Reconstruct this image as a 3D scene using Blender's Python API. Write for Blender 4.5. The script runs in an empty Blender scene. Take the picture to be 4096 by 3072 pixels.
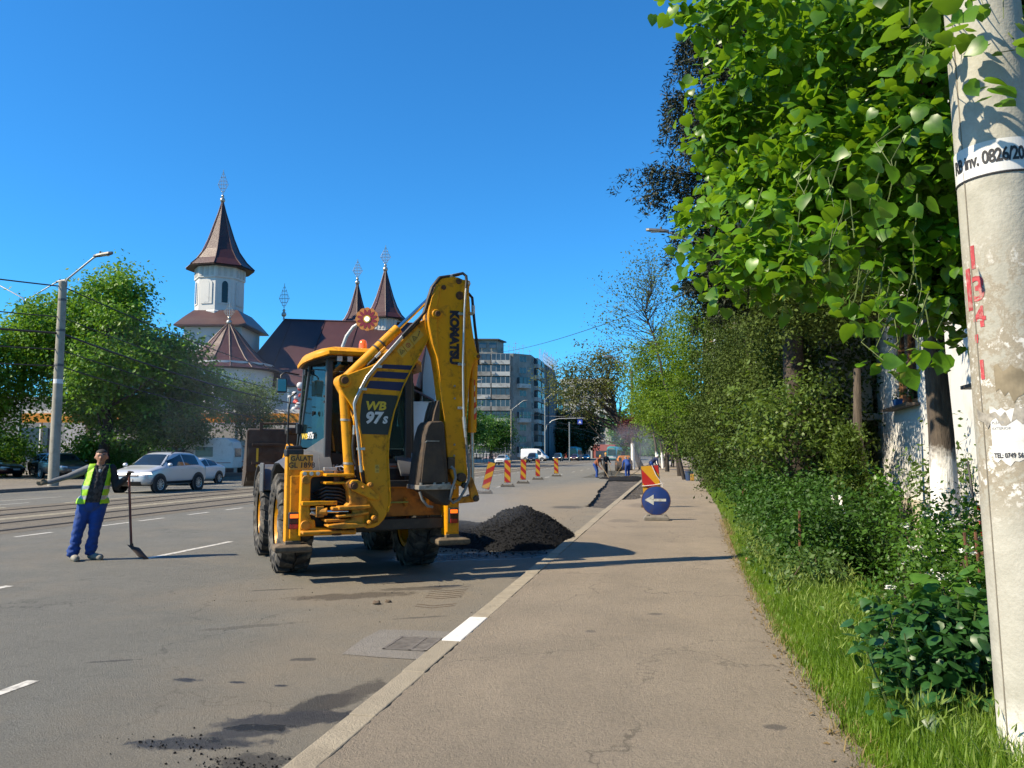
import bpy, bmesh, math, random
import numpy as np
from mathutils import Vector, Matrix
R = math.radians
scene = bpy.context.scene
COL = scene.collection
# ------------------------------------------------------------------ camera
cam_d = bpy.data.cameras.new('camera')
cam = bpy.data.objects.new('camera', cam_d); COL.objects.link(cam)
cam.location = (0, 0, 1.68)
cam.rotation_euler = (R(90 + 4.97), 0, R(11.4))
cam_d.sensor_fit = 'HORIZONTAL'; cam_d.sensor_width = 36.0
cam_d.lens = 36.0 * 800 / 1024
cam_d.clip_end = 3000; cam_d.clip_start = 0.05
scene.camera = cam
scene.render.resolution_x, scene.render.resolution_y = 1024, 768
# ------------------------------------------------------------------ sky and sun
SUN_AZ = R(30)      # shadows fall along (cos 30, sin 30)
SUN_EL = R(40)
sun_vec = Vector((-math.cos(SUN_AZ) * math.cos(SUN_EL), -math.sin(SUN_AZ) * math.cos(SUN_EL), math.sin(SUN_EL)))
world = bpy.data.worlds.new('World'); scene.world = world; world.use_nodes = True
wn, wl = world.node_tree.nodes, world.node_tree.links
wn.clear()
sky = wn.new('ShaderNodeTexSky'); sky.sky_type = 'NISHITA'; sky.sun_disc = False
sky.sun_elevation = SUN_EL
sky.sun_rotation = math.atan2(sun_vec.x, sun_vec.y)
sky.altitude = 0; sky.air_density = 1.0; sky.dust_density = 0.0; sky.ozone_density = 1.0
hsv = wn.new('ShaderNodeMixRGB'); hsv.blend_type = 'MULTIPLY'; hsv.inputs[0].default_value = 1; hsv.inputs[2].default_value = (.26, .96, 1.56, 1)
bg = wn.new('ShaderNodeBackground'); bg.inputs['Strength'].default_value = 0.070
wo = wn.new('ShaderNodeOutputWorld')
wl.new(sky.outputs[0], hsv.inputs[1]); wl.new(hsv.outputs[0], bg.inputs[0]); wl.new(bg.outputs[0], wo.inputs[0])
sd = bpy.data.lights.new('sun', 'SUN'); sd.energy = 5.0; sd.angle = R(0.5); sd.color = (1.0, 0.87, 0.66)
sun = bpy.data.objects.new('sun', sd); COL.objects.link(sun)
sun.rotation_euler = sun_vec.to_track_quat('Z', 'Y').to_euler()
scene.view_settings.view_transform = 'Standard'; scene.view_settings.look = 'None'
scene.view_settings.gamma = 1; scene.view_settings.exposure = 0.95; scene.view_settings.use_curve_mapping = False
scene.render.engine = 'CYCLES'
# ------------------------------------------------------------------ helpers
rng = np.random.default_rng(7)
random.seed(7)

def link(name, data, parent=None, label=None, cat=None, group=None, kind=None, loc=None, rot=None):
    o = bpy.data.objects.new(name, data); COL.objects.link(o)
    if parent is not None: o.parent = parent
    if loc is not None: o.location = loc
    if rot is not None: o.rotation_euler = rot
    if label: o['label'] = label
    if cat: o['category'] = cat
    if group: o['group'] = group
    if kind: o['kind'] = kind
    return o

def thing(name, label, cat, loc=(0, 0, 0), rz=0.0, group=None):
    return link(name, None, None, label, cat, group, None, loc, (0, 0, rz))

def copy_tree(o, parent=None, **kw):
    c = o.copy(); COL.objects.link(c); c.parent = parent
    for k, val in kw.items(): c[k] = val
    for ch in list(o.children): copy_tree(ch, c)
    return c

MC = {}
KA = .71      # scales down base colours everywhere, set against the raised exposure
def srgb(r, g, b):
    f = lambda c: c / 12.92 if c <= .04045 else ((c + .055) / 1.055) ** 2.4
    return (f(r / 255), f(g / 255), f(b / 255))

class NT:
    def __init__(s, name):
        s.m = bpy.data.materials.new(name); s.m.use_nodes = True
        s.n, s.l = s.m.node_tree.nodes, s.m.node_tree.links
        s.p = s.n['Principled BSDF']; s.out = s.n['Material Output']
    def new(s, t, **kw):
        x = s.n.new('ShaderNode' + t)
        for k, val in kw.items():
            if k in x.inputs.keys() if isinstance(k, str) else False: x.inputs[k].default_value = val
            else: setattr(x, k, val)
        return x
    def set(s, node, **kw):
        for k, val in kw.items(): node.inputs[k.replace('_', ' ')].default_value = val
        return node
    def coord(s, which='Object'):
        return s.new('TexCoord').outputs[which]
    def pos(s):
        return s.new('NewGeometry').outputs['Position']
    def noise(s, vec, scale, detail=4, rough=.55, dist=0.0):
        x = s.new('TexNoise'); s.set(x, Scale=scale, Detail=detail, Roughness=rough, Distortion=dist)
        if vec is not None: s.l.new(vec, x.inputs['Vector'])
        return x.outputs['Fac']
    def ramp(s, fac, a, b, c0=0.0, c1=1.0):
        x = s.new('MapRange'); x.clamp = True
        s.set(x, From_Min=a, From_Max=b, To_Min=c0, To_Max=c1); s.l.new(fac, x.inputs['Value']); return x.outputs[0]
    def mix(s, fac, a, b, mode='MIX'):
        x = s.new('Mix'); x.data_type = 'RGBA'; x.blend_type = mode
        if hasattr(fac, 'node'): s.l.new(fac, x.inputs[0])
        else: x.inputs[0].default_value = fac
        for i, c in ((6, a), (7, b)):
            if hasattr(c, 'node'): s.l.new(c, x.inputs[i])
            else: x.inputs[i].default_value = (*c, 1) if len(c) == 3 else c
        return x.outputs[2]
    def math(s, op, a, b=0.0):
        x = s.new('Math'); x.operation = op
        for i, c in ((0, a), (1, b)):
            if hasattr(c, 'node'): s.l.new(c, x.inputs[i])
            else: x.inputs[i].default_value = c
        return x.outputs[0]
    def bump(s, h, strength=.3, dist=.02):
        x = s.new('Bump'); s.set(x, Strength=strength, Distance=dist); s.l.new(h, x.inputs['Height'])
        s.l.new(x.outputs[0], s.p.inputs['Normal']); return x
    def base(s, c):
        if hasattr(c, 'node'): s.l.new(c, s.p.inputs['Base Color'])
        else: s.p.inputs['Base Color'].default_value = (*c, 1)
    def rough(s, r):
        if hasattr(r, 'node'): s.l.new(r, s.p.inputs['Roughness'])
        else: s.p.inputs['Roughness'].default_value = r

def mat(name, col, rough=.6, metal=0.0, var=.12, scale=6.0, dirt=None, damt=.5, dscale=3.0, bump=0.0, bscale=60.0, coat=0.0, emit=None, estr=0.0, spec=.5, dist=.004):
    """procedural surface: base colour, tonal noise, optional dirt of another colour, fine relief"""
    if name in MC: return MC[name]
    col = tuple(x * KA for x in col); dirt = tuple(x * KA for x in dirt) if dirt else None
    t = NT(name); co = t.coord()
    c = t.mix(t.ramp(t.noise(co, scale, 5), .3, .7), tuple(x * (1 - var) for x in col), tuple(min(1, x * (1 + var)) for x in col))
    rr = rough
    if dirt is not None:
        m = t.ramp(t.noise(co, dscale, 8, .65, .4), .62 - .22 * damt, .80 - .18 * damt)
        m = t.math('MULTIPLY', m, .85)
        c = t.mix(m, c, dirt); rr = t.ramp(m, 0, 1, rough, .9)
    t.base(c); t.rough(rr); t.p.inputs['Metallic'].default_value = metal
    t.p.inputs['Specular IOR Level'].default_value = spec
    if coat: t.p.inputs['Coat Weight'].default_value = coat; t.p.inputs['Coat Roughness'].default_value = .08
    if bump: t.bump(t.noise(co, bscale, 5), bump, dist)
    if emit is not None:
        t.p.inputs['Emission Color'].default_value = (*emit, 1); t.p.inputs['Emission Strength'].default_value = estr
    MC[name] = t.m
    return t.m

def glass(name, tint=(.02, .03, .035), alpha=.75, rough=.03):
    """dark glazing: reflective pane that lets part of what is behind show through"""
    if name in MC: return MC[name]
    t = NT(name); t.base(tint); t.rough(rough); t.p.inputs['Specular IOR Level'].default_value = .8
    tr = t.new('BsdfTransparent'); tr.inputs[0].default_value = (.55, .72, .72, 1)
    mx = t.new('MixShader'); mx.inputs[0].default_value = alpha
    t.l.new(tr.outputs[0], mx.inputs[1]); t.l.new(t.p.outputs[0], mx.inputs[2]); t.l.new(mx.outputs[0], t.out.inputs['Surface'])
    MC[name] = t.m; return t.m

def leafmat(name, c1, c2, trans=.35, rough=.45, nscale=.6, spec=.35, tcol=None):
    if name in MC: return MC[name]
    t = NT(name)
    c1 = tuple(x * KA for x in c1); c2 = tuple(x * KA for x in c2)
    isl = t.new('NewGeometry').outputs['Random Per Island']
    big = t.ramp(t.noise(t.coord(), nscale, 3), .35, .65)
    f = t.math('MULTIPLY', t.math('ADD', isl, big), .5)
    c = t.mix(f, c1, c2); t.base(c); t.rough(rough); t.p.inputs['Specular IOR Level'].default_value = spec
    tl = t.new('BsdfTranslucent')
    tc = t.mix(.55, c, tcol if tcol else tuple(x * s for x, s in zip(c2, (2.0, 2.0, .8))))
    t.l.new(tc, tl.inputs[0])
    mx = t.new('MixShader'); mx.inputs[0].default_value = trans
    t.l.new(t.p.outputs[0], mx.inputs[1]); t.l.new(tl.outputs[0], mx.inputs[2]); t.l.new(mx.outputs[0], t.out.inputs['Surface'])
    MC[name] = t.m; return t.m

class MB:
    """collects shapes into one mesh"""
    def __init__(s): s.v = []; s.f = []; s.mi = []; s.cur = 0
    def add(s, vs, fs):
        o = len(s.v); s.v += [tuple(p) for p in vs]
        for f in fs: s.f.append([i + o for i in f]); s.mi.append(s.cur)
        return s
    def box(s, c, d, rz=0.0, M=None):
        x, y, z = [k / 2 for k in d]
        vs = [Vector(p) for p in ((-x, -y, -z), (x, -y, -z), (x, y, -z), (-x, y, -z), (-x, -y, z), (x, -y, z), (x, y, z), (-x, y, z))]
        if M is None: M = Matrix.Rotation(rz, 3, 'Z')
        c = Vector(c)
        return s.add([M @ p + c for p in vs], [(0, 3, 2, 1), (4, 5, 6, 7), (0, 1, 5, 4), (1, 2, 6, 5), (2, 3, 7, 6), (3, 0, 4, 7)])
    def bar(s, p0, p1, w, h, up=(0, 0, 1)):
        p0, p1 = Vector(p0), Vector(p1); d = p1 - p0; L = d.length; d.normalize(); u = Vector(up)
        if abs(d.dot(u)) > .99: u = Vector((1, 0, 0))
        x = d.cross(u).normalized(); z = x.cross(d).normalized()
        M = Matrix((x, d, z)).transposed()
        return s.box((p0 + p1) / 2, (w, L, h), M=M)
    def cyl(s, p0, p1, r0, r1=None, n=14, cap=True):
        if r1 is None: r1 = r0
        return s.tube([p0, p1], [r0, r1], n, cap)
    def tube(s, pts, r, n=8, cap=True):
        pts = [Vector(p) for p in pts]; m = len(pts)
        rs = list(r) if hasattr(r, '__len__') else [r] * m
        t0 = (pts[1] - pts[0]).normalized()
        a = Vector((0, 0, 1)) if abs(t0.z) < .9 else Vector((1, 0, 0))
        x = t0.cross(a).normalized(); vs = []
        for i in range(m):
            t = (pts[min(i + 1, m - 1)] - pts[max(i - 1, 0)]).normalized()
            x = (x - t * x.dot(t)).normalized(); y = t.cross(x)
            for k in range(n):
                an = 2 * math.pi * k / n; vs.append(pts[i] + (x * math.cos(an) + y * math.sin(an)) * rs[i])
        fs = [(i * n + k, i * n + (k + 1) % n, (i + 1) * n + (k + 1) % n, (i + 1) * n + k) for i in range(m - 1) for k in range(n)]
        if cap: fs += [tuple(range(n))[::-1], tuple(range((m - 1) * n, m * n))]
        return s.add(vs, fs)
    def prism(s, poly, d):
        """polygon of 3D points extruded along d"""
        d = Vector(d); p = [Vector(q) for q in poly]; n = len(p)
        return s.add(p + [q + d for q in p], [tuple(range(n))[::-1], tuple(range(n, 2 * n))] + [(i, (i + 1) % n, n + (i + 1) % n, n + i) for i in range(n)])
    def lathe(s, prof, n=24, o=(0, 0, 0), M=None, cap=True):
        o = Vector(o); vs = []
        for r, z in prof:
            for k in range(n):
                an = 2 * math.pi * k / n; p = Vector((r * math.cos(an), r * math.sin(an), z))
                vs.append((M @ p if M is not None else p) + o)
        m = len(prof)
        fs = [(i * n + k, i * n + (k + 1) % n, (i + 1) * n + (k + 1) % n, (i + 1) * n + k) for i in range(m - 1) for k in range(n)]
        if cap: fs += [tuple(range(n))[::-1], tuple(range((m - 1) * n, m * n))]
        return s.add(vs, fs)
    def ball(s, c, r, n=10, m=7):
        r = r if hasattr(r, '__len__') else (r, r, r); c = Vector(c)
        vs = []; 
        for i in range(m + 1):
            th = math.pi * i / m
            for k in range(n):
                ph = 2 * math.pi * k / n
                vs.append(c + Vector((r[0] * math.sin(th) * math.cos(ph), r[1] * math.sin(th) * math.sin(ph), r[2] * math.cos(th))))
        return s.add(vs, [(i * n + k, (i + 1) * n + k, (i + 1) * n + (k + 1) % n, i * n + (k + 1) % n) for i in range(m) for k in range(n)])
    def loft(s, rings, cap=True, closed=True):
        n = len(rings[0]); vs = [p for r in rings for p in r]; m = len(rings)
        fs = [(i * n + k, i * n + (k + 1) % n, (i + 1) * n + (k + 1) % n, (i + 1) * n + k) for i in range(m - 1) for k in range(n if closed else n - 1)]
        if cap: fs += [tuple(range(n))[::-1], tuple(range((m - 1) * n, m * n))]
        return s.add(vs, fs)
    def mesh(s, name, mats, smooth=None):
        me = bpy.data.meshes.new(name); me.from_pydata(s.v, [], s.f)
        for m_ in (mats if isinstance(mats, (list, tuple)) else [mats]): me.materials.append(m_)
        if any(s.mi): me.polygons.foreach_set('material_index', s.mi)
        bm = bmesh.new(); bm.from_mesh(me)
        bmesh.ops.remove_doubles(bm, verts=bm.verts, dist=1e-5)
        bmesh.ops.recalc_face_normals(bm, faces=bm.faces); bm.to_mesh(me); bm.free()
        if smooth:
            me.polygons.foreach_set('use_smooth', [True] * len(me.polygons)); me.set_sharp_from_angle(angle=R(smooth))
        me.update(); return me
    def build(s, name, mats, parent=None, smooth=None, bevel=0.0, seg=2, **kw):
        o = link(name, s.mesh(name, mats, smooth), parent, **kw)
        if bevel:
            b = o.modifiers.new('bevel', 'BEVEL'); b.width = bevel; b.segments = seg; b.limit_method = 'ANGLE'; b.angle_limit = R(35)
            b.harden_normals = False
        return o

def fast_mesh(name, V, F, mats, mi=None, smooth=False):
    """numpy arrays to mesh; F is (n, k) with constant k"""
    me = bpy.data.meshes.new(name); n, k = F.shape
    me.vertices.add(len(V)); me.vertices.foreach_set('co', np.ascontiguousarray(V, dtype=np.float32).ravel())
    me.loops.add(n * k); me.loops.foreach_set('vertex_index', np.ascontiguousarray(F, dtype=np.int32).ravel())
    me.polygons.add(n); me.polygons.foreach_set('loop_start', np.arange(0, n * k, k, dtype=np.int32))
    if mi is not None: me.polygons.foreach_set('material_index', mi.astype(np.int32))
    if smooth: me.polygons.foreach_set('use_smooth', np.ones(n, dtype=bool))
    for m_ in (mats if isinstance(mats, (list, tuple)) else [mats]): me.materials.append(m_)
    me.update(calc_edges=True); return me

def text_mesh(txt, size, extrude=.002, offset=0.0, shear=0.0, space=1.0, m=None, align='CENTER', xs=1.0):
    cu = bpy.data.curves.new('lettering', 'FONT'); cu.body = txt; cu.size = size; cu.extrude = extrude; cu.offset = offset
    cu.shear = shear; cu.align_x = align; cu.align_y = 'CENTER'; cu.space_character = space; cu.resolution_u = 3
    o = bpy.data.objects.new('lettering', cu); COL.objects.link(o)
    dg = bpy.context.evaluated_depsgraph_get()
    me = bpy.data.meshes.new_from_object(o.evaluated_get(dg)); bpy.data.objects.remove(o)
    me.materials.clear()
    if xs != 1.0:
        for v in me.vertices: v.co.x *= xs
    if m: me.materials.append(m)
    return me

# leaf templates: x is the length, y the width, z the normal
LEAF4 = (np.array([(0, 0, 0), (.5, .30, .06), (1, 0, -.03), (.5, -.30, .06)], float), np.array([(0, 1, 2), (0, 2, 3)]))
LEAF_LIME = (np.array([(0, 0, 0), (-.06, .22, .02), (.12, .46, .02), (.42, .50, -.02), (.74, .30, -.08), (1.06, 0, -.20), (.74, -.30, -.08), (.42, -.50, -.02), (.12, -.46, .02), (-.06, -.22, .02), (.42, 0, .07)], float),
             np.array([(10, 0, 1), (10, 1, 2), (10, 2, 3), (10, 3, 4), (10, 4, 5), (10, 5, 6), (10, 6, 7), (10, 7, 8), (10, 8, 9), (10, 9, 0)]))
LEAF6 = (np.array([(0, 0, 0), (.3, .26, .05), (.7, .22, .03), (1, 0, -.1), (.7, -.22, .03), (.3, -.26, .05)], float), np.array([(0, 1, 5), (1, 2, 4), (1, 4, 5), (2, 3, 4)]))

def unit(a): return a / np.maximum(np.linalg.norm(a, axis=1, keepdims=True), 1e-9)

def frames(N, g, up=.6, droop=.35, out=None, outw=.5):
    """per-leaf axes: normals lean upward, tips lean outward and down"""
    n = unit(g.normal(size=(N, 3)) + np.array([0, 0, up * 2.2]))
    t = g.normal(size=(N, 3)) + np.array([0, 0, -droop * 2])
    if out is not None: t += out * outw * 2; n += out * .35
    n = unit(n); t = unit(t - n * (t * n).sum(1, keepdims=True)); b = np.cross(n, t)
    return t, b, n

def leaf_arrays(P, size, g, tmpl=LEAF4, **kw):
    T, F = tmpl; N = len(P); t, b, n = frames(N, g, **kw)
    s = np.asarray(size).reshape(-1, 1, 1) * np.ones((N, 1, 1))
    V = P[:, None, :] + s * (T[None, :, 0, None] * t[:, None, :] + T[None, :, 1, None] * b[:, None, :] + T[None, :, 2, None] * n[:, None, :])
    FF = F[None] + (np.arange(N) * len(T))[:, None, None]
    return V.reshape(-1, 3), FF.reshape(-1, 3)

def leaf_mesh(name, P, size, g, m, tmpl=LEAF4, **kw):
    V, F = leaf_arrays(np.asarray(P), size, g, tmpl, **kw)
    return fast_mesh(name, V, F, m)

def crown(ells, nclump, per, g, cr=.5, shell=.55, flat=.7, rag=.25):
    """clump centres through a few ellipsoids, then leaf positions round each clump"""
    ells = np.array(ells, float); vol = ells[:, 3] * ells[:, 4] * ells[:, 5]
    idx = g.choice(len(ells), size=nclump, p=vol / vol.sum())
    d = unit(g.normal(size=(nclump, 3)))
    r = (shell + (1 - shell) * g.random(nclump)) * (1 + rag * g.normal(size=nclump).clip(-1.5, 1.5))
    C = ells[idx, :3] + d * ells[idx, 3:] * r[:, None]
    k = np.repeat(np.arange(nclump), per)
    sc = cr * (0.55 + .9 * g.random(nclump))
    off = g.normal(size=(nclump * per, 3)).clip(-1.7, 1.7) * np.array([1, 1, flat]) * .55
    P = C[k] + off * sc[k][:, None]
    return C, P, unit(off), k

def limbs(mb, base, top, r0, C, g, nb=14, r1=None, sub=5, frac=.35, bend=.2):
    """tapered trunk with curved limbs reaching some clump centres"""
    base, top = np.array(base, float), np.array(top, float); r1 = r1 or r0 * .35
    path = [base + (top - base) * t + np.array([g.normal() * bend * t, g.normal() * bend * t, 0]) * (0 if t == 0 else 1) for t in np.linspace(0, 1, 7)]
    rad = [r0 * 1.25] + [r0 + (r1 - r0) * t for t in np.linspace(0, 1, 7)[1:]]
    mb.tube(path, rad, 9)
    if len(C) == 0: return
    sel = g.choice(len(C), size=min(nb, len(C)), replace=False)
    for i in sel:
        c = C[i]; zt = np.clip((c[2] - base[2]) / (top[2] - base[2]) - frac * g.random(), .25, .95)
        j = zt * 6; a = int(j); s0 = path[a] + (path[min(a + 1, 6)] - path[a]) * (j - a)
        rr = (r0 + (r1 - r0) * zt) * .5; mid = (s0 + c) / 2 + np.array([0, 0, .15 * np.linalg.norm(c - s0)]) * g.normal() * .8
        q1 = s0 * .5 + mid * .5 + g.normal(size=3) * .05; q2 = mid * .5 + c * .5 + g.normal(size=3) * .08
        mb.tube([s0, q1, mid, q2, c], [rr, rr * .75, rr * .55, rr * .35, rr * .12], sub, cap=False)

def lobes(ells, n, g, rs=.36, flat=.85):
    """breaks smooth crown masses into lumps of foliage standing on their outlines"""
    E = np.array(ells, float); vol = E[:, 3] * E[:, 4] * E[:, 5]; out = []
    for i in g.choice(len(E), n, p=vol / vol.sum()):
        d = g.normal(size=3); d /= np.linalg.norm(d); q = .45 + .6 * g.random(); r = E[i, 3:].mean() * rs * (.6 + .8 * g.random())
        out.append((*(E[i, :3] + d * E[i, 3:] * q), r, r, r * flat))
    return out

def tree(name, label, base, ells, trunk_h, r0, nclump, per, leaf, lmat, bark, seed, cr=.6, shell=.5, tmpl=LEAF4, group=None, nb=16, top=None, lean=(0, 0), flat=.7, rag=.25, frac=.35, cat='tree', parts=('trunk', 'crown'), **kw):
    g = np.random.default_rng(seed); root = thing(name, label, cat, base, 0, group)
    nl = kw.pop('nlobe', 0)
    if nl: ells = lobes(ells, nl, g)
    C, P, out, k = crown(ells, nclump, per, g, cr, shell, flat, rag)
    mb = MB(); limbs(mb, (0, 0, -.05), (lean[0], lean[1], trunk_h), r0, C, g, nb, frac=frac, bend=.04 * trunk_h)
    mb.build(parts[0], bark, root, smooth=60)
    sz = leaf * (.65 + .7 * g.random(len(P)))
    link(parts[1], leaf_mesh(name + '_leaves', P, sz, g, lmat, tmpl, out=out, **kw), root)
    return root
# ================================================================== ground, road, pavement
def drift(x, y): return x - .0105 * max(0.0, y - 12) if x < -5 else x

def asphalt(name, col, tan, stains=(), dust=(), wet=None, speck=1.0, tanamt=.35):
    t = NT(name); p = t.pos(); col = tuple(x * KA for x in col); tan = tuple(x * KA for x in tan)
    f1 = t.noise(p, 85, 4, .75); f2 = t.noise(p, 1.1, 6, .6); f3 = t.noise(p, 28, 5, .7); f4 = t.noise(p, 320, 2, .6)
    c = t.mix(t.ramp(f2, .3, .7), tuple(x * .86 for x in col), tuple(x * 1.13 for x in col))
    c = t.mix(t.ramp(f1, .46, .62, 0, .95 * speck), c, tuple(x * .5 for x in col))
    c = t.mix(t.ramp(f4, .56, .68, 0, .8 * speck), c, tuple(min(1, x * 1.9) for x in col))
    c = t.mix(t.ramp(t.noise(p, .55, 7, .65, .6), .48, .68, 0, tanamt), c, tan)
    blot = t.noise(p, 7, 9, .75, .3); c = t.mix(t.ramp(blot, .50, .66, 0, .42 * speck), c, tuple(x * .58 for x in col)); c = t.mix(t.ramp(t.noise(p, 19, 6, .8), .54, .66, 0, .5 * speck), c, tuple(x * .55 for x in col))
    ms = t.new('Mapping'); ms.inputs['Scale'].default_value = (1.0, 2.4, 1); ms.inputs['Rotation'].default_value = (0, 0, .35); t.l.new(p, ms.inputs[0])
    spots = t.math('MULTIPLY', t.ramp(t.noise(ms.outputs[0], 2.6, 8, .7, .4), .665, .70), t.ramp(t.noise(p, .35, 3), .42, .55)); c = t.mix(t.math('MULTIPLY', spots, .75 * min(1, speck)), c, tuple(x * .33 for x in col))
    # long tracks worn by wheels, along the road
    mp = t.new('Mapping'); mp.inputs['Scale'].default_value = (1.3, .035, 1); t.l.new(p, mp.inputs[0])
    c = t.mix(t.ramp(t.noise(mp.outputs[0], 1, 4), .45, .62, 0, .22), c, tuple(x * .72 for x in col))
    # fine cracks
    vo = t.new('TexVoronoi'); vo.feature = 'DISTANCE_TO_EDGE'; vo.inputs['Scale'].default_value = .42
    wv = t.new('VectorMath'); wv.operation = 'ADD'; nz = t.new('TexNoise'); t.set(nz, Scale=2.2, Detail=5); t.l.new(p, nz.inputs[0])
    t.l.new(p, wv.inputs[0]); t.l.new(nz.outputs['Color'], wv.inputs[1]); t.l.new(wv.outputs[0], vo.inputs['Vector'])
    crack = t.math('MULTIPLY', t.ramp(vo.outputs['Distance'], .0, .007, 1, 0), t.ramp(t.noise(p, .4, 3), .44, .54))
    c = t.mix(t.math('MULTIPLY', crack, .75), c, tuple(x * .3 for x in col))
    def blob(cx, cy, rx, ry, an, edge=.35, ns=3.0, na=1.15):
        m = t.new('Mapping'); m.vector_type = 'TEXTURE'
        m.inputs['Location'].default_value = (cx, cy, 0); m.inputs['Rotation'].default_value = (0, 0, an); m.inputs['Scale'].default_value = (rx, ry, 1000)
        t.l.new(p, m.inputs[0]); ln = t.new('VectorMath'); ln.operation = 'LENGTH'; t.l.new(m.outputs[0], ln.inputs[0])
        d = t.math('ADD', ln.outputs['Value'], t.math('MULTIPLY', t.math('SUBTRACT', t.noise(p, ns, 9, .72, .5), .5), na * 2))
        return t.ramp(d, 1 - edge, 1 + edge * .3, 1, 0)
    for cx, cy, rx, ry, an, amt in dust:
        c = t.mix(t.math('MULTIPLY', blob(cx, cy, rx, ry, an, .9, .9, .7), amt), c, tan)
    rgh = t.ramp(f3, .3, .7, .78, .95)
    for cx, cy, rx, ry, an, dc, amt, ns in stains:
        b = t.math('MULTIPLY', blob(cx, cy, rx, ry, an, .25, ns), amt)
        c = t.mix(b, c, dc)
        if amt > .88: rgh = t.math('SUBTRACT', rgh, t.math('MULTIPLY', b, .45))
    if wet:
        for w in wet:
            b = blob(*w, .3, 2.0, .5); c = t.mix(t.math('MULTIPLY', b, .8), c, (.02, .022, .026)); rgh = t.math('SUBTRACT', rgh, t.math('MULTIPLY', b, .66))
    t.base(c); t.rough(rgh)
    h = t.math('ADD', t.math('MULTIPLY', f1, .6), t.math('MULTIPLY', f3, .5))
    t.bump(h, 1.0, .028)
    return t.m

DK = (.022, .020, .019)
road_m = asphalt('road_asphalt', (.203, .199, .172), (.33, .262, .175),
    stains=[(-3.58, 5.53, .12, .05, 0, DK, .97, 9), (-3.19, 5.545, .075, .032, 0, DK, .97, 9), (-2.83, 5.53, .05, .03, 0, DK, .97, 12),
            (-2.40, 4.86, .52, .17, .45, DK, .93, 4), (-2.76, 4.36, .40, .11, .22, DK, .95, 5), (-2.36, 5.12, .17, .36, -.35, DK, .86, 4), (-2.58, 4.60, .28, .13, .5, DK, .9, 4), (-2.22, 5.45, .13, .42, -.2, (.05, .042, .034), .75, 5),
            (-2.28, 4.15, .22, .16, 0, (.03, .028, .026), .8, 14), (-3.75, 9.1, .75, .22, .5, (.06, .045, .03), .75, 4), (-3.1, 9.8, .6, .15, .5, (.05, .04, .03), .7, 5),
            (-4.5, 5.9, .22, .03, .47, (.045, .042, .04), .8, 12), (-2.6, 8.05, .3, .04, .5, (.06, .052, .045), .7, 10), (-4.1, 7.3, .5, .07, .6, (.075, .066, .055), .6, 9),
            (-6.3, 6.4, .16, .035, .1, DK, .8, 10), (-3.0, 6.25, .12, .06, .2, (.05, .045, .04), .8, 9), (-3.5, 10.15, .45, .05, .5, DK, .85, 8), (-2.85, 10.0, .32, .06, .5, DK, .9, 8),
            (-3.3, 25.2, .5, .7, 0, (.05, .045, .04), .8, 3), (-4.9, 9.3, .35, .05, .5, (.05, .045, .04), .75, 10)],
    dust=[(-4.4, 32, 3.2, 14, 0, .85), (-3.2, 20, 1.6, 7, 0, .6), (-2.6, 8, 1.3, 5, 0, .55), (-4.2, 9.2, 1.5, 1.4, 0, .55), (-3.4, 44, 2.2, 9, 0, .6)],
    wet=[(-2.95, 13.05, 1.25, .5, .5), (-3.9, 12.6, .9, .5, .5)])
walk_m = asphalt('pavement_asphalt', (.345, .285, .210), (.42, .34, .245), speck=.75, tanamt=.55,
    stains=[(-.2, 8.2, .10, .05, .3, (.10, .085, .07), .8, 12), (.55, 5.0, .07, .05, .3, (.08, .07, .06), .8, 14), (-.75, 7.3, .05, .05, .3, (.09, .08, .07), .7, 14),
            (-1.2, 19.2, .35, .5, 0, (.10, .085, .07), .5, 5), (-.9, 25, .6, 1.2, 0, (.11, .09, .075), .5, 3)],
    dust=[(-1.5, 30, .9, 12, 0, .6)])
def kerb_mat():
    t = NT('kerb_concrete'); co = t.pos(); rnd = t.new('ObjectInfo').outputs['Random']
    c = t.mix(t.ramp(t.noise(co, 6, 7, .7), .3, .7), (.235, .200, .145), (.325, .28, .205))
    c = t.mix(t.math('MULTIPLY', rnd, .45), c, (.205, .178, .135))
    c = t.mix(t.ramp(t.noise(co, 3.2, 9, .72, .6), .54, .70, 0, .65), c, (.15, .125, .09)); c = t.mix(t.ramp(t.noise(co, 70, 4, .7), .58, .72, 0, .6), c, (.12, .10, .075))
    t.base(c); t.rough(.92); t.bump(t.math('ADD', t.noise(co, 90, 4), t.math('MULTIPLY', t.noise(co, 14, 5), .8)), .7, .012); return t.m
stone_m = kerb_mat()
white_m = mat('road_paint', (.72, .70, .64), .8, var=.12, scale=9, dirt=(.2, .19, .175), damt=.75, dscale=14, bump=.3, bscale=120)
kwhite_m = mat('kerb_white_paint', (.85, .83, .78), .75, var=.06, scale=8, dirt=(.45, .42, .36), damt=.3, dscale=16, bump=.4, bscale=110)
cream_m = mat('tram_line_paint', (.55, .50, .36), .85, var=.15, scale=4, dirt=(.25, .22, .18), damt=.7, dscale=5)
soil_m = mat('soil', (.13, .092, .06), .95, var=.35, scale=4, dirt=(.045, .05, .02), damt=.6, dscale=1.5, bump=.8, bscale=35, dist=.03)
rubble_m = mat('milled_asphalt', (.085, .075, .066), .95, var=.3, scale=9, dirt=(.20, .165, .13), damt=.6, dscale=1.6, bump=1.0, bscale=30, dist=.04)

def sheet(name, poly, z, m, parent=None, **kw):
    mb = MB(); mb.add([(x, y, z) for x, y in poly], [tuple(range(len(poly)))]); me = mb.mesh(name, m)
    if me.polygons and me.polygons[0].normal.z < 0: me.flip_normals()
    return link(name, me, parent, **kw)

def jag(x, y0, y1, step, amp, g):
    ys = np.arange(y0, y1, step); return [(x + g.normal() * amp, y + g.normal() * step * .15) for y in ys] + [(x, y1)]

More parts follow.
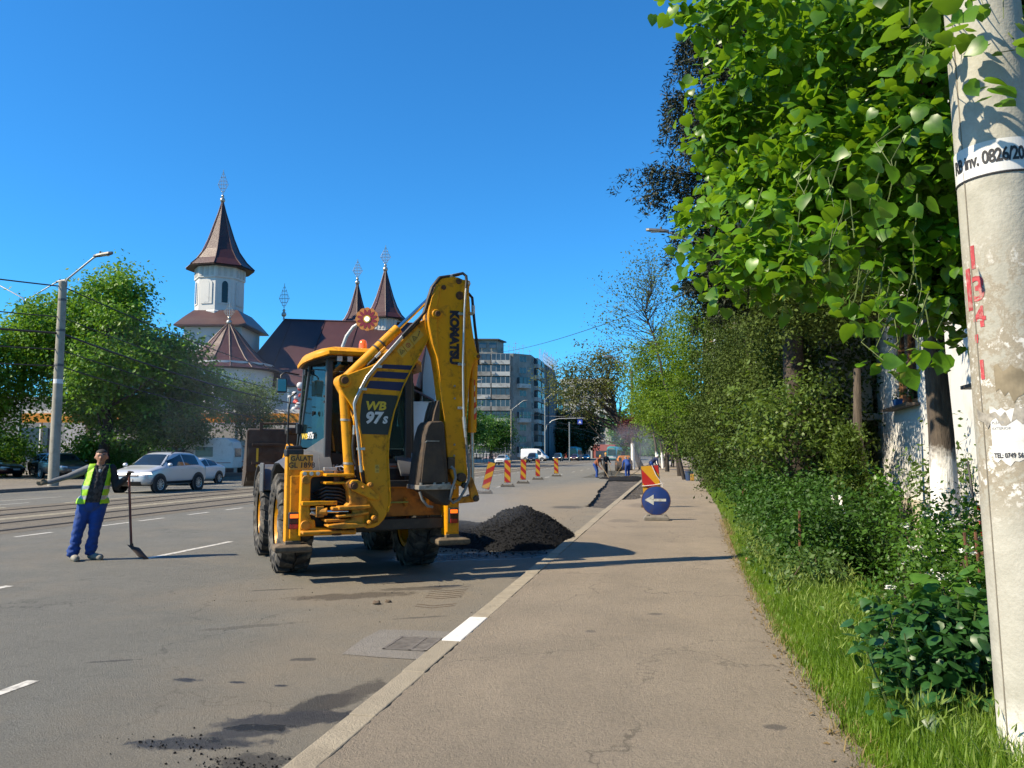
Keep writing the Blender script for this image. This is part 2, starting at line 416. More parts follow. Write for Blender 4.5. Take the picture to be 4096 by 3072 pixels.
gr = np.random.default_rng(3)
earth_m = mat('bare_earth', (.17, .15, .10), .95, var=.3, scale=.2, dirt=(.07, .10, .03), damt=.8, dscale=.15, bump=.5, bscale=8)
sheet('ground', [(-1500, -200), (1500, -200), (1500, 2500), (-1500, 2500)], -.13, earth_m, kind='structure')
# the trench edge, then the road as one sheet with the dug strip left out
tr_edge = [(-2.1, 24.9), (-2.45, 25.2), (-2.85, 25.9), (-2.8, 27.4), (-2.9, 29.0), (-3.0, 30.6), (-3.12, 33.0), (-3.28, 35.0), (-3.46, 37), (-3.5, 39.5), (-3.62, 42.5), (-3.8, 45.5), (-3.98, 48), (-4.1, 50.4), (-4.2, 53.2), (-3.4, 54.2), (-2.1, 54.6)]
te = []
for a, b in zip(tr_edge[:-1], tr_edge[1:]):
    for k in range(4):
        q = k / 4; te.append((a[0] + (b[0] - a[0]) * q + gr.normal() * .03, a[1] + (b[1] - a[1]) * q))
te.append(tr_edge[-1])
poly = [(-1.9, -30), (-1.9, 24.9)] + te + [(-1.9, 54.6), (-1.9, 700), (-28.2 - 7, 700), (-28.2, -30)]
road = sheet('road', poly, 0.0, road_m, kind='structure')
mb = MB()
n = len(te)
mb.add([(x, y, 0) for x, y in te] + [(x + .02, y, -.1) for x, y in te], [(i, i + 1, n + i + 1, n + i) for i in range(n - 1)])
# rough trench floor
gx, gy = np.meshgrid(np.linspace(-4.4, -1.9, 26), np.linspace(24.6, 55, 150))
hz = -.09 + .025 * np.sin(gx * 5 + gy * 2.1) * np.cos(gy * 1.7) + gr.normal(size=gx.shape) * .008 + np.clip((gy - 46) / 8, 0, 1) * .03
hz = np.minimum(hz, -.025)
V = np.stack([gx, gy, hz], -1).reshape(-1, 3); w = 26
F = [(j * w + i, j * w + i + 1, (j + 1) * w + i + 1, (j + 1) * w + i) for j in range(149) for i in range(25)]
mb.add(V.tolist(), F)
mb.build('trench', rubble_m, None, smooth=70, kind='structure')
# fresh asphalt raked out by the crew
tar_m = mat('fresh_asphalt', (.009, .0095, .0115), .9, var=.4, scale=18, bump=1.0, bscale=45, dist=.03, spec=.25)
def heap(bumps, x0, x1, y0, y1, nx, ny, rough, seed):
    g = np.random.default_rng(seed); X, Y = np.meshgrid(np.linspace(x0, x1, nx), np.linspace(y0, y1, ny)); Z = np.zeros_like(X)
    for cx, cy, rx, ry, h, sh in bumps:
        d = np.sqrt(((X - cx) / rx) ** 2 + ((Y - cy) / ry) ** 2); Z = np.maximum(Z, h * np.clip(1 - d, 0, None) ** sh * (1.0 - .18 * np.exp(-(d * 4) ** 2)))
    lump = sum(np.sin(X * a + b) * np.cos(Y * c + d_) for a, b, c, d_ in g.uniform(3, 11, size=(6, 4))) / 6
    Z = Z * (1 + .16 * lump) + (Z > .015) * (np.abs(g.normal(size=Z.shape)) * rough)
    return X, Y, Z
X, Y, Z = heap([(-3.2, 53.2, 1.3, 1.3, .24, 1), (-2.5, 52.8, .8, .9, .3, .9), (-3.7, 55.5, 1.6, 2.5, .1, .7)], -5, -1.95, 51, 58.5, 60, 110, .012, 5)
F = np.array([(j * 60 + i, j * 60 + i + 1, (j + 1) * 60 + i + 1, (j + 1) * 60 + i) for j in range(109) for i in range(59)])
link('raked_asphalt', fast_mesh('raked_asphalt', np.stack([X, Y, Z - .02], -1).reshape(-1, 3), F, tar_m, smooth=True), kind='stuff', label='fresh black asphalt raked out in the dug strip')
# ---- near heap of hot asphalt with loose grains
X, Y, Z = heap([(-2.93, 15.35, 1.12, 1.65, .78, .82), (-4.35, 15.75, 1.5, 1.35, .40, .85), (-3.7, 14.9, 1.0, 1.0, .3, .9)], -6.0, -1.9, 13.4, 17.4, 150, 150, .008, 11)
F = np.array([(j * 150 + i, j * 150 + i + 1, (j + 1) * 150 + i + 1, (j + 1) * 150 + i) for j in range(149) for i in range(149)])
hv = np.stack([X, Y, Z - .012], -1).reshape(-1, 3)
pile = link('asphalt_heap', fast_mesh('asphalt_heap', hv, F, tar_m), label='heap of steaming black asphalt by the kerb', cat='asphalt heap')
on = hv[hv[:, 2] > .02]; pk = on[gr.integers(0, len(on), 9000)] + gr.normal(size=(9000, 3)) * np.array([.02, .02, .006])
sp = gr.random(500) * 6.28; rr_ = 1 + .35 * np.abs(gr.normal(size=500))
ex = np.stack([-2.95 + np.cos(sp) * 1.08 * rr_, 15.3 + np.sin(sp) * 1.55 * rr_, np.full(500, .012)], 1); ex = ex[(ex[:, 0] < -2.05)]
pk = np.concatenate([pk, ex])
OCT = (np.array([(1, 0, 0), (-1, 0, 0), (0, 1, 0), (0, -1, 0), (0, 0, .8), (0, 0, -.8)], float), np.array([(0, 2, 4), (2, 1, 4), (1, 3, 4), (3, 0, 4), (2, 0, 5), (1, 2, 5), (3, 1, 5), (0, 3, 5)]))
def pebbles(name, P, size, m, g, parent=None, **kw):
    V, F = leaf_arrays(P, size, g, OCT, up=0, droop=0); V += g.normal(size=V.shape) * .12 * np.mean(size)
    return link(name, fast_mesh(name, V, F, m), parent, **kw)
pebbles('grains', pk, .010 + .014 * gr.random(len(pk)) ** 2, tar_m, gr, pile, kind='stuff')
# crumbs on the road beside the kerb and under the machine
cr = np.concatenate([np.stack([-2.3 + gr.normal(size=220) * .16, 4.05 + gr.normal(size=220) * .10, np.full(220, .004)], 1),
                     np.stack([-2.8 + gr.normal(size=90) * .25, 4.33 + gr.normal(size=90) * .07, np.full(90, .004)], 1),
                     np.stack([gr.uniform(-6, -2.1, 90), gr.uniform(7.5, 10.5, 90), np.full(90, .003)], 1),
                     np.stack([gr.uniform(-3.2, -2.1, 200), gr.uniform(16.5, 26, 200), np.full(200, .006)], 1)])
cr = cr[cr[:, 0] < -2.02]
pebbles('loose_crumbs', cr, .003 + .008 * gr.random(len(cr)) ** 3, tar_m, gr, kind='stuff', label='loose asphalt crumbs scattered on the road')
clod_m = mat('dry_mud', (.14, .10, .066), .95, var=.3, scale=20, bump=.6, bscale=60)
for (x, y, s), w_ in zip([(-3.29, 8.65, .055), (-3.20, 8.78, .035)], ('larger dry mud clod on the road behind the machine', 'smaller dry mud clod on the road behind the machine')):
    mb = MB(); mb.ball((0, 0, s * .3), (s, s * .7, s * .45), 9, 6); o = mb.build('mud_clod', clod_m, smooth=80, label=w_, cat='mud clod', group='mud clods on the road', loc=(x, y, 0)); 
    for v in o.data.vertices: v.co *= 1 + .18 * gr.normal()
# chevron tyre marks of mud
mb = MB()
for i, (yy, amt) in enumerate([(8.62, 1), (8.74, 1), (9.18, .8), (9.30, .9), (9.44, .9), (9.58, .8), (9.72, .6)]):
    cx = -2.62 - (yy - 8.6) * .12
    for s in (-1, 1):
        p0 = Vector((cx, yy - .06, .003)); p1 = Vector((cx + s * .21, yy + .06 + s * .06, .003)); d = (p1 - p0); nn = Vector((-d.y, d.x, 0)).normalized()
        pts = [p0 + d * q for q in np.linspace(0, 1, 7)]; a = [p + nn * (.008 + .010 * gr.random()) for p in pts]; b = [p - nn * (.008 + .010 * gr.random()) for p in pts]
        mb.add(a + b, [(k, k + 1, 8 + k, 7 + k) for k in range(6)])
mb.build('tyre_mud_marks', clod_m, kind='stuff', label='chevron mud prints left by a tractor tyre')

# ---- pavement
WZ = .10
gw = np.random.default_rng(21)
kin = [(x, y) for x, y in jag(-1.789, -4, 120, .05, .005, gw) if not 27.9 < y < 46]
notch_l = [(-1.775, 27.9), (-1.35, 28.2), (-1.15, 29.3), (-1.3, 31), (-1.05, 33), (-1.25, 36), (-1.1, 39), (-1.3, 42), (-1.5, 45.2), (-1.775, 46)]
kl = [p for p in kin if p[1] <= 27.9] + notch_l + [p for p in kin if p[1] >= 46] + [(-1.77, 500)]
re = [(.97, -4), (.95, 4.5), (.88, 7.4), (.93, 13), (1.22, 23), (1.5, 45), (1.95, 85), (3.0, 160), (6, 500)]
rj = []
for a, b in zip(re[:-1], re[1:]):
    for q in np.arange(0, 1, .04): rj.append((a[0] + (b[0] - a[0]) * q + gw.normal() * .02, a[1] + (b[1] - a[1]) * q))
pave = sheet('pavement', kl + rj[::-1], WZ, walk_m, kind='structure')
mb = MB(); mb.box((-1.3, 37, .02), (1.1, 19, .06)); mb.build('pavement_bed', rubble_m, kind='structure')
bits = np.stack([gw.uniform(-1.75, -1.1, 700), gw.uniform(28, 46, 700), np.full(700, .055)], 1)
pebbles('pavement_rubble', bits, .01 + .03 * gw.random(700) ** 2, rubble_m, gw, kind='stuff', label='broken pavement rubble beside the kerb')
# kerb: single stones as far as they can be told apart
kerb = link('kerb', None, kind='structure')
gk = np.random.default_rng(5)
for i, y in enumerate(np.arange(1.72, 46, 1.0)):
    big = y + 1.0
    mb = MB(); L_ = .980 + gk.normal() * .003
    mb.box((-1.885 + gk.normal() * .004, y + .5, .0 + gk.normal() * .004), (.178, L_, .205), gk.normal() * .004)
    white = 6.70 < y < 6.80
    mb.build('kerb_stone', kwhite_m if white else stone_m, kerb, bevel=.011, label='white painted kerb stone' if white else None)
mb = MB(); mb.box((-1.885, 83, .0), (.178, 72.5, .2)); mb.box((-1.885, 320, .0), (.178, 400, .2)); mb.build('kerb_stone', stone_m, kerb)
mb = MB(); mb.box((-1.885, 25, -.06), (.22, 58, .10)); mb.build('kerb_bed', rubble_m, kerb)
# island round the far lamp post
mb = MB(); mb.prism([(-1.98, 66, 0), (-3.6, 68, 0), (-4.7, 72, 0), (-4.7, 140, 0), (-1.98, 140, 0)], (0, 0, .098)); mb.build('pavement_island', walk_m, kind='structure')
# drain in its concrete patch
patch_m = asphalt('concrete_patch', (.30, .275, .24), (.36, .30, .24), speck=.5)
gp = [(-2.76, 6.47), (-2.80, 7.0), (-2.78, 7.42), (-2.5, 7.46), (-2.0, 7.47), (-2.0, 6.42), (-2.4, 6.43)]
sheet('concrete_patch', gp, .004, patch_m, road)
iron_m = mat('cast_iron', (.20, .18, .16), .75, .3, var=.3, scale=12, bump=.4, bscale=80)
dark_m = mat('drain_pit_shade', (.01, .01, .01), .95)
dr = thing('drain_grate', 'iron slotted drain grate set in the road by the white kerb stone', 'drain', (-2.285, 6.92, .004))
mb = MB(); mb.box((0, 0, .001), (.36, .44, .002)); mb.build('pit_shade', dark_m, dr)  # near-black sheet under the bars in place of the shade below
mb = MB()
for x in (-.185, .045, .185): mb.box((x, 0, .007), (.03, .47, .012))
for y in (-.22, .22): mb.box((0, y, .007), (.4, .03, .0118))
mb.build('frame', iron_m, dr, bevel=.002)
for k in range(8):
    mb = MB(); mb.box((-.07, -.168 + k * .048, .006), (.2, .022, .010)); mb.box((.115, -.168 + k * .048, .006), (.11, .022, .010)); mb.build('bar', iron_m, dr, bevel=.002)
# markings
def dash(x, y0, y1, w=.12, m=None, wob=.012, name='lane_dash'):
    g = gk; ys = np.linspace(y0, y1, max(4, int((y1 - y0) / .25)))
    l = [(drift(x, y) - w / 2 + g.normal() * wob * .3, y) for y in ys]; r = [(drift(x, y) + w / 2 + g.normal() * wob * .3, y) for y in ys[::-1]]
    sheet(name, l + r, .004 if m is None else .008, m or white_m, road)
dash(-4.68, 3.4, 5.28, .10)
dash(-8.32, 8.7 - 1.2, 8.9); dash(-8.32, 11.6, 14.15)
for y in (22, 30, 39.2, 47, 55.6, 63.4, 72.4, 79.7): dash(-8.42, y, y + 2.2)
for y in np.arange(87, 300, 8): dash(-8.42, y, y + 2.5, .13)
for y in (14.05, 16.6, 17.95, 20.05, 21.95, 24, 26, 28): dash(-13.05, y, y + 1.0)
for y in np.arange(30, 140, 2.0): dash(-13.05, y, y + 1.05)
for y in np.arange(140, 420, 6.0): dash(-13.05, y, y + 4, .14)
dash(-23.3, 24.2, 27.4, .1); dash(-21.6, 22.6, 23.9, .1)
for y in np.arange(31, 300, 7.5): dash(-23.4, y, y + 3.2, .12)
# tram bed
bed_m = asphalt('tram_bed', (.205, .178, .135), (.28, .225, .15), speck=.8, tanamt=.6)
rail_m = mat('rail_steel', (.06, .052, .045), .45, .6, var=.3, scale=3)
L = [(drift(-20.45, y), y) for y in (-30, 12, 100, 700)]; Rr = [(drift(-13.75, y), y) for y in (-30, 12, 100, 700)]
sheet('tram_bed', L + Rr[::-1], .004, bed_m, road)
for x, w_ in ((-20.3, .14), (-16.72, .12), (-16.95, .12)):
    for y in np.arange(-12, 400, 12.0): dash(x, y, y + (11.96 if x > -20 else 9.5), w_, cream_m, .01, 'tram_line')
tram = link('tram_track', None, kind='structure')
for x in (-19.4, -17.9, -15.85, -14.35):
    mb = MB()
    for o_, w_, z in ((-.035, .05, .016), (.045, .02, .014)):
        mb.add([(drift(x, y) + o_ + s * w_ / 2, y, z) for y in (-30, 12, 100, 700) for s in (-1, 1)], [(2 * i, 2 * i + 1, 2 * i + 3, 2 * i + 2) for i in range(3)])
    mb.cur = 1
    mb.add([(drift(x, y) + s * .10, y, .012) for y in (-30, 12, 100, 700) for s in (-1, 1)], [(2 * i, 2 * i + 1, 2 * i + 3, 2 * i + 2) for i in range(3)])
    mb.build('rail', [rail_m, mat('rail_groove', (.035, .03, .027), .9)], tram)
# far kerb and far pavement
far_m = asphalt('far_pavement', (.24, .21, .17), (.33, .28, .2), speck=.4, tanamt=.6)
sheet('far_pavement', [(drift(-28.4, y) if 1 else 0, y) for y in (-30, 12, 100, 500)] + [(-50, 500), (-60, -30)], .14, far_m, kind='structure')
mb = MB(); mb.add([(drift(x, y), y, z) for y in (-30, 12, 100, 500) for x, z in ((-28.0, .0), (-28.0, .15), (-28.45, .15))], [(3 * i + k, 3 * i + k + 1, 3 * i + 4 + k, 3 * i + 3 + k) for i in range(3) for k in (0, 1)])
mb.build('far_kerb', mat('far_kerb_stone', (.20, .18, .155), .9, var=.2), kind='structure')
# ================================================================== backhoe loader (x right, y forward, z up in its own frame)
YEL = (.82, .355, .004); GRIME = (.17, .075, .014)
yel = mat('machine_yellow', YEL, .42, var=.06, scale=3, dirt=GRIME, damt=.42, dscale=9, bump=.06, bscale=30, spec=.3)
yel_d = mat('machine_yellow_dirty', (.68, .28, .006), .6, var=.12, scale=4, dirt=(.10, .05, .018), damt=.75, dscale=6, bump=.25, bscale=40)
yel_shaded = mat('machine_yellow_shaded_dirty', (.55, .20, .012), .6, var=.15, scale=4, dirt=(.07, .045, .025), damt=.7, dscale=4, bump=.2)  # darker orange base holds the shadowed yellow of the rear frame, plus dirt
blk = mat('black_paint', (.018, .018, .019), .5, var=.2, scale=5, dirt=(.10, .085, .065), damt=.35, dscale=5)
gry = mat('grey_plastic', (.105, .108, .115), .5, var=.1, scale=5, dirt=(.20, .18, .15), damt=.35, dscale=4, bump=.15, bscale=200)
dgry = mat('dark_grey_paint', (.05, .053, .058), .45, var=.1, scale=5, dirt=(.14, .12, .10), damt=.3, dscale=5)
steel = mat('worn_steel', (.095, .072, .054), .6, .35, var=.25, scale=6, dirt=(.085, .058, .04), damt=.8, dscale=4, bump=.35, bscale=30)
steel_l = mat('scraped_steel', (.42, .39, .34), .5, .4, var=.25, scale=8, dirt=(.16, .11, .07), damt=.6, dscale=9)
chrome = mat('chrome_rod', (.75, .75, .74), .12, 1.0, var=.04)
zinc = mat('zinc_pipe', (.62, .61, .58), .35, .7, var=.1, scale=12, dirt=(.2, .15, .08), damt=.3)
rubber = mat('hose_rubber', (.014, .014, .015), .55, var=.2, dirt=(.10, .085, .07), damt=.4, dscale=12)
tyre_m = mat('tyre_rubber', (.030, .029, .028), .85, var=.25, scale=7, dirt=(.21, .185, .15), damt=.72, dscale=5, bump=.4, bscale=40)
navy = mat('navy_stripe', (.012, .012, .075), .4, var=.1)
wht = mat('white_letter', (.72, .72, .70), .5, var=.08, dirt=(.35, .33, .3), damt=.4, dscale=20)
yel_t = mat('yellow_letter', (.72, .50, .03), .5, var=.08)
cabglass = glass('cab_glass', (.01, .02, .024), .55, .02)
orange_l = mat('orange_lens', (.85, .12, .01), .2, emit=(1, .16, .01), estr=.8, coat=.4)
red_l = mat('red_lens', (.45, .02, .012), .25, coat=.4)
clear_l = mat('clear_lens', (.62, .62, .60), .25, var=.2, scale=60, coat=.3)
rust = mat('rusty_pin', (.14, .065, .03), .8, .3, var=.35, scale=20, bump=.3)

bh = thing('backhoe_loader', 'yellow backhoe loader with folded digging arm, seen from behind on the road', 'backhoe', (-4.66, 11.30, 0), R(35))

def plate(poly, v0, v1, m, name, parent=None, bevel=.008, smooth=None, label=None):
    mb = MB(); mb.prism([(u, v0, w) for u, w in poly], (0, v1 - v0, 0)); return mb.build(name, m, parent or bh, bevel=bevel, smooth=smooth, label=label)

# ---- wheels
def wheel(x, y, side, r=.705, W=.46):
    """side: +1 when the outer face looks to +x"""
    Mx = Matrix(((0, 0, side), (0, 1, 0), (1, 0, 0))) if side > 0 else Matrix(((0, 0, -1), (0, 1, 0), (1, 0, 0)))
    rim = MB()
    rim.lathe([(.36, -.16), (.42, -.17), (.42, -.15), (.37, -.12), (.37, .08), (.425, .13), (.43, .165), (.41, .17), (.375, .12), (.33, .02), (.24, -.015), (.12, -.02), (.0, -.02)], 36, M=Mx, cap=False)
    o = rim.build('wheel', yel, bh, smooth=50, loc=(x, y, r - .012))
    hb = MB(); hb.lathe([(.17, -.03), (.17, .06), (.15, .12), (.13, .15), (.125, .17), (.0, .17)], 20, M=Mx, cap=False)
    for k in range(8):
        a = k * math.pi / 4; hb.cyl(Mx @ Vector((.215 * math.cos(a), .215 * math.sin(a), -.02)), Mx @ Vector((.215 * math.cos(a), .215 * math.sin(a), .02)), .018, n=6)
    hb.build('hub', mat('hub_grey', (.30, .28, .25), .6, .3, var=.2, dirt=(.12, .09, .06), damt=.5, dscale=8), o, smooth=40)
    t = MB(); c = r - .045
    t.lathe([(.415, -W * .42), (.47, -W * .50), (.56, -W * .51), (c - .05, -W * .47), (c, -W * .40), (c + .008, 0), (c, W * .40), (c - .05, W * .47), (.56, W * .51), (.47, W * .50), (.415, W * .42)], 60, M=Mx, cap=False)
    n = 19
    for s in (-1, 1):
        for k in range(n):
            th0 = 2 * math.pi * (k + (.5 if s > 0 else 0)) / n
            st = [(0.0, -.03, c, r), (.10, .28, c, r), (.62, .28 + .10, c, r), (.95, .46, c - .012, r - .004), (1.09, .50, c - .13, r - .07), (1.13, .51, c - .17, c - .13)]
            rings = []
            for ax, dth, rb, rt in st:
                a = ax * W * .46 * s; tt = th0 + (dth - .28) * .62; hw = .055 if ax < 1 else .06
                ring = [(rb - .02, tt - hw * 1.25), (rt, tt - hw), (rt, tt + hw), (rb - .02, tt + hw * 1.25)]
                rings.append([Mx @ Vector((q * math.cos(an), q * math.sin(an), a)) for q, an in ring])
            t.loft(rings)
    t.build('tyre', tyre_m, o, smooth=32)
    return o
for sx in (-1, 1):
    for y in (0, 2.15): wheel(sx * .93, y, sx)
# ---- chassis
mb = MB(); mb.box((0, 1.2, .80), (.8, 4.0, .42)); mb.box((0, 0, .70), (1.5, .30, .30)); mb.box((0, 2.15, .70), (1.5, .26, .28)); mb.build('chassis', blk, bh, bevel=.015)
plate([(-1.06, .80), (-1.06, 1.22), (1.08, 1.20), (1.10, .80)], -.86, -.80, yel_shaded, 'rear_frame')
mb = MB(); mb.box((.1, -.9, .70), (1.95, .14, .15)); mb.build('cross_beam', blk, bh, bevel=.01)
mb = MB(); mb.box((.1, -.9, 1.26), (1.95, .12, .09)); mb.build('cross_beam', blk, bh, bevel=.01)
for u in (.3, .52, .84): 
    mb = MB(); mb.box((u, -.885, 1.0), (.05, .04, .13)); mb.cyl((u, -.92, 1.03), (u, -.9, 1.03), .014); mb.cyl((u, -.92, .96), (u, -.9, .96), .014); mb.build('bracket', yel_d, bh, bevel=.004)
mb = MB(); mb.tube([(.1, -.93, 1.0), (.55, -.92, 1.0)], .012, 8); mb.build('rod', mat('green_rod', (.35, .4, .08), .5), bh)
# ---- body round the cab, hood and loader
mb = MB(); mb.loft([[(x * s, y, z) for x, y in ((-.45, 1.25), (.45, 1.25), (.40, 3.25), (-.40, 3.25))] for z, s in ((1.0, 1), (1.62, 1), (1.75, .86))]); mb.build('engine_hood', yel, bh, bevel=.03)
for s in (-1, 1):
    mb = MB(); mb.bar((s * .56, 1.2, 1.55), (s * .56, 2.9, 1.75), .12, .20); mb.bar((s * .56, 2.8, 1.78), (s * .56, 3.95, 1.15), .12, .18); mb.build('loader_arm', yel, bh, bevel=.015)
    mb = MB(); mb.cyl((s * .56, 1.5, 1.25), (s * .56, 3.0, 1.55), .055); mb.build('lift_cylinder', yel, bh, smooth=40)
prof = [(3.92, 2.13), (3.98, 2.16), (4.02, 2.13), (4.05, 1.55), (4.12, 1.28), (4.30, 1.12), (4.75, 1.05), (4.75, 1.03), (4.28, 1.07), (4.05, 1.17), (3.93, 1.35), (3.90, 1.7)]
mb = MB(); mb.prism([(-1.17, y, z) for y, z in prof], (2.34, 0, 0)); fb = mb.build('loader_bucket', steel, bh, bevel=.008)
for s in (-1, 1):
    mb = MB(); mb.prism([(s * 1.165, y, z) for y, z in ((3.90, 2.12), (4.05, 2.13), (4.78, 1.06), (4.30, 1.06), (3.92, 1.32))], (s * .03, 0, 0)); mb.build('side_plate', steel, fb, bevel=.006)
mb = MB(); mb.prism([(-1.02, 3.895, 1.42), (-.98, 3.895, 1.42), (-.98, 3.895, 1.78), (-1.02, 3.895, 1.78)], (0, .01, 0)); mb.build('hazard_strip', yel_t, fb)
mb = MB(); mb.tube([(-.94, 3.93, 2.14), (-.94, 3.93, 2.25), (-.30, 3.93, 2.25), (-.30, 3.93, 2.14)], .022, 8); mb.box((-.94, 3.93, 2.19), (.06, .05, .16)); mb.build('top_bar', steel, fb, smooth=40)
for w in (1.5, 1.85):
    mb = MB(); mb.box((0, 3.885, w), (2.2, .03, .05)); mb.build('rib', steel, fb, bevel=.004)
mb = MB(); mb.box((-.35, 3.6, 2.10), (.36, .3, .13)); mb.cyl((-.5, 3.45, 2.1), (-.5, 3.4, 2.1), .05); mb.build('work_light', blk, bh, bevel=.04, seg=3)
# ---- mudguards
for s in (-1, 1):
    ring = lambda w0, w1: [[(s * x, 2.15 + (r_ * math.cos(a)), .70 + r_ * math.sin(a)) for x, r_ in ((w0, .80), (w1, .80), (w1, .775), (w0, .775))] for a in np.linspace(R(18), R(150), 12)]
    mb = MB(); mb.loft(ring(.68, 1.16)); mb.box((s * 1.155, 1.62, 1.30), (.03, .42, .46)); mb.build('front_mudguard', gry, bh, bevel=.02, seg=3, smooth=40)
    # rear mudguard: a shell falling from the cab side to the outer edge of the tyre
    rings = []
    for y, ztop, zout, xo in ((-.78, 1.42, 1.28, 1.02), (-.55, 1.62, 1.46, 1.10), (-.15, 1.74, 1.55, 1.13), (.35, 1.76, 1.54, 1.13), (.75, 1.66, 1.40, 1.12), (1.0, 1.50, 1.18, 1.10)):
        rings.append([(s * .48, y, ztop), (s * .70, y, ztop - .02), (s * .92, y, (ztop * .6 + zout * .4)), (s * xo, y, zout), (s * (xo - .025), y, zout - .02), (s * .90, y, (ztop * .6 + zout * .4) - .04), (s * .68, y, ztop - .06), (s * .48, y, ztop - .06)])
    mb = MB(); mb.loft(rings); mb.build('rear_mudguard', gry, bh, smooth=60)
# ---- cab
cabm = dgry
RL, RR_, SL, SR, FL, FR = (-.50, -.45), (.66, -.45), (-.80, .35), (.80, .35), (-.70, 1.15), (.70, 1.15)
def post(p, q, w=.075, z0=1.15, z1=3.08, mb=None, d=None):
    mb.bar((p[0], p[1], z0), (q[0], q[1], z1), w, d or w, up=(0, 1, 0))
mb = MB()
post((RL[0] - .01, RL[1]), RL, .095, mb=mb); post((RR_[0] + .01, RR_[1]), RR_, .095, mb=mb)
post((-.81, .40), (-.64, .30), .05, mb=mb); post((1.0, .40), (.93, .32), .06, mb=mb)
post(FL, (-.60, 1.05), .06, mb=mb); post(FR, (.66, 1.05), .06, mb=mb)
mb.bar((RL[0], -.45, 3.04), (RR_[0], -.45, 3.04), .09, .09); mb.bar((RL[0], -.45, 3.04), (-.64, .30, 3.04), .07, .08); mb.bar((RR_[0], -.45, 3.04), (.93, .32, 3.04), .07, .08)
mb.bar((-.64, .30, 3.04), (-.60, 1.05, 3.04), .06, .07); mb.bar((.93, .32, 3.04), (.66, 1.05, 3.04), .06, .07)
cab = mb.build('cab_frame', cabm, bh, bevel=.012)
mb = MB(); mb.prism([(-.50, -.47, 1.15), (.66, -.47, 1.15), (.66, -.47, 1.63), (.38, -.47, 1.60), (-.50, -.47, 1.70)], (0, .04, 0)); mb.build('rear_panel', blk, cab, bevel=.006)
mb = MB(); mb.prism([(-.52, -.42, 1.15), (-.87, .40, 1.15), (-.84, .38, 1.74), (-.72, .10, 1.74), (-.53, -.40, 1.92)], (.03, .012, 0)); mb.build('quarter_panel', gry, cab, bevel=.006)
mb = MB(); mb.prism([(.68, -.42, 1.15), (.99, .40, 1.15), (.97, .38, 1.74), (.68, -.40, 1.92)], (-.03, .012, 0)); mb.build('quarter_panel', gry, cab, bevel=.006)
mb = MB(); mb.box((0.03, .4, 1.08), (1.5, 1.7, .12)); mb.build('floor', blk, cab)
for s in (-1, 1):
    mb = MB(); mb.prism([(s * .86, .42, 1.15), (s * .70, 1.13, 1.15), (s * .69, 1.12, 1.75), (s * .84, .40, 1.75)], (-s * .03, 0, 0)); mb.build('door_panel', blk, cab)
def pane(pts, name='window', off=(0, .012, 0)): mb = MB(); mb.prism(pts, off); return mb.build(name, cabglass, cab)
pane([(-.45, -.46, 1.72), (.36, -.46, 1.62), (.612, -.46, 1.66), (.612, -.46, 2.99), (-.45, -.46, 2.99)], 'rear_window')
pane([(-.530, -.37, 1.88), (-.64, .02, 1.76), (-.775, .37, 1.78), (-.635, .27, 3.00), (-.515, -.37, 3.00)], 'side_window', (.010, .004, 0))
pane([(.695, -.37, 1.93), (.965, .37, 1.76), (.92, .29, 3.0), (.69, -.37, 3.0)], 'side_window', (-.010, .004, 0))
pane([(-.80, .43, 1.76), (-.70, 1.10, 1.76), (-.615, 1.02, 3.0), (-.645, .34, 3.0)], 'door_window', (.01, 0, 0))
pane([(.97, .43, 1.76), (.70, 1.10, 1.76), (.665, 1.02, 3.0), (.92, .36, 3.0)], 'door_window', (-.01, 0, 0))
pane([(-.66, 1.12, 1.5), (.66, 1.12, 1.5), (.63, 1.06, 3.0), (-.60, 1.06, 3.0)], 'windscreen')
for z in (2.90, 2.05):   # hinges of the opening side window
    mb = MB(); mb.box((-.79 if z < 2.5 else -.695, .36, z), (.06, .10, .15 if z < 2.5 else .09)); mb.build('hinge', blk, cab, bevel=.012)
mb = MB(); mb.cyl((-.62, -.05, 2.27), (-.655, -.06, 2.27), .028); mb.box((-.655, -.06, 2.26), (.02, .02, .07)); mb.build('window_catch', blk, cab)
for dz in (2.50, 2.42): 
    mb = MB(); mb.cyl((-.535, -.33, dz), (-.555, -.335, dz), .016); mb.build('window_stud', blk, cab)
mb = MB(); mb.box((.05, .15, 1.55), (.5, .5, .16)); mb.loft([[(x * k + .05, .40 + z * .08, 1.62 + z) for x, z in ((-.25, 0), (.25, 0), (.20, .75), (-.20, .75))] if k else [] for k in (1,)] * 1 + [[(x + .05, .52 + z * .08, 1.62 + z) for x, z in ((-.25, 0), (.25, 0), (.20, .75), (-.20, .75))]]); mb.build('seat', blk, cab, bevel=.04)
mb = MB(); mb.tube([(0, 1.0, 1.2), (0, .85, 1.9)], .03); mb.lathe([(.17, 0), (.19, .012), (.17, .024), (.155, .012), (.17, 0)], 20, (0, .84, 1.93), cap=False); mb.build('steering_column', blk, cab)
mb = MB(); mb.tube([(.38, -.25, 1.2), (.40, -.28, 1.85)], .014); mb.tube([(.28, -.25, 1.2), (.27, -.30, 1.8)], .014); mb.ball((.40, -.28, 1.87), .03); mb.ball((.27, -.30, 1.82), .03); mb.build('control_lever', blk, cab)
tm = text_mesh('KOMATSU', .13, .003, .004, m=wht); o = link('lettering', tm, cab); o.location = (-.13, -.474, 1.47); o.rotation_euler = (R(90), 0, 0)
mb = MB(); mb.box((.43, -.475, 1.50), (.20, .01, .075)); mb.build('badge', mat('grey_badge', (.25, .24, .22), .5), cab)
mb = MB(); mb.box((.45, -.482, 1.495), (.10, .006, .022)); mb.build('badge_mark', mat('orange_badge', (.55, .12, .03), .5), cab)
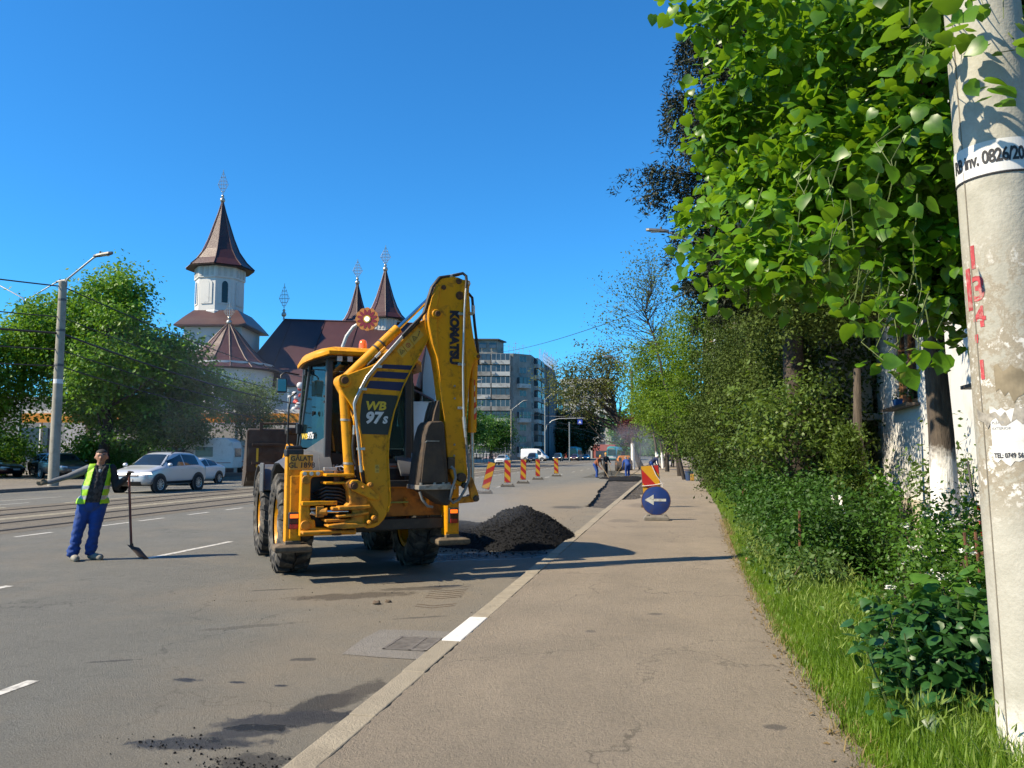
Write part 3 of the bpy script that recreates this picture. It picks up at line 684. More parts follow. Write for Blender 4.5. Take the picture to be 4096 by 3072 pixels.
tm = text_mesh('WB', .11, .002, .004, .2, m=yel_t); o = link('lettering', tm, cab); o.location = (-.725, .20, 1.93); o.rotation_euler = (R(90), 0, R(-70))
tm = text_mesh('97s', .13, .002, .005, .2, m=wht); o = link('lettering', tm, cab); o.location = (-.668, .03, 1.94); o.rotation_euler = (R(90), 0, R(-70))
# roof shell
pl = [(-.56, -.74), (.58, -.74), (.84, -.52), (.98, -.10), (.98, 1.05), (.62, 1.30), (-.55, 1.30), (-.72, 1.05), (-.80, .25), (-.82, -.15), (-.74, -.52)]
def rring(sc, z, droop): return [(x * sc, .31 + (y - .31) * sc, z - droop * max(0, abs(x) - .5) ** 1.2) for x, y in pl]
mb = MB(); mb.loft([rring(.95, 3.075, .30), rring(1.0, 3.085, .36), rring(1.005, 3.13, .34), rring(.965, 3.175, .26), rring(.80, 3.205, .10), rring(.4, 3.22, 0)]); roof = mb.build('roof', yel, bh, smooth=45)
mb = MB(); mb.loft([rring(.93, 3.045, .2), rring(.93, 3.065, .2)]); mb.build('roof_lining', blk, roof)
for u in (-.40, -.255):
    mb = MB(); mb.box((u, -.655, 3.015), (.088, .05, .09)); wl_ = mb.build('work_light', blk, roof, bevel=.012)
    mb = MB(); mb.box((u, -.682, 3.015), (.074, .008, .076)); mb.build('lens', clear_l, wl_, bevel=.006)
mb = MB(); mb.lathe([(.07, 0), (.07, .03), (.05, .03)], 16, (.06, -.1, 3.20)); bc = mb.build('beacon', blk, roof, smooth=40)
mb = MB(); mb.lathe([(.058, .0), (.062, .02), (.06, .10), (.048, .145), (.02, .16), (0, .16)], 18, (.06, -.1, 3.225), cap=False); mb.build('lens', mat('beacon_orange', (.85, .14, .01), .15, coat=.5, emit=(1, .15, 0), estr=.25), bc, smooth=50)
# mirrors and rails
for s in (-1, 1):
    mb = MB(); mb.tube([(s * .74, .75, 2.90), (s * .95, .72, 2.93), (s * 1.02, .70, 2.88), (s * 1.02, .70, 2.80)], .012, 7); mr = mb.build('mirror_arm', blk, bh, smooth=50)
    mb = MB(); mb.box((s * 1.01, .66, 2.72), (.155, .07, .23)); mb.build('mirror_housing', blk, mr, bevel=.03, seg=3)
    mb = MB(); mb.box((s * 1.01, .622, 2.72), (.125, .006, .19)); mb.build('mirror_glass', mat('mirror_glass', (.12, .22, .24), .05, .6), mr, bevel=.02)
mb = MB(); mb.tube([(-.78, .70, 2.62), (-.87, .70, 2.55), (-.89, .70, 2.37), (-.90, .70, 1.85), (-.86, .70, 1.80)], .014, 7); mb.build('grab_rail', blk, bh, smooth=50)
# ---- stabilisers
def stabiliser(s, um):
    mb = MB(); mb.box((um, -.99, 1.08), (.20, .20, 1.14)); mb.box((um - s * .02, -1.10, .98), (.14, .03, .82)); st = mb.build('stabiliser', yel, bh, bevel=.012)
    mb = MB(); mb.box((um, -.99, .62), (.15, .15, .4)); mb.build('leg', yel_d, st, bevel=.01)
    mb = MB(); mb.loft([[(um + x * k, -.99 + y * k, z) for x, y in ((-.24, -.20), (.24, -.20), (.24, .20), (-.24, .20))] for z, k in ((.40, .92), (.43, 1), (.475, 1), (.50, .72))]); mb.box((um, -.99, .51), (.2, .24, .07)); mb.build('foot_pad', mat('muddy_steel', (.13, .10, .07), .9, .1, var=.3, dirt=(.22, .17, .11), damt=.8, dscale=9, bump=.6), st, bevel=.01)
    mb = MB(); mb.box((um, -.99, 1.69), (.23, .22, .10)); mb.box((um, -.99, 1.76), (.19, .18, .05)); mb.build('cap', blk, st, bevel=.02, seg=3)
    lu = um - s * .0
    mb = MB(); mb.box((lu, -1.13, .81), (.145, .05, .22)); lm = mb.build('tail_lamp', blk, st, bevel=.02, seg=3)
    mb = MB(); mb.box((lu, -1.158, .868), (.105, .012, .05)); mb.build('indicator_lens', orange_l, lm, bevel=.004)
    mb = MB(); mb.box((lu, -1.158, .80), (.105, .012, .055)); mb.build('dark_lens', mat('dark_red_lens', (.06, .006, .006), .2, coat=.4), lm, bevel=.004)
    mb = MB(); mb.box((lu, -1.158, .735), (.105, .012, .06)); mb.build('stop_lens', red_l, lm, bevel=.004)
    return st
sl = stabiliser(-1, -1.05); sr = stabiliser(1, 1.15)
mb = MB(); mb.box((-.97, -1.125, 1.565), (.30, .012, .20)); npl = mb.build('number_plate', mat('plate_yellow', (.62, .33, .03), .5, var=.06, dirt=(.3, .16, .03), damt=.4, dscale=8), sl, bevel=.004)
for t_, z, sz in (('GĂLAȚI', 1.612, .082), ('GL 1898', 1.525, .098)):
    o = link('lettering', text_mesh(t_, sz, .0015, .0018, m=blk), npl); o.location = (-.965, -1.132, z); o.rotation_euler = (R(90), 0, 0)
# ---- sliding carriage and swing casting
fr = plate([(-.995, .615), (-.985, 1.43), (-.96, 1.455), (-.70, 1.455), (-.69, 1.385), (-.845, 1.375), (-.865, 1.33), (-.865, .90), (-.85, .83), (-.80, .82), (-.79, .72), (-.26, .695), (-.255, .612)], -1.26, -1.06, yel, 'carriage_frame', bevel=.014)
def sub_plate(poly, v0, v1, m, name, par, bevel=.006): return plate(poly, v0, v1, m, name, par, bevel)
sub_plate([(-.86, .70), (-.86, 1.38), (-.30, 1.36), (-.25, .70)], -1.0, -.96, blk, 'void_shade_plate', fr)  # black plate added behind the hoses to darken the void
for u0, u1, z0, z1, d in ((-.71, -.34, 1.385, 1.42, .42), (-.71, -.45, 1.285, 1.315, .40), (-.98, -.53, 1.01, 1.065, .28), (-.70, -.30, .80, .835, .40), (-.985, -.30, .655, .69, .40), (-.62, -.33, .955, .99, .44)):
    mb = MB(); mb.box(((u0 + u1) / 2, -1.06 - d / 2, (z0 + z1) / 2), (u1 - u0, d, z1 - z0)); mb.build('lug_plate', yel_d if z0 < 1 else yel, fr, bevel=.01)
for u, z, r_ in ((-.925, 1.34, .058), (-.925, .755, .062)):
    mb = MB(); mb.cyl((u, -1.30, z), (u, -1.05, z), r_, n=18); mb.build('boss', yel_d, fr, bevel=.006, smooth=40)
for u in (-.945, -.86, -.775):
    mb = MB(); mb.cyl((u, -1.275, 1.42), (u, -1.255, 1.42), .026, n=14); mb.cyl((u, -1.29, 1.42), (u, -1.27, 1.42), .015, n=6); mb.build('bolt', zinc, fr, smooth=40)
for z0, z1, r_ in ((1.27, 1.45, .05), (.62, .86, .065)):
    mb = MB(); mb.cyl((-.53, -1.33, z0), (-.53, -1.33, z1), r_, n=16); mb.build('swing_pin', rust, fr, smooth=40)
mb = MB(); mb.cyl((-.66, -1.35, .93), (-.40, -1.42, .93), .026, n=14); mb.build('swing_rod', chrome, fr, smooth=40)
mb = MB(); mb.box((-.755, -1.30, .93), (.10, .14, .14)); mb.cyl((-.75, -1.33, .93), (-.66, -1.36, .93), .05); mb.build('swing_cylinder', yel_d, fr, bevel=.008)
mb = MB(); mb.cyl((-.86, -1.28, .92), (-.80, -1.28, .90), .03); mb.cyl((-.87, -1.30, .965), (-.80, -1.30, .965), .016); mb.build('fitting', zinc, fr, smooth=40)
for k in range(6):
    z = 1.22 - k * .045; pts = [(-.80 + .02 * k, -1.08, z - .06), (-.66, -1.24 - .01 * k, z + .02), (-.50, -1.30, z + .01), (-.36, -1.24, z - .05), (-.27, -1.2, z - .14)]
    mb = MB(); mb.tube(pts, .019, 7); mb.build('hose', rubber, fr, smooth=60)
mb = MB(); mb.box((-.60, -1.16, 1.475), (.17, .12, .05)); mb.build('valve_box', zinc, fr, bevel=.006)
mb = MB(); mb.tube([(-.73, -1.12, 1.44), (-.745, -1.12, 1.68)], .005, 5); mb.build('whip_aerial', zinc, fr)
mb = MB(); mb.tube([(-.53, -1.16, 1.50), (-.45, -1.18, 1.51), (-.38, -1.28, 1.45), (-.30, -1.36, 1.37)], .010, 6); mb.build('pipe', zinc, fr, smooth=60)
sw = plate([(-.47, 1.30), (-.40, 1.345), (-.33, 1.345), (-.22, 1.20), (-.10, 1.03), (.0, .90), (-.01, .765), (-.17, .725), (-.47, .735), (-.47, .80), (-.36, .84), (-.36, .95), (-.47, .98), (-.40, 1.05), (-.42, 1.20)], -1.50, -1.24, yel_d, 'swing_casting', bevel=.02)
plate([(-.55, 1.0), (-.14, 1.015), (-.13, .975), (-.38, .955), (-.55, .96)], -1.55, -1.24, yel_d, 'web', sw, .012)
plate([(-.69, .772), (-.48, .79), (-.20, .775), (-.18, .735), (-.48, .715), (-.69, .742)], -1.57, -1.26, yel_d, 'web', sw, .012)
plate([(-.56, .885), (-.40, .90), (-.16, .93), (-.15, .90), (-.36, .865), (-.56, .86)], -1.54, -1.26, yel_d, 'web', sw, .010)
bl = plate([(-.42, 1.31), (-.39, 1.34), (-.32, 1.34), (-.16, 1.245), (-.03, 1.12), (-.035, 1.085), (-.08, 1.075), (-.16, 1.095), (-.38, 1.205), (-.42, 1.25)], -1.60, -1.53, yel, 'bell_crank', bevel=.01)
for u, z, r_ in ((-.376, 1.268, .05), (-.255, 1.243, .022), (-.10, .845, .034), (-.165, .795, .026), (-.157, 1.276, .032)):
    mb = MB(); mb.cyl((u, -1.635, z), (u, -1.50, z), r_, n=18); mb.cyl((u, -1.65, z), (u, -1.63, z), r_ * .55, n=14); mb.build('pin', rust if r_ > .04 else yel_d, bl, smooth=40, bevel=.004)
# ---- boom
boomL = [(.76, 3.64), (.623, 3.544), (.494, 3.465), (.27, 3.216), (.104, 3.056), (-.032, 2.906), (-.15, 2.845), (-.30, 2.785), (-.447, 2.722), (-.53, 2.70), (-.575, 2.665), (-.588, 2.62), (-.57, 2.56), (-.508, 2.453), (-.441, 2.362), (-.372, 2.245), (-.335, 2.14), (-.30, 2.02), (-.275, 1.90), (-.258, 1.752), (-.236, 1.528), (-.212, 1.36), (-.18, 1.26), (-.17, 1.15), (-.20, 1.0), (-.25, .88), (-.24, .77), (-.17, .705)]
boomR = [(-.08, .715), (-.013, .745), (.06, .82), (.105, .91), (.128, 1.0), (.135, 1.145), (.112, 1.413), (.098, 1.639), (.106, 1.867), (.142, 2.096), (.175, 2.243), (.278, 2.544), (.388, 2.781), (.499, 2.975), (.583, 3.136), (.668, 3.308), (.82, 3.46)]
boom = plate(boomL + boomR, -1.50, -1.24, yel, 'boom', bevel=.012, smooth=35)
def ribbon(line, d, v0, v1, m, name, par):
    """narrow flange along a line of (u, w) points, offset to the left of travel by d"""
    P = [Vector((a, b)) for a, b in line]; off = []
    for i, p in enumerate(P):
        t = (P[min(i + 1, len(P) - 1)] - P[max(i - 1, 0)]).normalized(); off.append(p + Vector((-t.y, t.x)) * d)
    return plate([tuple(p) for p in P] + [tuple(p) for p in off[::-1]], v0, v1, m, name, par, 0.0)
ribbon(boomR[3:16], .014, -1.535, -1.495, yel, 'edge_flange', boom)
ribbon([(-.335, 2.36), (-.345, 2.25), (-.335, 2.14), (-.30, 2.02), (-.275, 1.90), (-.258, 1.752), (-.236, 1.528)], .014, -1.535, -1.495, yel, 'edge_flange', boom)
ribbon([(.27, 3.205), (.104, 3.045), (-.05, 2.86), (-.16, 2.69), (-.25, 2.53), (-.30, 2.44)], .014, -1.535, -1.495, yel, 'edge_flange', boom)
plate([(-.251, 2.469), (.222, 2.454), (.168, 2.234), (.125, 2.096), (.09, 1.929), (-.268, 1.937), (-.286, 2.146), (-.277, 2.315)], -1.504, -1.499, mat('black_decal', (.02, .022, .02), .4, var=.1, dirt=(.09, .07, .04), damt=.2), 'decal', boom, 0)
for s_ in ([(-.212, 2.544), (-.168, 2.643), (.305, 2.637), (.255, 2.519)], [(-.128, 2.69), (-.066, 2.773), (.372, 2.768), (.314, 2.678)], [(-.031, 2.814), (.02, 2.869), (.42, 2.869), (.394, 2.807)]):
    plate(s_, -1.504, -1.499, navy, 'stripe', boom, 0)
o = link('lettering', text_mesh('WB', .155, .002, .006, .18, 1.0, yel_t), boom); o.location = (-.085, -1.507, 2.305); o.rotation_euler = (R(90), 0, 0); o.scale = (1.1, 1, 1)
o = link('lettering', text_mesh('97', .205, .002, .009, .18, 1.0, wht), boom); o.location = (-.115, -1.507, 2.145); o.rotation_euler = (R(90), 0, 0); o.scale = (1.05, 1, 1)
o = link('lettering', text_mesh('S', .125, .002, .007, .18, 1.0, wht), boom); o.location = (.045, -1.507, 2.12); o.rotation_euler = (R(90), 0, 0)
# safety stickers
lab_m = mat('sticker_yellow', (.70, .42, .05), .5, var=.08); lab_k = mat('sticker_black', (.03, .025, .02), .5); lab_r = mat('sticker_red', (.5, .05, .03), .5)
a0 = Vector((.194, 3.06)); b0 = Vector((.273, 2.968)); ex = (Vector((.582, 3.303)) - b0)
for i, (q0, q1) in enumerate(((0, .22), (.25, .52), (.55, .98))):
    pts = [a0 + ex * q0, b0 + ex * q0, b0 + ex * q1, a0 + ex * q1]; st = plate([tuple(p) for p in pts], -1.504, -1.499, lab_m, 'safety_label', boom, 0)
    c = (a0 + b0) / 2 + ex * ((q0 + q1) / 2); an = math.atan2(ex.y, ex.x)
    mb = MB()
    if i == 1:
        mb.lathe([(.032, 0), (.032, .003), (.025, .003), (.025, 0), (.032, 0)], 20, (c.x, -1.507, c.y), Matrix.Rotation(R(90), 3, 'X'), cap=False); mb.bar((c.x - .02, -1.507, c.y + .02), (c.x + .02, -1.507, c.y - .02), .004, .008, up=(0, 1, 0)); mb.build('mark', lab_r, st)
    else:
        tri = [Vector((math.cos(an + R(90 + k * 120)), math.sin(an + R(90 + k * 120)))) * .042 for k in range(3)]
        cc = c - ex * .08 if i == 2 else c
        for k in range(3):
            p, q = tri[k] + cc, tri[(k + 1) % 3] + cc; mb.bar((p.x, -1.507, p.y), (q.x, -1.507, q.y), .004, .006, up=(0, 1, 0))
        mb.bar((cc.x, -1.507, cc.y - .015), (cc.x + .005, -1.507, cc.y + .012), .004, .01, up=(0, 1, 0))
        if i == 2: q = c + ex * .10; mb.bar((q.x - .01, -1.507, q.y - .03), (q.x + .005, -1.507, q.y + .02), .004, .014, up=(0, 1, 0)); mb.ball((q.x + .01, -1.507, q.y + .035), (.009, .003, .009))
        mb.build('mark', lab_k, st)
st = plate([(-.075, 1.425), (-.02, 1.425), (-.02, 1.535), (-.08, 1.535)], -1.504, -1.499, lab_m, 'safety_label', boom, 0)
mb = MB(); mb.bar((-.07, -1.507, 1.49), (-.05, -1.507, 1.522), .003, .005, up=(0, 1, 0)); mb.bar((-.05, -1.507, 1.522), (-.03, -1.507, 1.49), .003, .005, up=(0, 1, 0)); mb.bar((-.07, -1.507, 1.49), (-.03, -1.507, 1.49), .003, .005, up=(0, 1, 0)); mb.box((-.045, -1.507, 1.452), (.03, .003, .008)); mb.build('mark', lab_k, st)
for u, z, r_ in ((-.505, 2.632, .062),):
    mb = MB(); mb.cyl((u, -1.55, z), (u, -1.2, z), r_ * 1.35, n=24); mb.build('boss', yel, boom, smooth=40, bevel=.01)
    mb = MB(); mb.cyl((u, -1.575, z), (u, -1.19, z), r_ * .8, n=18); mb.build('pin', rust, boom, smooth=40, bevel=.008)
# cylinders
def cyl_part(name, p0, p1, r, m, par=None, bev=.0): mb = MB(); mb.cyl(p0, p1, r, n=22); return mb.build(name, m, par or bh, smooth=40, bevel=bev)
c1 = cyl_part('boom_cylinder', (-.487, -1.38, 2.60), (-.385, -1.38, 1.36), .067, yel, bev=.01)
for z in (2.12, 1.55):
    u = -.487 + (2.60 - z) * .0823; mb = MB(); mb.cyl((u + .002, -1.38, z + .014), (u, -1.38, z - .014), .074, n=20); mb.build('clamp', steel_l, c1, smooth=40)
mb = MB(); mb.tube([(-.37, -1.44, 2.15), (-.345, -1.45, 2.22), (-.35, -1.45, 2.13), (-.352, -1.45, 2.05)], .018, 8); mb.build('elbow', yel, c1, smooth=50)
mb = MB(); mb.cyl((-.352, -1.45, 2.05), (-.352, -1.45, 1.93), .02); mb.build('fitting', zinc, c1, smooth=40)
mb = MB(); mb.tube([(-.352, -1.45, 1.93), (-.365, -1.45, 1.78), (-.35, -1.45, 1.62), (-.30, -1.44, 1.50), (-.27, -1.40, 1.36)], .021, 8); mb.build('hose', rubber, c1, smooth=60)
c2 = cyl_part('dipper_cylinder', (-.46, -1.38, 2.665), (.245, -1.38, 3.385), .070, yel, bev=.01)
cyl_part('rod', (.24, -1.38, 3.38), (.80, -1.38, 3.95), .030, chrome, c2)
for q in (.58, .68):
    p = Vector((-.46, -1.38, 2.665)).lerp(Vector((.245, -1.38, 3.385)), q); d = Vector((.7, 0, .714)) * .014; mb = MB(); mb.cyl(p - d, p + d, .077, n=20); mb.build('clamp', steel, c2, smooth=40)
mb = MB(); mb.tube([(.05, -1.46, 3.10), (-.02, -1.47, 3.03)], .022, 8); mb.build('elbow', yel_d, c2, smooth=40)
mb = MB(); mb.tube([(-.02, -1.47, 3.03), (-.09, -1.48, 2.955)], .019, 8); mb.build('fitting', zinc, c2, smooth=40)
mb = MB(); mb.tube([(-.09, -1.48, 2.955), (-.17, -1.46, 2.87), (-.22, -1.40, 2.80)], .017, 8); mb.build('hose', rubber, c2, smooth=40)
# rigid pipes along the boom
pp = [(.252, 3.255), (.088, 3.06), (-.10, 2.84), (-.22, 2.69), (-.298, 2.535), (-.36, 2.40), (-.383, 2.33), (-.372, 2.22), (-.35, 2.08), (-.31, 1.751), (-.284, 1.53)]
for d, m_ in ((0, zinc), (.035, zinc)):
    mb = MB(); mb.tube([(u + d * .5, -1.56 + d, w - d * .5) for u, w in pp], .0155, 8); pi = mb.build('pipe', m_, boom, smooth=60)
for i in (2, 4, 9): 
    mb = MB(); mb.box((pp[i][0] + .03, -1.545, pp[i][1] - .01), (.11, .02, .035)); mb.build('pipe_clamp', zinc, boom, bevel=.004)
mb = MB(); mb.cyl((-.284, -1.56, 1.53), (-.272, -1.56, 1.44), .022); mb.build('fitting', zinc, boom, smooth=40)
for d in (0, .03, .06): mb = MB(); mb.tube([(-.272 + d * .5, -1.56 + d, 1.46), (-.25 + d * .5, -1.54 + d, 1.38), (-.215 + d * .6, -1.48 + d, 1.28), (-.20 + d, -1.40, 1.12)], .019, 8); mb.build('hose', rubber, boom, smooth=60)
for d in (0, .045): mb = MB(); mb.tube([(.252 + d * .4, -1.55 + d, 3.255 - d * .4), (.36, -1.56 + d, 3.375 - d), (.48, -1.57 + d, 3.50 - d), (.56, -1.58 + d, 3.60), (.60, -1.6 + d, 3.76), (.655, -1.62 + d, 3.95), (.76, -1.62 + d, 4.09), (.93, -1.60 + d, 4.13)], .021, 8); mb.build('hose', rubber, boom, smooth=60)
# ---- dipper arm
dpoly = [(.855, 4.100), (.80, 4.09), (.768, 4.065), (.739, 4.03), (.696, 3.955), (.647, 3.833), (.605, 3.69), (.585, 3.55), (.593, 3.426), (.615, 3.316), (.645, 3.18), (.711, 3.004), (.749, 2.798), (.795, 2.456), (.841, 2.114), (.868, 1.80), (.893, 1.599), (.93, 1.42), (.99, 1.27), (1.08, 1.235), (1.165, 1.30), (1.185, 1.40), (1.165, 1.55), (1.150, 1.75), (1.158, 2.07), (1.176, 2.40), (1.196, 2.607), (1.218, 2.79), (1.262, 2.918), (1.318, 2.985), (1.322, 3.05), (1.30, 3.13), (1.255, 3.313), (1.214, 3.594), (1.190, 3.89), (1.195, 4.0), (1.215, 4.04), (1.20, 4.085), (1.15, 4.09), (1.10, 4.09), (1.03, 4.115), (.94, 4.12)]
dip = plate(dpoly, -1.62, -1.36, yel, 'dipper_arm', bevel=.012, smooth=35)
plate([(.64, 3.80), (.60, 3.62), (.60, 3.44), (.66, 3.16), (.73, 2.96), (.775, 2.65), (.75, 2.95), (.72, 3.30), (.72, 3.70), (.77, 3.98), (.72, 3.95)], -1.640, -1.62, yel, 'cheek_plate', dip, .006)
plate([(1.10, 3.95), (1.19, 3.85), (1.21, 3.55), (1.25, 3.30), (1.30, 3.05), (1.24, 2.93), (1.19, 2.65), (1.165, 2.3), (1.14, 2.3), (1.15, 2.8), (1.12, 3.3)], -1.636, -1.62, yel, 'cheek_plate', dip, .006)
o = link('lettering', text_mesh('KOMATSU', .150, .002, .010, 0, 1.0, mat('letter_navy', (.012, .012, .03), .5, dirt=(.3, .15, .02), damt=.25, dscale=25)), dip); o.location = (.968, -1.626, 3.27); o.rotation_euler = (R(90), R(90), 0)
bb = o.data; xs = [v.co.x for v in bb.vertices]; k_ = .745 / (max(xs) - min(xs)); o.scale = (k_, 1.12, 1)
for u, z, r_, m_ in ((.705, 3.575, .062, yel), (1.30, 3.02, .045, yel)):
    mb = MB(); mb.cyl((u, -1.665, z), (u, -1.34, z), r_, n=22); mb.build('boss', m_, dip, smooth=40, bevel=.008)
    mb = MB(); mb.cyl((u + .012, -1.685, z), (u + .012, -1.33, z), r_ * .62, n=18); mb.build('pin', rust, dip, smooth=40, bevel=.006)
for u, z, r_ in ((.815, 3.955, .034), (1.035, 4.06, .042)):
    mb = MB(); mb.cyl((u, -1.628, z), (u, -1.62, z), r_, n=18); mb.build('hole_bush', rust, dip, smooth=40)
mb = MB(); mb.cyl((1.18, -1.628, 4.045), (1.18, -1.61, 4.045), .02, n=14); mb.build('lifting_eye', wht, dip, smooth=40)
mb = MB(); mb.box((1.05, -1.625, 3.85), (.06, .012, .05)); mb.cyl((1.05, -1.626, 3.86), (1.05, -1.618, 3.86), .06, n=14); mb.build('grease_bracket', rust, dip)
for z in (2.60, 2.43, 1.80, 1.65): mb = MB(); mb.ball((.985, -1.622, z), (.016, .012, .016), 8, 5); mb.build('grease_nipple', steel_l, dip, smooth=60)
mb = MB(); mb.tube([(1.125, -1.665, 3.96), (1.102, -1.67, 3.657), (1.084, -1.67, 2.882), (1.092, -1.67, 2.5), (1.102, -1.67, 2.16)], .0165, 8); pi = mb.build('pipe', zinc, dip, smooth=60)
mb = MB(); mb.cyl((1.102, -1.67, 2.18), (1.118, -1.67, 2.02), .027); mb.cyl((1.116, -1.67, 2.02), (1.128, -1.67, 1.90), .022); mb.build('fitting', zinc, dip, smooth=40)
mb = MB(); mb.tube([(1.128, -1.67, 1.92), (1.15, -1.68, 1.70), (1.175, -1.69, 1.45), (1.17, -1.70, 1.33), (1.10, -1.74, 1.20), (1.0, -1.78, 1.07), (.91, -1.80, 1.03), (.865, -1.80, 1.08), (.89, -1.80, 1.20), (.945, -1.80, 1.36), (.93, -1.78, 1.47), (.90, -1.74, 1.505)], .019, 8); mb.build('hose', mat('grey_hose', (.22, .21, .19), .6, var=.15, dirt=(.1, .08, .06), damt=.5), dip, smooth=60)
for z in (3.60, 2.90, 2.30): mb = MB(); mb.box((1.07, -1.645, z), (.10, .03, .035)); mb.build('pipe_clamp', zinc, dip, bevel=.004)
mb = MB(); mb.tube([(.93, -1.60, 4.13), (1.02, -1.62, 4.155), (1.09, -1.63, 4.175), (1.135, -1.64, 4.14), (1.135, -1.66, 4.05), (1.125, -1.665, 3.96)], .021, 8); mb.build('hose', rubber, dip, smooth=60)
mb = MB(); mb.tube([(.90, -1.6, 4.12), (1.05, -1.6, 4.165)], .024, 8); mb.build('fitting', zinc, dip, smooth=50)
mb = MB(); mb.tube([(1.22, -1.5, 3.93), (1.28, -1.5, 3.87), (1.297, -1.5, 3.69), (1.32, -1.5, 3.476), (1.37, -1.5, 3.10), (1.376, -1.5, 2.93)], .021, 8); mb.build('hose', rubber, dip, smooth=60)
mb = MB(); mb.cyl((1.293, -1.5, 3.76), (1.297, -1.5, 3.64), .026); mb.box((1.25, -1.5, 3.64), (.08, .05, .04)); mb.build('fitting', zinc, dip, smooth=40)
bc = cyl_part('bucket_cylinder', (1.305, -1.5, 3.0), (1.285, -1.5, 1.97), .060, yel, bev=.01)
cyl_part('rod', (1.285, -1.5, 1.97), (1.30, -1.5, 1.08), .026, zinc, bc)
for k in range(7):
    mb = MB(); z = 2.62 - k * .08
    for q in range(5):
        a0_, a1_ = R(-150 + q * 16), R(-150 + (q + 1) * 16); f = lambda a, h: (1.290 + .0615 * math.cos(a) * 1.0, -1.5 + .0615 * math.sin(a), h)
        s_ = .012 * q; mb.add([f(a0_ + R(60), z + s_), f(a1_ + R(60), z + s_ + .012), f(a1_ + R(60), z + s_ + .09), f(a0_ + R(60), z + s_ + .078)], [(0, 1, 2, 3)])
    mb.build('reflective_band', mat('red_band', (.62, .05, .02), .5, var=.1) if k % 2 == 0 else mat('white_band', (.55, .5, .42), .5, var=.1), bc)
lk = plate([(1.175, 1.36), (1.235, 1.36), (1.30, 1.20), (1.335, 1.10), (1.32, 1.035), (1.27, 1.02), (1.22, 1.07), (1.19, 1.22)], -1.66, -1.60, yel_d, 'link_plate', bevel=.01)
plate([(1.32, 1.095), (1.33, 1.04), (1.27, 1.015), (.99, 1.0), (.96, 1.03), (1.0, 1.075), (1.22, 1.105)], -1.60, -1.52, yel_d, 'link_arm', lk, .01)
mb = MB(); mb.cyl((1.285, -1.69, 1.07), (1.285, -1.36, 1.07), .042, n=18); mb.build('pin', steel, lk, smooth=40, bevel=.008)
mb = MB(); mb.cyl((1.07, -1.71, 1.36), (1.07, -1.3, 1.36), .06, n=18); mb.box((.93, -1.64, 1.55), (.10, .06, .16)); mb.cyl((1.12, -1.70, 1.25), (1.12, -1.62, 1.25), .04); mb.build('pivot', steel, dip, smooth=40, bevel=.008)
# ---- digging bucket, curled up against the arm
bprof = [(.431, 1.215), (.455, 1.42), (.490, 1.70), (.520, 1.92), (.560, 2.05), (.605, 2.11), (.757, 2.115), (.795, 2.08), (.815, 1.85), (.838, 1.55), (.86, 1.28), (.943, 1.252), (.943, 1.205), (.879, 1.0), (.827, .985), (.65, 1.10), (.476, 1.208)]
bsteel = mat('bucket_steel', (.062, .045, .033), .75, .2, var=.35, scale=6, dirt=(.13, .085, .05), damt=.7, dscale=5, bump=.6, bscale=24, dist=.012)
bk = plate(bprof, -1.76, -1.28, bsteel, 'digging_bucket', bevel=.02, smooth=30)
plate([(.470, 1.30), (.500, 1.62), (.528, 1.825), (.545, 1.835), (.715, 1.835), (.735, 1.80), (.80, 1.45), (.825, 1.29)], -1.782, -1.76, bsteel, 'side_wear_plate', bk, .008)
plate([(.43, 1.205), (.43, 1.265), (.84, 1.285), (.945, 1.255), (.945, 1.205)], -1.80, -1.25, steel_l, 'cutting_edge', bk, .01)
ribbon([(.528, 1.82), (.545, 1.838), (.715, 1.838)], .014, -1.788, -1.77, steel_l, 'weld_edge', bk)
for u in (.47, .66, .78, .86): mb = MB(); mb.cyl((u, -1.77, 1.27), (u, -1.77, 1.30), .02, n=6); mb.build('bolt', steel_l, bk)
for v in (-1.70, -1.57, -1.45, -1.33):
    mb = MB(); mb.loft([[(.64, v - .03, 2.10), (.73, v - .03, 2.10), (.73, v + .03, 2.10), (.64, v + .03, 2.10)], [(.67, v - .028, 2.25), (.74, v - .028, 2.25), (.74, v + .028, 2.25), (.67, v + .028, 2.25)], [(.715, v - .024, 2.39), (.74, v - .024, 2.39), (.74, v + .024, 2.39), (.715, v + .024, 2.39)]]); mb.build('tooth', bsteel, bk, bevel=.006)
mb = MB(); mb.tube([(.47, -1.72, 1.18), (.50, -1.74, 1.08), (.575, -1.74, .99), (.65, -1.72, .975)], .018, 8); mb.build('hose', mat('grey_hose', (.2, .2, .2)), bk, smooth=60)
# ================================================================== right-hand side: pole, garden, trees, white house
bark = mat('grey_bark', (.085, .065, .048), .95, var=.35, scale=9, dirt=(.035, .028, .022), damt=.8, dscale=14, bump=1.0, bscale=22, dist=.03)
twig = mat('brown_twig', (.10, .065, .04), .9, var=.3, scale=12)
GZ = .07
gv = np.random.default_rng(99)
# garden soil
gpoly = [(.85, -4), (.85, 14), (1.15, 23), (1.4, 45), (1.85, 85), (3, 160), (6, 500), (60, 500), (60, -4)]
sheet('garden_soil', gpoly, GZ, soil_m, kind='structure')

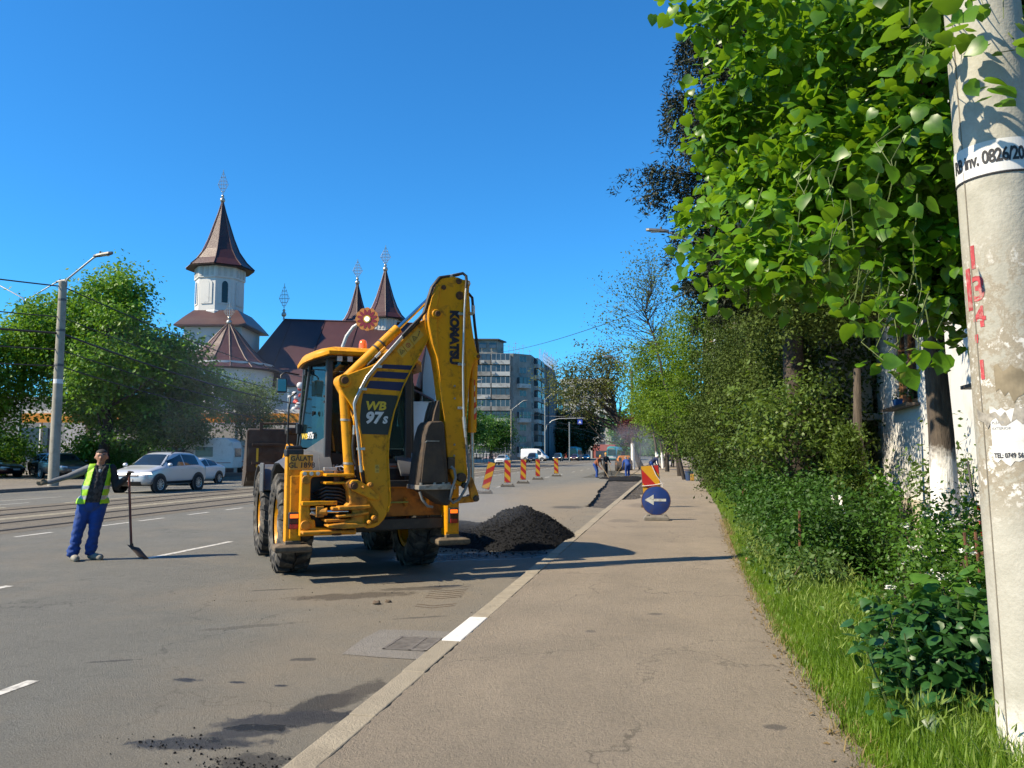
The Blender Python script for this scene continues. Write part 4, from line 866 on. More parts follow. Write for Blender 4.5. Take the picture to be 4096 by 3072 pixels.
def whitewashed(name, h, wob=.12):
    """bark painted white up to height h"""
    t = NT(name); co = t.coord(); sp = t.new('SeparateXYZ'); t.l.new(co, sp.inputs[0])
    n = t.noise(co, 9, 6, .7); st = t.new('Mapping'); st.inputs['Scale'].default_value = (16, 16, 2.5); t.l.new(co, st.inputs[0]); n2 = t.noise(st.outputs[0], 1, 5, .7)
    c = t.mix(t.ramp(n2, .3, .7), (.03, .024, .019), (.12, .092, .068))
    edge = t.math('ADD', sp.outputs['Z'], t.math('MULTIPLY', t.math('SUBTRACT', n, .5), wob * 4))
    m = t.math('MULTIPLY', t.ramp(edge, h - .12, h + .1, 1, 0), t.ramp(n2, .32, .45, .35, 1))
    c = t.mix(m, c, t.mix(n2, (.60, .58, .53), (.82, .80, .76))); t.base(c); t.rough(.95); t.bump(n2, 1.0, .03)
    return t.m

# ---- near concrete lamp post
def pole_mat(name, wash=0.0):
    t = NT(name); co = t.coord(); sp = t.new('SeparateXYZ'); t.l.new(co, sp.inputs[0]); z = sp.outputs['Z']
    n1 = t.noise(co, 5, 8, .7, .5); n2 = t.noise(co, 60, 4); n3 = t.noise(co, 22, 6, .7)
    c = t.mix(t.ramp(n1, .3, .7), (.27, .26, .215), (.40, .385, .33))
    c = t.mix(t.ramp(n2, .55, .75, 0, .35), c, (.25, .22, .17))
    # remains of pasted paper: pale and brown patches in a belt
    belt = t.math('MULTIPLY', t.ramp(z, 1.25, 1.45), t.ramp(z, 2.45, 2.75, 1, 0))
    vo = t.new('TexVoronoi'); vo.inputs['Scale'].default_value = 4.5; t.l.new(co, vo.inputs['Vector'])
    paste = t.math('MULTIPLY', belt, t.ramp(t.math('ADD', n1, t.math('MULTIPLY', n3, .5)), .66, .74))
    c = t.mix(t.math('MULTIPLY', paste, .85), c, (.23, .195, .14))
    c = t.mix(t.math('MULTIPLY', t.math('MULTIPLY', belt, t.ramp(n3, .52, .57)), t.ramp(n1, .47, .56)), c, (.55, .54, .50))
    c = t.mix(t.math('MULTIPLY', belt, t.ramp(vo.outputs['Distance'], .0, .16, .35, 0)), c, (.33, .28, .17))
    # one casting seam and horizontal hairlines
    if wash: c = t.mix(t.math('MULTIPLY', t.ramp(t.math('ADD', z, t.math('MULTIPLY', n1, .25)), wash, wash + .25, 1, 0), t.ramp(n3, .38, .5)), c, (.80, .78, .74))
    t.base(c); t.rough(.9); t.bump(t.math('ADD', t.math('MULTIPLY', n1, .6), n2), .5, .006)
    return t.m
PX, PY = 1.72, 4.35
np_ = thing('concrete_pole', 'near weathered concrete lamp post with white numbered band and torn posters', 'pole', (PX, PY, GZ)); np_.rotation_euler = (0, R(-1.8), 0)
def prad(z): return .205 - .0085 * z
mb = MB(); mb.lathe([(prad(z), z) for z in np.linspace(-.05, 9, 40)], 40); mb.build('shaft', pole_mat('pole_concrete', .35), np_, smooth=50)
mb = MB()
a = R(199); mb.tube([((prad(z) + .001) * math.cos(a + gv.normal() * .006), (prad(z) + .001) * math.sin(a), z) for z in np.linspace(.2, 8.5, 120)], .0035, 5)
mb.build('casting_seam', mat('seam_concrete', (.26, .23, .18), .95), np_)
VIEW = math.atan2(-PY, -PX)   # the side of the post that looks at the street
def wrap(me, z, a0, r_off=.003):
    """bend a flat mesh (x along, y up, z out) round the post, starting at angle a0"""
    for v in me.vertices:
        r_ = prad(z) + r_off + v.co.z; a = a0 + v.co.x / prad(z); zz = z + v.co.y
        v.co = (r_ * math.cos(a), r_ * math.sin(a), zz)
    return me
def patch(w, h, m, z, a0, off=.002, ragged=0.0, cells=14, name='poster', par=None):
    mb = MB(); g = gv
    for i in range(cells + 1):
        x = w * i / cells; mb.v += [(x, -h / 2 + ragged * g.normal() * .4, 0), (x, h / 2 + ragged * g.normal() * .4, 0)]
    mb.f = [[2 * i, 2 * i + 2, 2 * i + 3, 2 * i + 1] for i in range(cells)]; mb.mi = [0] * cells
    return link(name, wrap(mb.mesh(name, m), z, a0, off), par or np_)
paper = mat('paper', (.78, .77, .74), .8, var=.08, scale=10, dirt=(.45, .4, .32), damt=.45, dscale=9)
ink = mat('ink', (.03, .03, .035), .7); band_m = mat('band_white', (.80, .79, .77), .5, var=.05, dirt=(.4, .38, .33), damt=.25)
a_l = VIEW - R(78)
bz = 3.06
bd = patch(.62, .165, band_m, bz, a_l - .2, .004, 0, 40, 'number_band')
mb = MB(); mb.lathe([(prad(bz) + .005, bz - .088), (prad(bz) + .007, bz - .083), (prad(bz) + .005, bz - .078)], 40, cap=False); mb.build('band_edge', ink, bd)
o = link('lettering', wrap(text_mesh('RB inv. 0826/2014', .092, .0006, .0026, 0, .92, ink, 'LEFT', .66), bz, a_l + .12, .006), bd)
ps = patch(.26, .26, paper, 1.70, VIEW - R(36), .003, .03, 14)
link('lettering', wrap(text_mesh('TEL: 0749 560', .032, .0004, .0008, 0, 1.0, ink, 'LEFT', .72), 1.605, VIEW - R(34), .0045), ps)
for k, t_ in enumerate(('STUDIO', 'PLEASE', 'EXTERIOR')): link('lettering', wrap(text_mesh(t_, .018, .0003, 0, 0, 1, mat('grey_ink', (.3, .3, .3)), 'LEFT'), 1.79 - k * .028, VIEW - R(34), .0045), ps)
patch(.30, .05, mat('torn_paper', (.35, .32, .27), .9, var=.4, scale=30), 1.79, VIEW - R(60), .005, .05, 14, 'torn_strip')
patch(.22, .12, mat('brown_paper', (.28, .23, .15), .9, var=.3, scale=12), 1.96, VIEW - R(25), .002, .04, 12, 'poster_scrap')
redp = mat('red_spray', (.50, .06, .07), .8, var=.25, scale=20, dirt=(.5, .4, .33), damt=.5, dscale=25)
for ch, z, da, s_ in (('1', 2.58, -57, .16), ('3', 2.42, -53, .17), ('4', 2.28, -52, .14), ("'", 2.14, -53, .14), ('1', 2.02, -53, .13), ('I', 2.42, -70, .3)):
    link('spray_mark', wrap(text_mesh(ch, s_, .0004, .004, 0, 1, redp, 'LEFT'), z, VIEW + R(da), .002), np_)

# ---- grass
def blades(P, h, g, m, lean=.35, w=.006):
    N = len(P); a = g.random(N) * 6.283; d = np.stack([np.cos(a), np.sin(a), np.zeros(N)], 1); b = np.stack([-np.sin(a), np.cos(a), np.zeros(N)], 1)
    l = (lean * g.random(N) * h)[:, None]; up = np.array([0, 0, 1.0]); h = h[:, None]; ww = (w * (.6 + .8 * g.random(N)))[:, None]
    p0 = P - b * ww; p1 = P + b * ww; q0 = P + up * h * .55 + d * l * .35 - b * ww * .8; q1 = P + up * h * .55 + d * l * .35 + b * ww * .8; t = P + up * h * .95 + d * l
    V = np.stack([p0, p1, q0, q1, t], 1).reshape(-1, 3); o = (np.arange(N) * 5)[:, None, None]
    F = (np.array([(0, 1, 3), (0, 3, 2), (2, 3, 4)])[None] + o).reshape(-1, 3); return V, F
def edge_x(y): return np.interp(y, [p[1] for p in re], [p[0] for p in re])
grass_m = leafmat('grass_green', (.075, .17, .012), (.27, .42, .035), .35, .5, 1.2)
straw_m = leafmat('dry_straw', (.30, .22, .09), (.42, .33, .15), .3, .7, 2)
def scatter(n, y0, y1, xo0, xo1, g, pw=1.0):
    y = y0 + (y1 - y0) * g.random(n) ** pw; x = edge_x(y) + xo0 + (xo1 - xo0) * g.random(n); return np.stack([x, y, np.full(n, GZ)], 1)
g = np.random.default_rng(12)
P = np.concatenate([scatter(62000, 2.6, 9, .02, 1.0, g), scatter(24000, 9, 16, 0, .55, g), scatter(12000, 16, 45, -.02, .45, g), scatter(3000, 2.6, 12, -.05, .08, g)])
sc_ = np.clip((P[:, 0] - edge_x(P[:, 1])) / .35, .25, 1)
V, F = blades(P, (.12 + .28 * g.random(len(P))) * sc_, g, grass_m, .55, .0032)
gm = fast_mesh('grass_blades', V, F, grass_m)
grass = link('grass', gm, kind='stuff', label='long green barley grass growing along the pavement edge')
P2 = np.concatenate([scatter(2200, 2.8, 9.5, .10, .95, g), scatter(700, 9.5, 15, .05, .5, g)])
H = .24 + .16 * g.random(len(P2)); a = g.random(len(P2)) * 6.28; tip = P2 + np.stack([np.cos(a) * .06, np.sin(a) * .06, H], 1)
V, F = leaf_arrays(tip, .055 + .03 * g.random(len(P2)), g, (np.array([(0, 0, 0), (.35, .075, 0), (1, 0, 0), (.35, -.075, 0), (.35, 0, .075)], float), np.array([(0, 1, 4), (1, 2, 4), (2, 3, 4), (3, 0, 4)])), up=0, droop=-2.5)
link('grass_ears', fast_mesh('grass_ears', V, F, leafmat('ear_green', (.14, .24, .03), (.33, .42, .10), .35, .6)), grass, kind='stuff')
P3 = np.concatenate([scatter(5000, 2.6, 20, -.10, .10, g)]); V, F = blades(P3, .03 + .07 * g.random(len(P3)), g, straw_m, 1.6, .003)
link('dry_grass', fast_mesh('dry_grass', V, F, straw_m), kind='stuff', label='dry straw coloured grass fringe on the pavement edge')
deb = scatter(900, 2.5, 22, -.18, .1, g); deb[:, 2] = WZ + .004
link('leaf_litter', leaf_mesh('leaf_litter', deb, .02 + .03 * g.random(900), g, leafmat('litter', (.16, .10, .05), (.30, .22, .10), .1, .9), up=1.5, droop=0), kind='stuff', label='dry leaf litter along the pavement edge')

# ---- shrubs
def bush(name, label, base, ells, nclump, per, leaf, lm, seed, cr=.25, group=None, tmpl=LEAF4, stems=26, shell=.45, flat=.9, cat='bush', stem_m=None, **kw):
    g = np.random.default_rng(seed); root = thing(name, label, cat, base, 0, group)
    C, P, out, k = crown(ells, nclump, per, g, cr, shell, flat)
    P = P[P[:, 2] > .02]; out = out[:len(P)]
    mb = MB(); sel = g.choice(len(C), min(stems, len(C)), replace=False)
    for i in sel:
        c = C[i]; b = np.array([c[0] * .45 + g.normal() * .08, c[1] * .55 + g.normal() * .08, -.02]); mid = (b + c) / 2 + g.normal(size=3) * .06
        if c[2] > .15: mb.tube([b, mid, c], [.011, .008, .004], 5, cap=False)
    mb.build('stems', stem_m or twig, root)
    link('foliage', leaf_mesh(name + '_leaves', P, leaf * (.6 + .8 * g.random(len(P))), g, lm, tmpl, out=out, **kw), root)
    return root, C
privet = leafmat('privet_leaf', (.016, .055, .008), (.075, .18, .018), .22, .55, 1.5, .3)
spirea = leafmat('spirea_leaf', (.035, .10, .012), (.12, .25, .025), .3, .45, 2.0)
broad = leafmat('broad_leaf', (.018, .075, .020), (.06, .17, .035), .25, .4, 2.0, .4)
olive = leafmat('juniper_leaf', (.024, .048, .008), (.105, .155, .022), .12, .7, .5, .2)
quince = leafmat('quince_leaf', (.060, .12, .018), (.17, .26, .045), .3, .5, 1.0, .35)
for k, (x, y, rx, ry, h) in enumerate([(1.95, 10.6, .66, 1.0, 1.08), (2.0, 12.6, .70, 1.2, 1.2), (2.1, 14.9, .75, 1.3, 1.3), (2.2, 17.5, .78, 1.6, 1.4), (2.35, 20.4, .75, 1.8, 1.3), (2.45, 24.5, .8, 2.3, 1.35), (2.6, 29.5, .8, 2.8, 1.4), (2.8, 36, .9, 3.6, 1.5)]):
    bush('privet_bush', ['privet bush nearest the camera in the pavement hedge', 'second privet bush along the pavement hedge', 'third privet bush along the pavement hedge, below the quince', 'fourth privet bush along the pavement hedge', 'fifth privet bush along the pavement hedge', 'sixth privet bush along the pavement hedge', 'seventh privet bush along the pavement hedge, near the litter bin', 'farthest privet bush at the end of the hedge'][k],
         (x, y, GZ), [(0, 0, h * .52, rx, ry, h * .46), (0, -ry * .3, h * .35, rx * 1.05, ry * .6, h * .32)], int(190 * (rx * ry) / .56) if k < 4 else int(120 * rx * ry / .6), 55 if k < 4 else 45, .062 if k < 3 else .085, privet, 300 + k, .24, 'privet hedge along the pavement', LEAF4, 30)
# low weeds at the foot of the hedge and near the fence
for k, (x, y, rx, ry, h) in enumerate([(1.45, 9.2, .35, .8, .55), (1.42, 11.8, .32, 1.2, .5), (1.55, 15.5, .3, 2.0, .5)]):
    bush('weed_clump', ['tall weeds at the pavement edge beside the nearest privet', 'weeds at the pavement edge below the second privet', 'weeds at the pavement edge farther along the hedge'][k], (x, y, GZ), [(0, 0, h * .45, rx, ry, h * .5)], 110, 40, .055, leafmat('weed_leaf', (.05, .12, .02), (.13, .22, .05), .3, .5), 340 + k, .14, 'weeds along the pavement', LEAF4, 24, cat='weeds')
# spirea with white flower heads
white_fl = mat('petal_white', (.85, .85, .80), .8, var=.05)
def spirea_bush(label, base, ells, nc, per, seed, nf, hd=.028):
    r_, C = bush('spirea_bush', label, base, ells, nc, per, .045, spirea, seed, .20, 'flowering spirea bushes', LEAF4, 60)
    g = np.random.default_rng(seed + 5); Cs = C[np.argsort(C[:, 0] * .6 + C[:, 1] * .8 - C[:, 2] * .9)]
    for c in Cs[g.choice(min(len(Cs), nc // 2), nf, replace=False)]:
        pts = c + g.normal(size=(26, 3)).clip(-1.4, 1.4) * np.array([hd, hd, hd * .5]) + np.array([0, -.05, .06])
        link('flower_head', leaf_mesh('flower_head', pts, .026, g, white_fl, LEAF4, up=1.2, droop=0), r_)
    return r_
spirea_bush('spirea bush with white flowers in front of the whitewashed linden trunk', (2.2, 7.0, GZ), [(0, 0, .62, .62, .75, .55), (.25, .5, .8, .5, .6, .5)], 230, 46, 401, 30)
spirea_bush('low spirea bush with few white flowers at the grass edge', (1.72, 6.1, GZ), [(0, 0, .35, .40, .6, .32)], 110, 40, 402, 7, .02)
spirea_bush('spirea bush with white flowers beside the rusty fence', (2.05, 5.6, GZ), [(0, 0, .55, .36, .45, .45)], 120, 42, 403, 26)
spirea_bush('far spirea bush with scattered white flowers at the hedge end', (1.75, 42, GZ), [(0, 0, .9, .8, 3.5, .8)], 160, 40, 404, 22, .07)
# broad-leaved plant in the grass: its larger leaves are single pieces
def big_leaf_plant(name, label, base, ells, n, size, lm, seed, nobj, tmpl=LEAF_LIME, up=.9, droop=.3, cr=.12):
    g = np.random.default_rng(seed); root = thing(name, label, 'plant', base)
    C, P, out, k = crown(ells, n // 8, 8, g, cr, .35, .8); P = P[P[:, 2] > .03]; out = out[:len(P)]
    mb = MB()
    for c in C[:40]:
        if c[2] > .1: mb.tube([(c[0] * .5, c[1] * .5, -.02), (c[0] * .8, c[1] * .8, c[2] * .6), tuple(c)], [.009, .007, .004], 5, cap=False)
    mb.build('stems', mat('green_stem', (.08, .13, .03), .7), root)
    d = np.linalg.norm(P + np.array(base) - np.array([0, 0, 1.68]), axis=1) - 0.6 * P[:, 2]; od = np.argsort(d)
    leaves(root, P, out, od[:nobj], od[nobj:], size, lm, g, tmpl, up, droop); return root
def leaves(root, P, out, near, far, size, lm, g, tmpl, up=.6, droop=.35, name='leaf', part='foliage'):
    sz = size * (.45 + 1.0 * g.random(len(P))); t, b, n = frames(len(P), g, up, droop, out)
    T, F = tmpl; me = fast_mesh(name, T.copy(), F.copy(), lm)
    for i in near:
        o = bpy.data.objects.new(name, me); COL.objects.link(o); o.parent = root
        o.matrix_local = Matrix(((t[i, 0] * sz[i], b[i, 0] * sz[i], n[i, 0] * sz[i], P[i, 0]), (t[i, 1] * sz[i], b[i, 1] * sz[i], n[i, 1] * sz[i], P[i, 1]), (t[i, 2] * sz[i], b[i, 2] * sz[i], n[i, 2] * sz[i], P[i, 2]), (0, 0, 0, 1)))
    f = np.asarray(far)
    if len(f):
        s = sz[f][:, None, None]; V = P[f][:, None, :] + s * (T[None, :, 0, None] * t[f][:, None, :] + T[None, :, 1, None] * b[f][:, None, :] + T[None, :, 2, None] * n[f][:, None, :])
        FF = (F[None] + (np.arange(len(f)) * len(T))[:, None, None]).reshape(-1, 3)
        link(part, fast_mesh(part, V.reshape(-1, 3), FF, lm), root, kind='stuff')
big_leaf_plant('broadleaf_plant', 'dark green broad-leaved plant standing in the grass before the pole', (1.42, 5.05, GZ), [(0, 0, .42, .34, .38, .36), (.1, .15, .62, .25, .25, .22)], 1300, .066, broad, 501, 280)
big_leaf_plant('broadleaf_plant', 'light green broad-leaved plant beside the rusty fence rails', (1.75, 5.55, GZ), [(0, 0, .55, .28, .32, .34)], 300, .095, leafmat('broad_leaf_light', (.05, .15, .02), (.13, .28, .04), .3, .4, 2), 502, 120)

# ---- rusty fence of welded reinforcing bars
rusty = mat('rusted_bar', (.16, .07, .035), .9, .2, var=.4, scale=30, dirt=(.06, .03, .02), damt=.6, dscale=20, bump=.8, bscale=160)
fn = thing('rebar_fence', 'low rusty fence of welded reinforcing bars beside the lamp post', 'fence', (0, 0, GZ))
fx = lambda y: 1.98 + (y - 5) * .035
for z in (.98, .70):
    mb = MB(); mb.tube([(fx(4.7), 4.7, z - .10), (fx(5.5), 5.5, z - .05), (fx(6.3), 6.3, z - .02)], .014, 8); mb.build('rail', rusty, fn)
for k, y in enumerate([4.75, 4.98, 5.12, 5.25, 5.38, 5.52, 5.70, 5.92, 6.2]):
    mb = MB(); mb.tube([(fx(y) + gv.normal() * .02, y, -.05), (fx(y) + gv.normal() * .02, y + gv.normal() * .02, .6), (fx(y) + gv.normal() * .03, y + gv.normal() * .04, 1.02 + gv.random() * .12)], .011 if k % 3 else .016, 7); mb.build('bar', rusty, fn)
mb = MB(); mb.tube([(1.45, 10.2, -.05), (1.47, 10.2, .95)], .018, 7); mb.build('rusty_post', rusty, label='single rusty iron post standing in the hedge', cat='post', loc=(0, 0, GZ))
mb = MB(); mb.box((1.5, 18.6, .45), (.05, .05, .95)); mb.build('rusty_post', rusty, label='rusty square post at the hedge near the round sign', cat='post', loc=(0, 0, GZ))
# dry branch, crumpled paper
mb = MB(); mb.tube([(1.35, 4.45, .05), (1.6, 4.7, .18), (1.85, 4.95, .30), (1.95, 5.1, .45)], [.014, .012, .009, .004], 6); mb.tube([(1.6, 4.7, .18), (1.55, 4.85, .36)], [.008, .003], 5); mb.tube([(1.72, 4.82, .25), (1.85, 4.8, .40)], [.006, .003], 5); mb.build('dry_branch', twig, label='dry bare branch lying in the grass by the pole', cat='branch', loc=(0, 0, GZ))
o = link('paper_scrap', leaf_mesh('paper_scrap', np.array([1.62, 4.62, .06]) + gv.normal(size=(14, 3)) * .025, .06, gv, mat('paper_white', (.8, .8, .8), .8), up=.5), label='crumpled white paper scrap in the grass by the pole', cat='paper', loc=(0, 0, GZ))
bx_ = [(1.18, 13.6, .5, .07), ]
mb = MB(); mb.box((1.25, 12.6, .05), (.45, .10, .03), .25); mb.build('painted_plank', mat('plank_red', (.5, .16, .08), .8, var=.4, scale=8, dirt=(.6, .55, .48), damt=.7, dscale=9), label='short red and white painted plank lying at the hedge foot', cat='plank', loc=(0, 0, GZ))

# ---- linden: whitewashed trunk, big leaves overhanging the pavement
lime = leafmat('lime_leaf', (.020, .085, .004), (.165, .37, .014), .36, .38, .9, .45, (.36, .62, .02))
LX, LY = 2.98, 9.8
g = np.random.default_rng(77)
lin = thing('linden_tree', 'linden tree with whitewashed trunk and large bright leaves over the pavement', 'tree', (LX, LY, GZ))
ells = [(-.55, -2.4, 5.0, 2.15, 2.2, 1.75), (.2, -1.7, 5.7, 2.0, 1.6, 2.0), (-1.5, -1.9, 4.75, 1.35, 1.5, 1.45), (.05, -3.5, 3.35, 1.2, .9, .85), (-1.0, -3.3, 5.5, 1.7, 1.5, 1.5), (-.75, -2.0, 3.75, 1.4, 1.3, .55), (.2, -1.9, 3.5, 1.2, 1.3, .65), (1.4, -2.9, 4.8, 1.7, 1.8, 2.2), (-.5, -2.2, 6.8, 2.2, 2.2, 1.2)]
C, P, out, k = crown(lobes(ells, 120, g, .34, .7), 3300, 17, g, .24, .30, .6, .05)
C2, P2_, out2, k2 = crown([(-2.2, -3.5, 3.05, .75, .6, .26), (-2.0, -2.9, 3.7, .9, .9, .45), (-1.2, -3.4, 3.15, .7, .6, .35), (-2.5, -2.6, 4.5, .5, .7, .6), (-1.3, -3.6, 3.9, .9, .7, .5), (-.75, -3.2, 2.9, .65, .6, .55), (-.2, -2.9, 3.3, .7, .6, .5)], 450, 17, g, .22, .25, .6, .05)
P = np.concatenate([P, P2_]); out = np.concatenate([out, out2])
# sprays that hang beside the post and reach past it
extra = []
for (x, y, z, n, s) in ((1.20 - LX, 4.95 - LY, 2.45, 34, .16), (1.28 - LX, 4.9 - LY, 2.15, 26, .12), (1.45 - LX, 4.0 - LY, 3.75, 40, .20), (1.30 - LX, 3.95 - LY, 3.55, 26, .15), (1.72 - LX, 3.75 - LY, 3.55, 24, .14), (1.05 - LX, 4.6 - LY, 3.0, 34, .2), (1.42 - LX, 3.9 - LY, 3.28, 6, .05), (.9 - LX, 5.2 - LY, 2.85, 40, .22)):
    extra.append(np.array([x, y, z]) + g.normal(size=(n, 3)) * np.array([s, s, s * .55]))
extra = np.concatenate(extra); P = np.concatenate([P, extra]); out = np.concatenate([out, unit(g.normal(size=(len(extra), 3)))])
wp = P + np.array([LX, LY, GZ]); keep = (np.linalg.norm(wp - np.array([0, 0, 1.68]), axis=1) > 2.6) & ~((np.hypot(wp[:, 0] - PX, wp[:, 1] - PY) < .3)) & ~(wp[:, 0] < .10 + .26 * np.sin(2.9 * wp[:, 2] + 1.0) + .16 * np.sin(6.1 * wp[:, 2] + 3 * wp[:, 1]) + .10 * g.normal(size=len(wp))) & ((wp[:, 2] > 2.7) | (wp[:, 1] < 5.4) | ((wp[:, 0] > 1.7) & (wp[:, 2] > 2.25))) & (wp[:, 2] > 1.95)
P, out, wp = P[keep], out[keep], wp[keep]
rt_ = np.array([math.cos(R(11.4)), math.sin(R(11.4)), 0]); fw_ = np.array([-math.sin(R(11.4)), math.cos(R(11.4)), 0])
rel = wp - np.array([0, 0, 1.68]); dep = rel @ fw_; sx_ = 512 + 800 * (rel @ rt_) / dep; sy_ = 453 - 800 * rel[:, 2] / dep
inside = (dep > 1) & (sx_ > 640) & (sx_ < 1024) & (sy_ > 0)
od = np.argsort(np.where(inside, dep, 99)); near, far = od[:300], od[300:]
mb = MB(); limbs(mb, (0, 0, -.05), (-.25, -.5, 5.6), .17, C[C[:, 2] > 3.6], g, 110, .05, 6, .12, .05)
mb.build('trunk', whitewashed('linden_bark', 1.6), lin, smooth=60)
mb = MB()
for q in g.choice(len(extra), 60, replace=False): mb.tube([extra[q], extra[q] + g.normal(size=3) * .05 + np.array([.05, .1, .12]), extra[q] + np.array([.15, .35, .35])], [.002, .003, .004], 4, cap=False)
mb.build('twigs', mat('green_twig', (.10, .14, .03), .7), lin, kind='stuff')
leaves(lin, P, out, near, far, .086, lime, g, LEAF_LIME, .75, .55)
# pale bracts hanging among the leaves
bp = P[(wp[:, 2] < 3.4) & inside]; bp = bp[g.choice(len(bp), 90, replace=False)]
link('bracts', leaf_mesh('bracts', bp, .055, g, leafmat('bract', (.30, .38, .06), (.45, .50, .10), .4, .5), LEAF4, up=.1, droop=.9), lin, kind='stuff')

# ---- conifer behind the linden
needle = leafmat('spruce_needle', (.008, .018, .008), (.030, .044, .018), .05, .6, .8, .3)
def conifer(label, base, H, r0, levels, seed, z0=1.5, lmax=3.4, nm=None, dens=1.0, lean=0, long_br=()):
    g = np.random.default_rng(seed); root = thing('spruce_tree', label, 'tree', base)
    mb = MB(); mb.tube([(0, 0, -.05), (lean * .3, 0, H * .4), (lean, 0, H)], [r0, r0 * .7, .02], 8); Pn = []; On = []
    for z in np.linspace(z0, H * .97, levels):
        L = lmax * (1 - z / H) ** .75 + .25; nb = int(5 + 3 * g.random()); a0 = g.random() * 6.28
        for q in range(nb):
            a = a0 + q * 6.283 / nb + g.normal() * .25; l = L * (.35 + .65 * g.random()); d = np.array([math.cos(a), math.sin(a), 0])
            if d[0] < -.3: l = min(l, (base[0] - .35) / -d[0] * (.75 + .3 * g.random()))
            pts = [np.array([lean * z / H, 0, z]) + d * l * s + np.array([0, 0, -.30 * l * s + .28 * l * s * s * 1.1 + .05]) for s in (0, .3, .6, .85, 1.0)]
            mb.tube(pts, [.03, .022, .015, .009, .003], 5, cap=False)
            for s in np.linspace(.18, 1.0, int(10 * l / 1.5) + 4):
                j = min(3, int(s * 4)); c = pts[0] + d * l * s + np.array([0, 0, -.30 * l * s + .31 * l * s * s + .05]); sd = np.array([-d[1], d[0], 0]); ln = .42 * l * (1 - s) + .16
                for side in (-1, 1):
                    for u in np.linspace(.1, 1, max(3, int(6 * ln / .5))):
                        c2 = c + sd * side * ln * u + d * ln * u * .5 + np.array([0, 0, -.38 * ln * u])
                        n = int(15 * dens); Pn.append(c2 + g.normal(size=(n, 3)) * np.array([.055, .055, .045])); On.append(np.tile(d * .4 + sd * side * .8 + np.array([0, 0, -.4]), (n, 1)))
    for (z, l, a) in long_br:      # odd long limbs with hanging sprays
        d = np.array([math.cos(a), math.sin(a), 0]); sd = np.array([-d[1], d[0], 0]); f_ = lambda s: np.array([0, 0, z]) + d * l * s + np.array([0, 0, .10 * l * math.sin(s * 3.0) + .22 * l * max(0, s - .6)])
        mb.tube([f_(s) for s in np.linspace(0, 1, 7)], [.05, .04, .032, .025, .018, .012, .006], 5, cap=False)
        for s in np.linspace(.35, 1.0, 16):
            c = f_(s)
            for side in (-1, 1):
                dl = .25 + .75 * g.random() * (1.1 - abs(s - .75)); o_ = sd * side * .22 * g.random() + d * .1 * g.normal()
                for u in np.linspace(0, 1, max(3, int(9 * dl))): c2 = c + o_ * (1 + u) + np.array([0, 0, .05 - dl * u]); Pn.append(c2 + g.normal(size=(30, 3)) * np.array([.07, .07, .06])); On.append(np.tile(np.array([0, 0, -.2]) + d * .3, (30, 1)))
    mb.build('trunk', bark, root, smooth=60); Pn = np.concatenate(Pn); On = unit(np.concatenate(On))
    link('needles', leaf_mesh('needles', Pn, .10 * (.6 + .8 * g.random(len(Pn))), g, nm or needle, (np.array([(0, 0, 0), (.5, .13, .03), (1, 0, 0), (.5, -.13, .03)], float), np.array([(0, 1, 2), (0, 2, 3)])), out=On, outw=.45, up=.1, droop=.05), root)
    return root
conifer('tall dark spruce standing behind the linden', (2.3, 16.2, GZ), 21, .22, 17, 61, 5.0, 4.6, long_br=((6.7, 2.9, R(200)), (8.4, 2.3, R(190)), (5.5, 2.2, R(205)), (7.5, 2.4, R(215)), (4.8, 2.0, R(195)), (9.7, 2.0, R(185))))

# ---- junipers: a dark olive row behind the hedge
jun = [((3.1, 17.8), 7.4, 1.35, 1.7), ((3.2, 22.0), 8.0, 1.6, 2.2), ((2.7, 27.0), 8.0, 2.0, 2.6), ((2.6, 34.5), 8.2, 2.2, 3.0)]
jl = ['dark olive juniper just behind the quince shrub', 'second dark juniper along the row behind the hedge', 'third dark juniper along the row behind the hedge', 'farthest dark juniper of the row, beside the light green locust trees']
for k, ((x, y), h, rx, ry) in enumerate(jun):
    lo = .35 if k < 4 else 2.6
    tree('juniper_tree', jl[k], (x, y, GZ), [(0, 0, lo + (h - lo) * .42, rx, ry, (h - lo) * .46), (-rx * .3, -ry * .2, lo + (h - lo) * .25, rx * .9, ry * .9, (h - lo) * .26), (0, .2, lo + (h - lo) * .75, rx * .7, ry * .7, (h - lo) * .3)],
         h * .8, .11, 620 if k < 4 else 420, 58, .085 if k < 3 else .11, olive, bark, 700 + k, .30, .45, LEAF4, 'row of junipers', 26, rag=.16, up=.2, droop=.15)
# slim whitewashed trunk and a small bright thuja in the garden
mb = MB(); mb.tube([(0, 0, -.05), (.03, 0, 1.1), (-.02, .02, 2.0), (.0, 0, 2.9)], [.085, .075, .065, .05], 10); sr_ = thing('young_tree', 'slim garden tree with whitewashed foot before the white house', 'tree', (2.75, 12.9, GZ)); mb.build('trunk', whitewashed('slim_bark', .75), sr_, smooth=60)
C, P, o_, k_ = crown([(-.5, .3, 4.0, 1.1, .9, .7)], 150, 50, g, .28); link('crown', leaf_mesh('slim_leaves', P, .075, g, olive, out=o_), sr_)
for (x, y, dx) in ((2.45, 12.0, -.25), (2.3, 11.3, -.12)):
    mb = MB(); mb.tube([(0, 0, -.05), (dx * .4, .1, .5), (dx, .2, 1.05)], [.04, .035, .03], 8); mb.build('whitewashed_stump', whitewashed('stump_bark', 2.0), smooth=60, label='leaning whitewashed stem in the garden' + (' farther from the pavement' if dx < -.2 else ' nearer the pavement'), cat='stem', loc=(x, y, GZ))
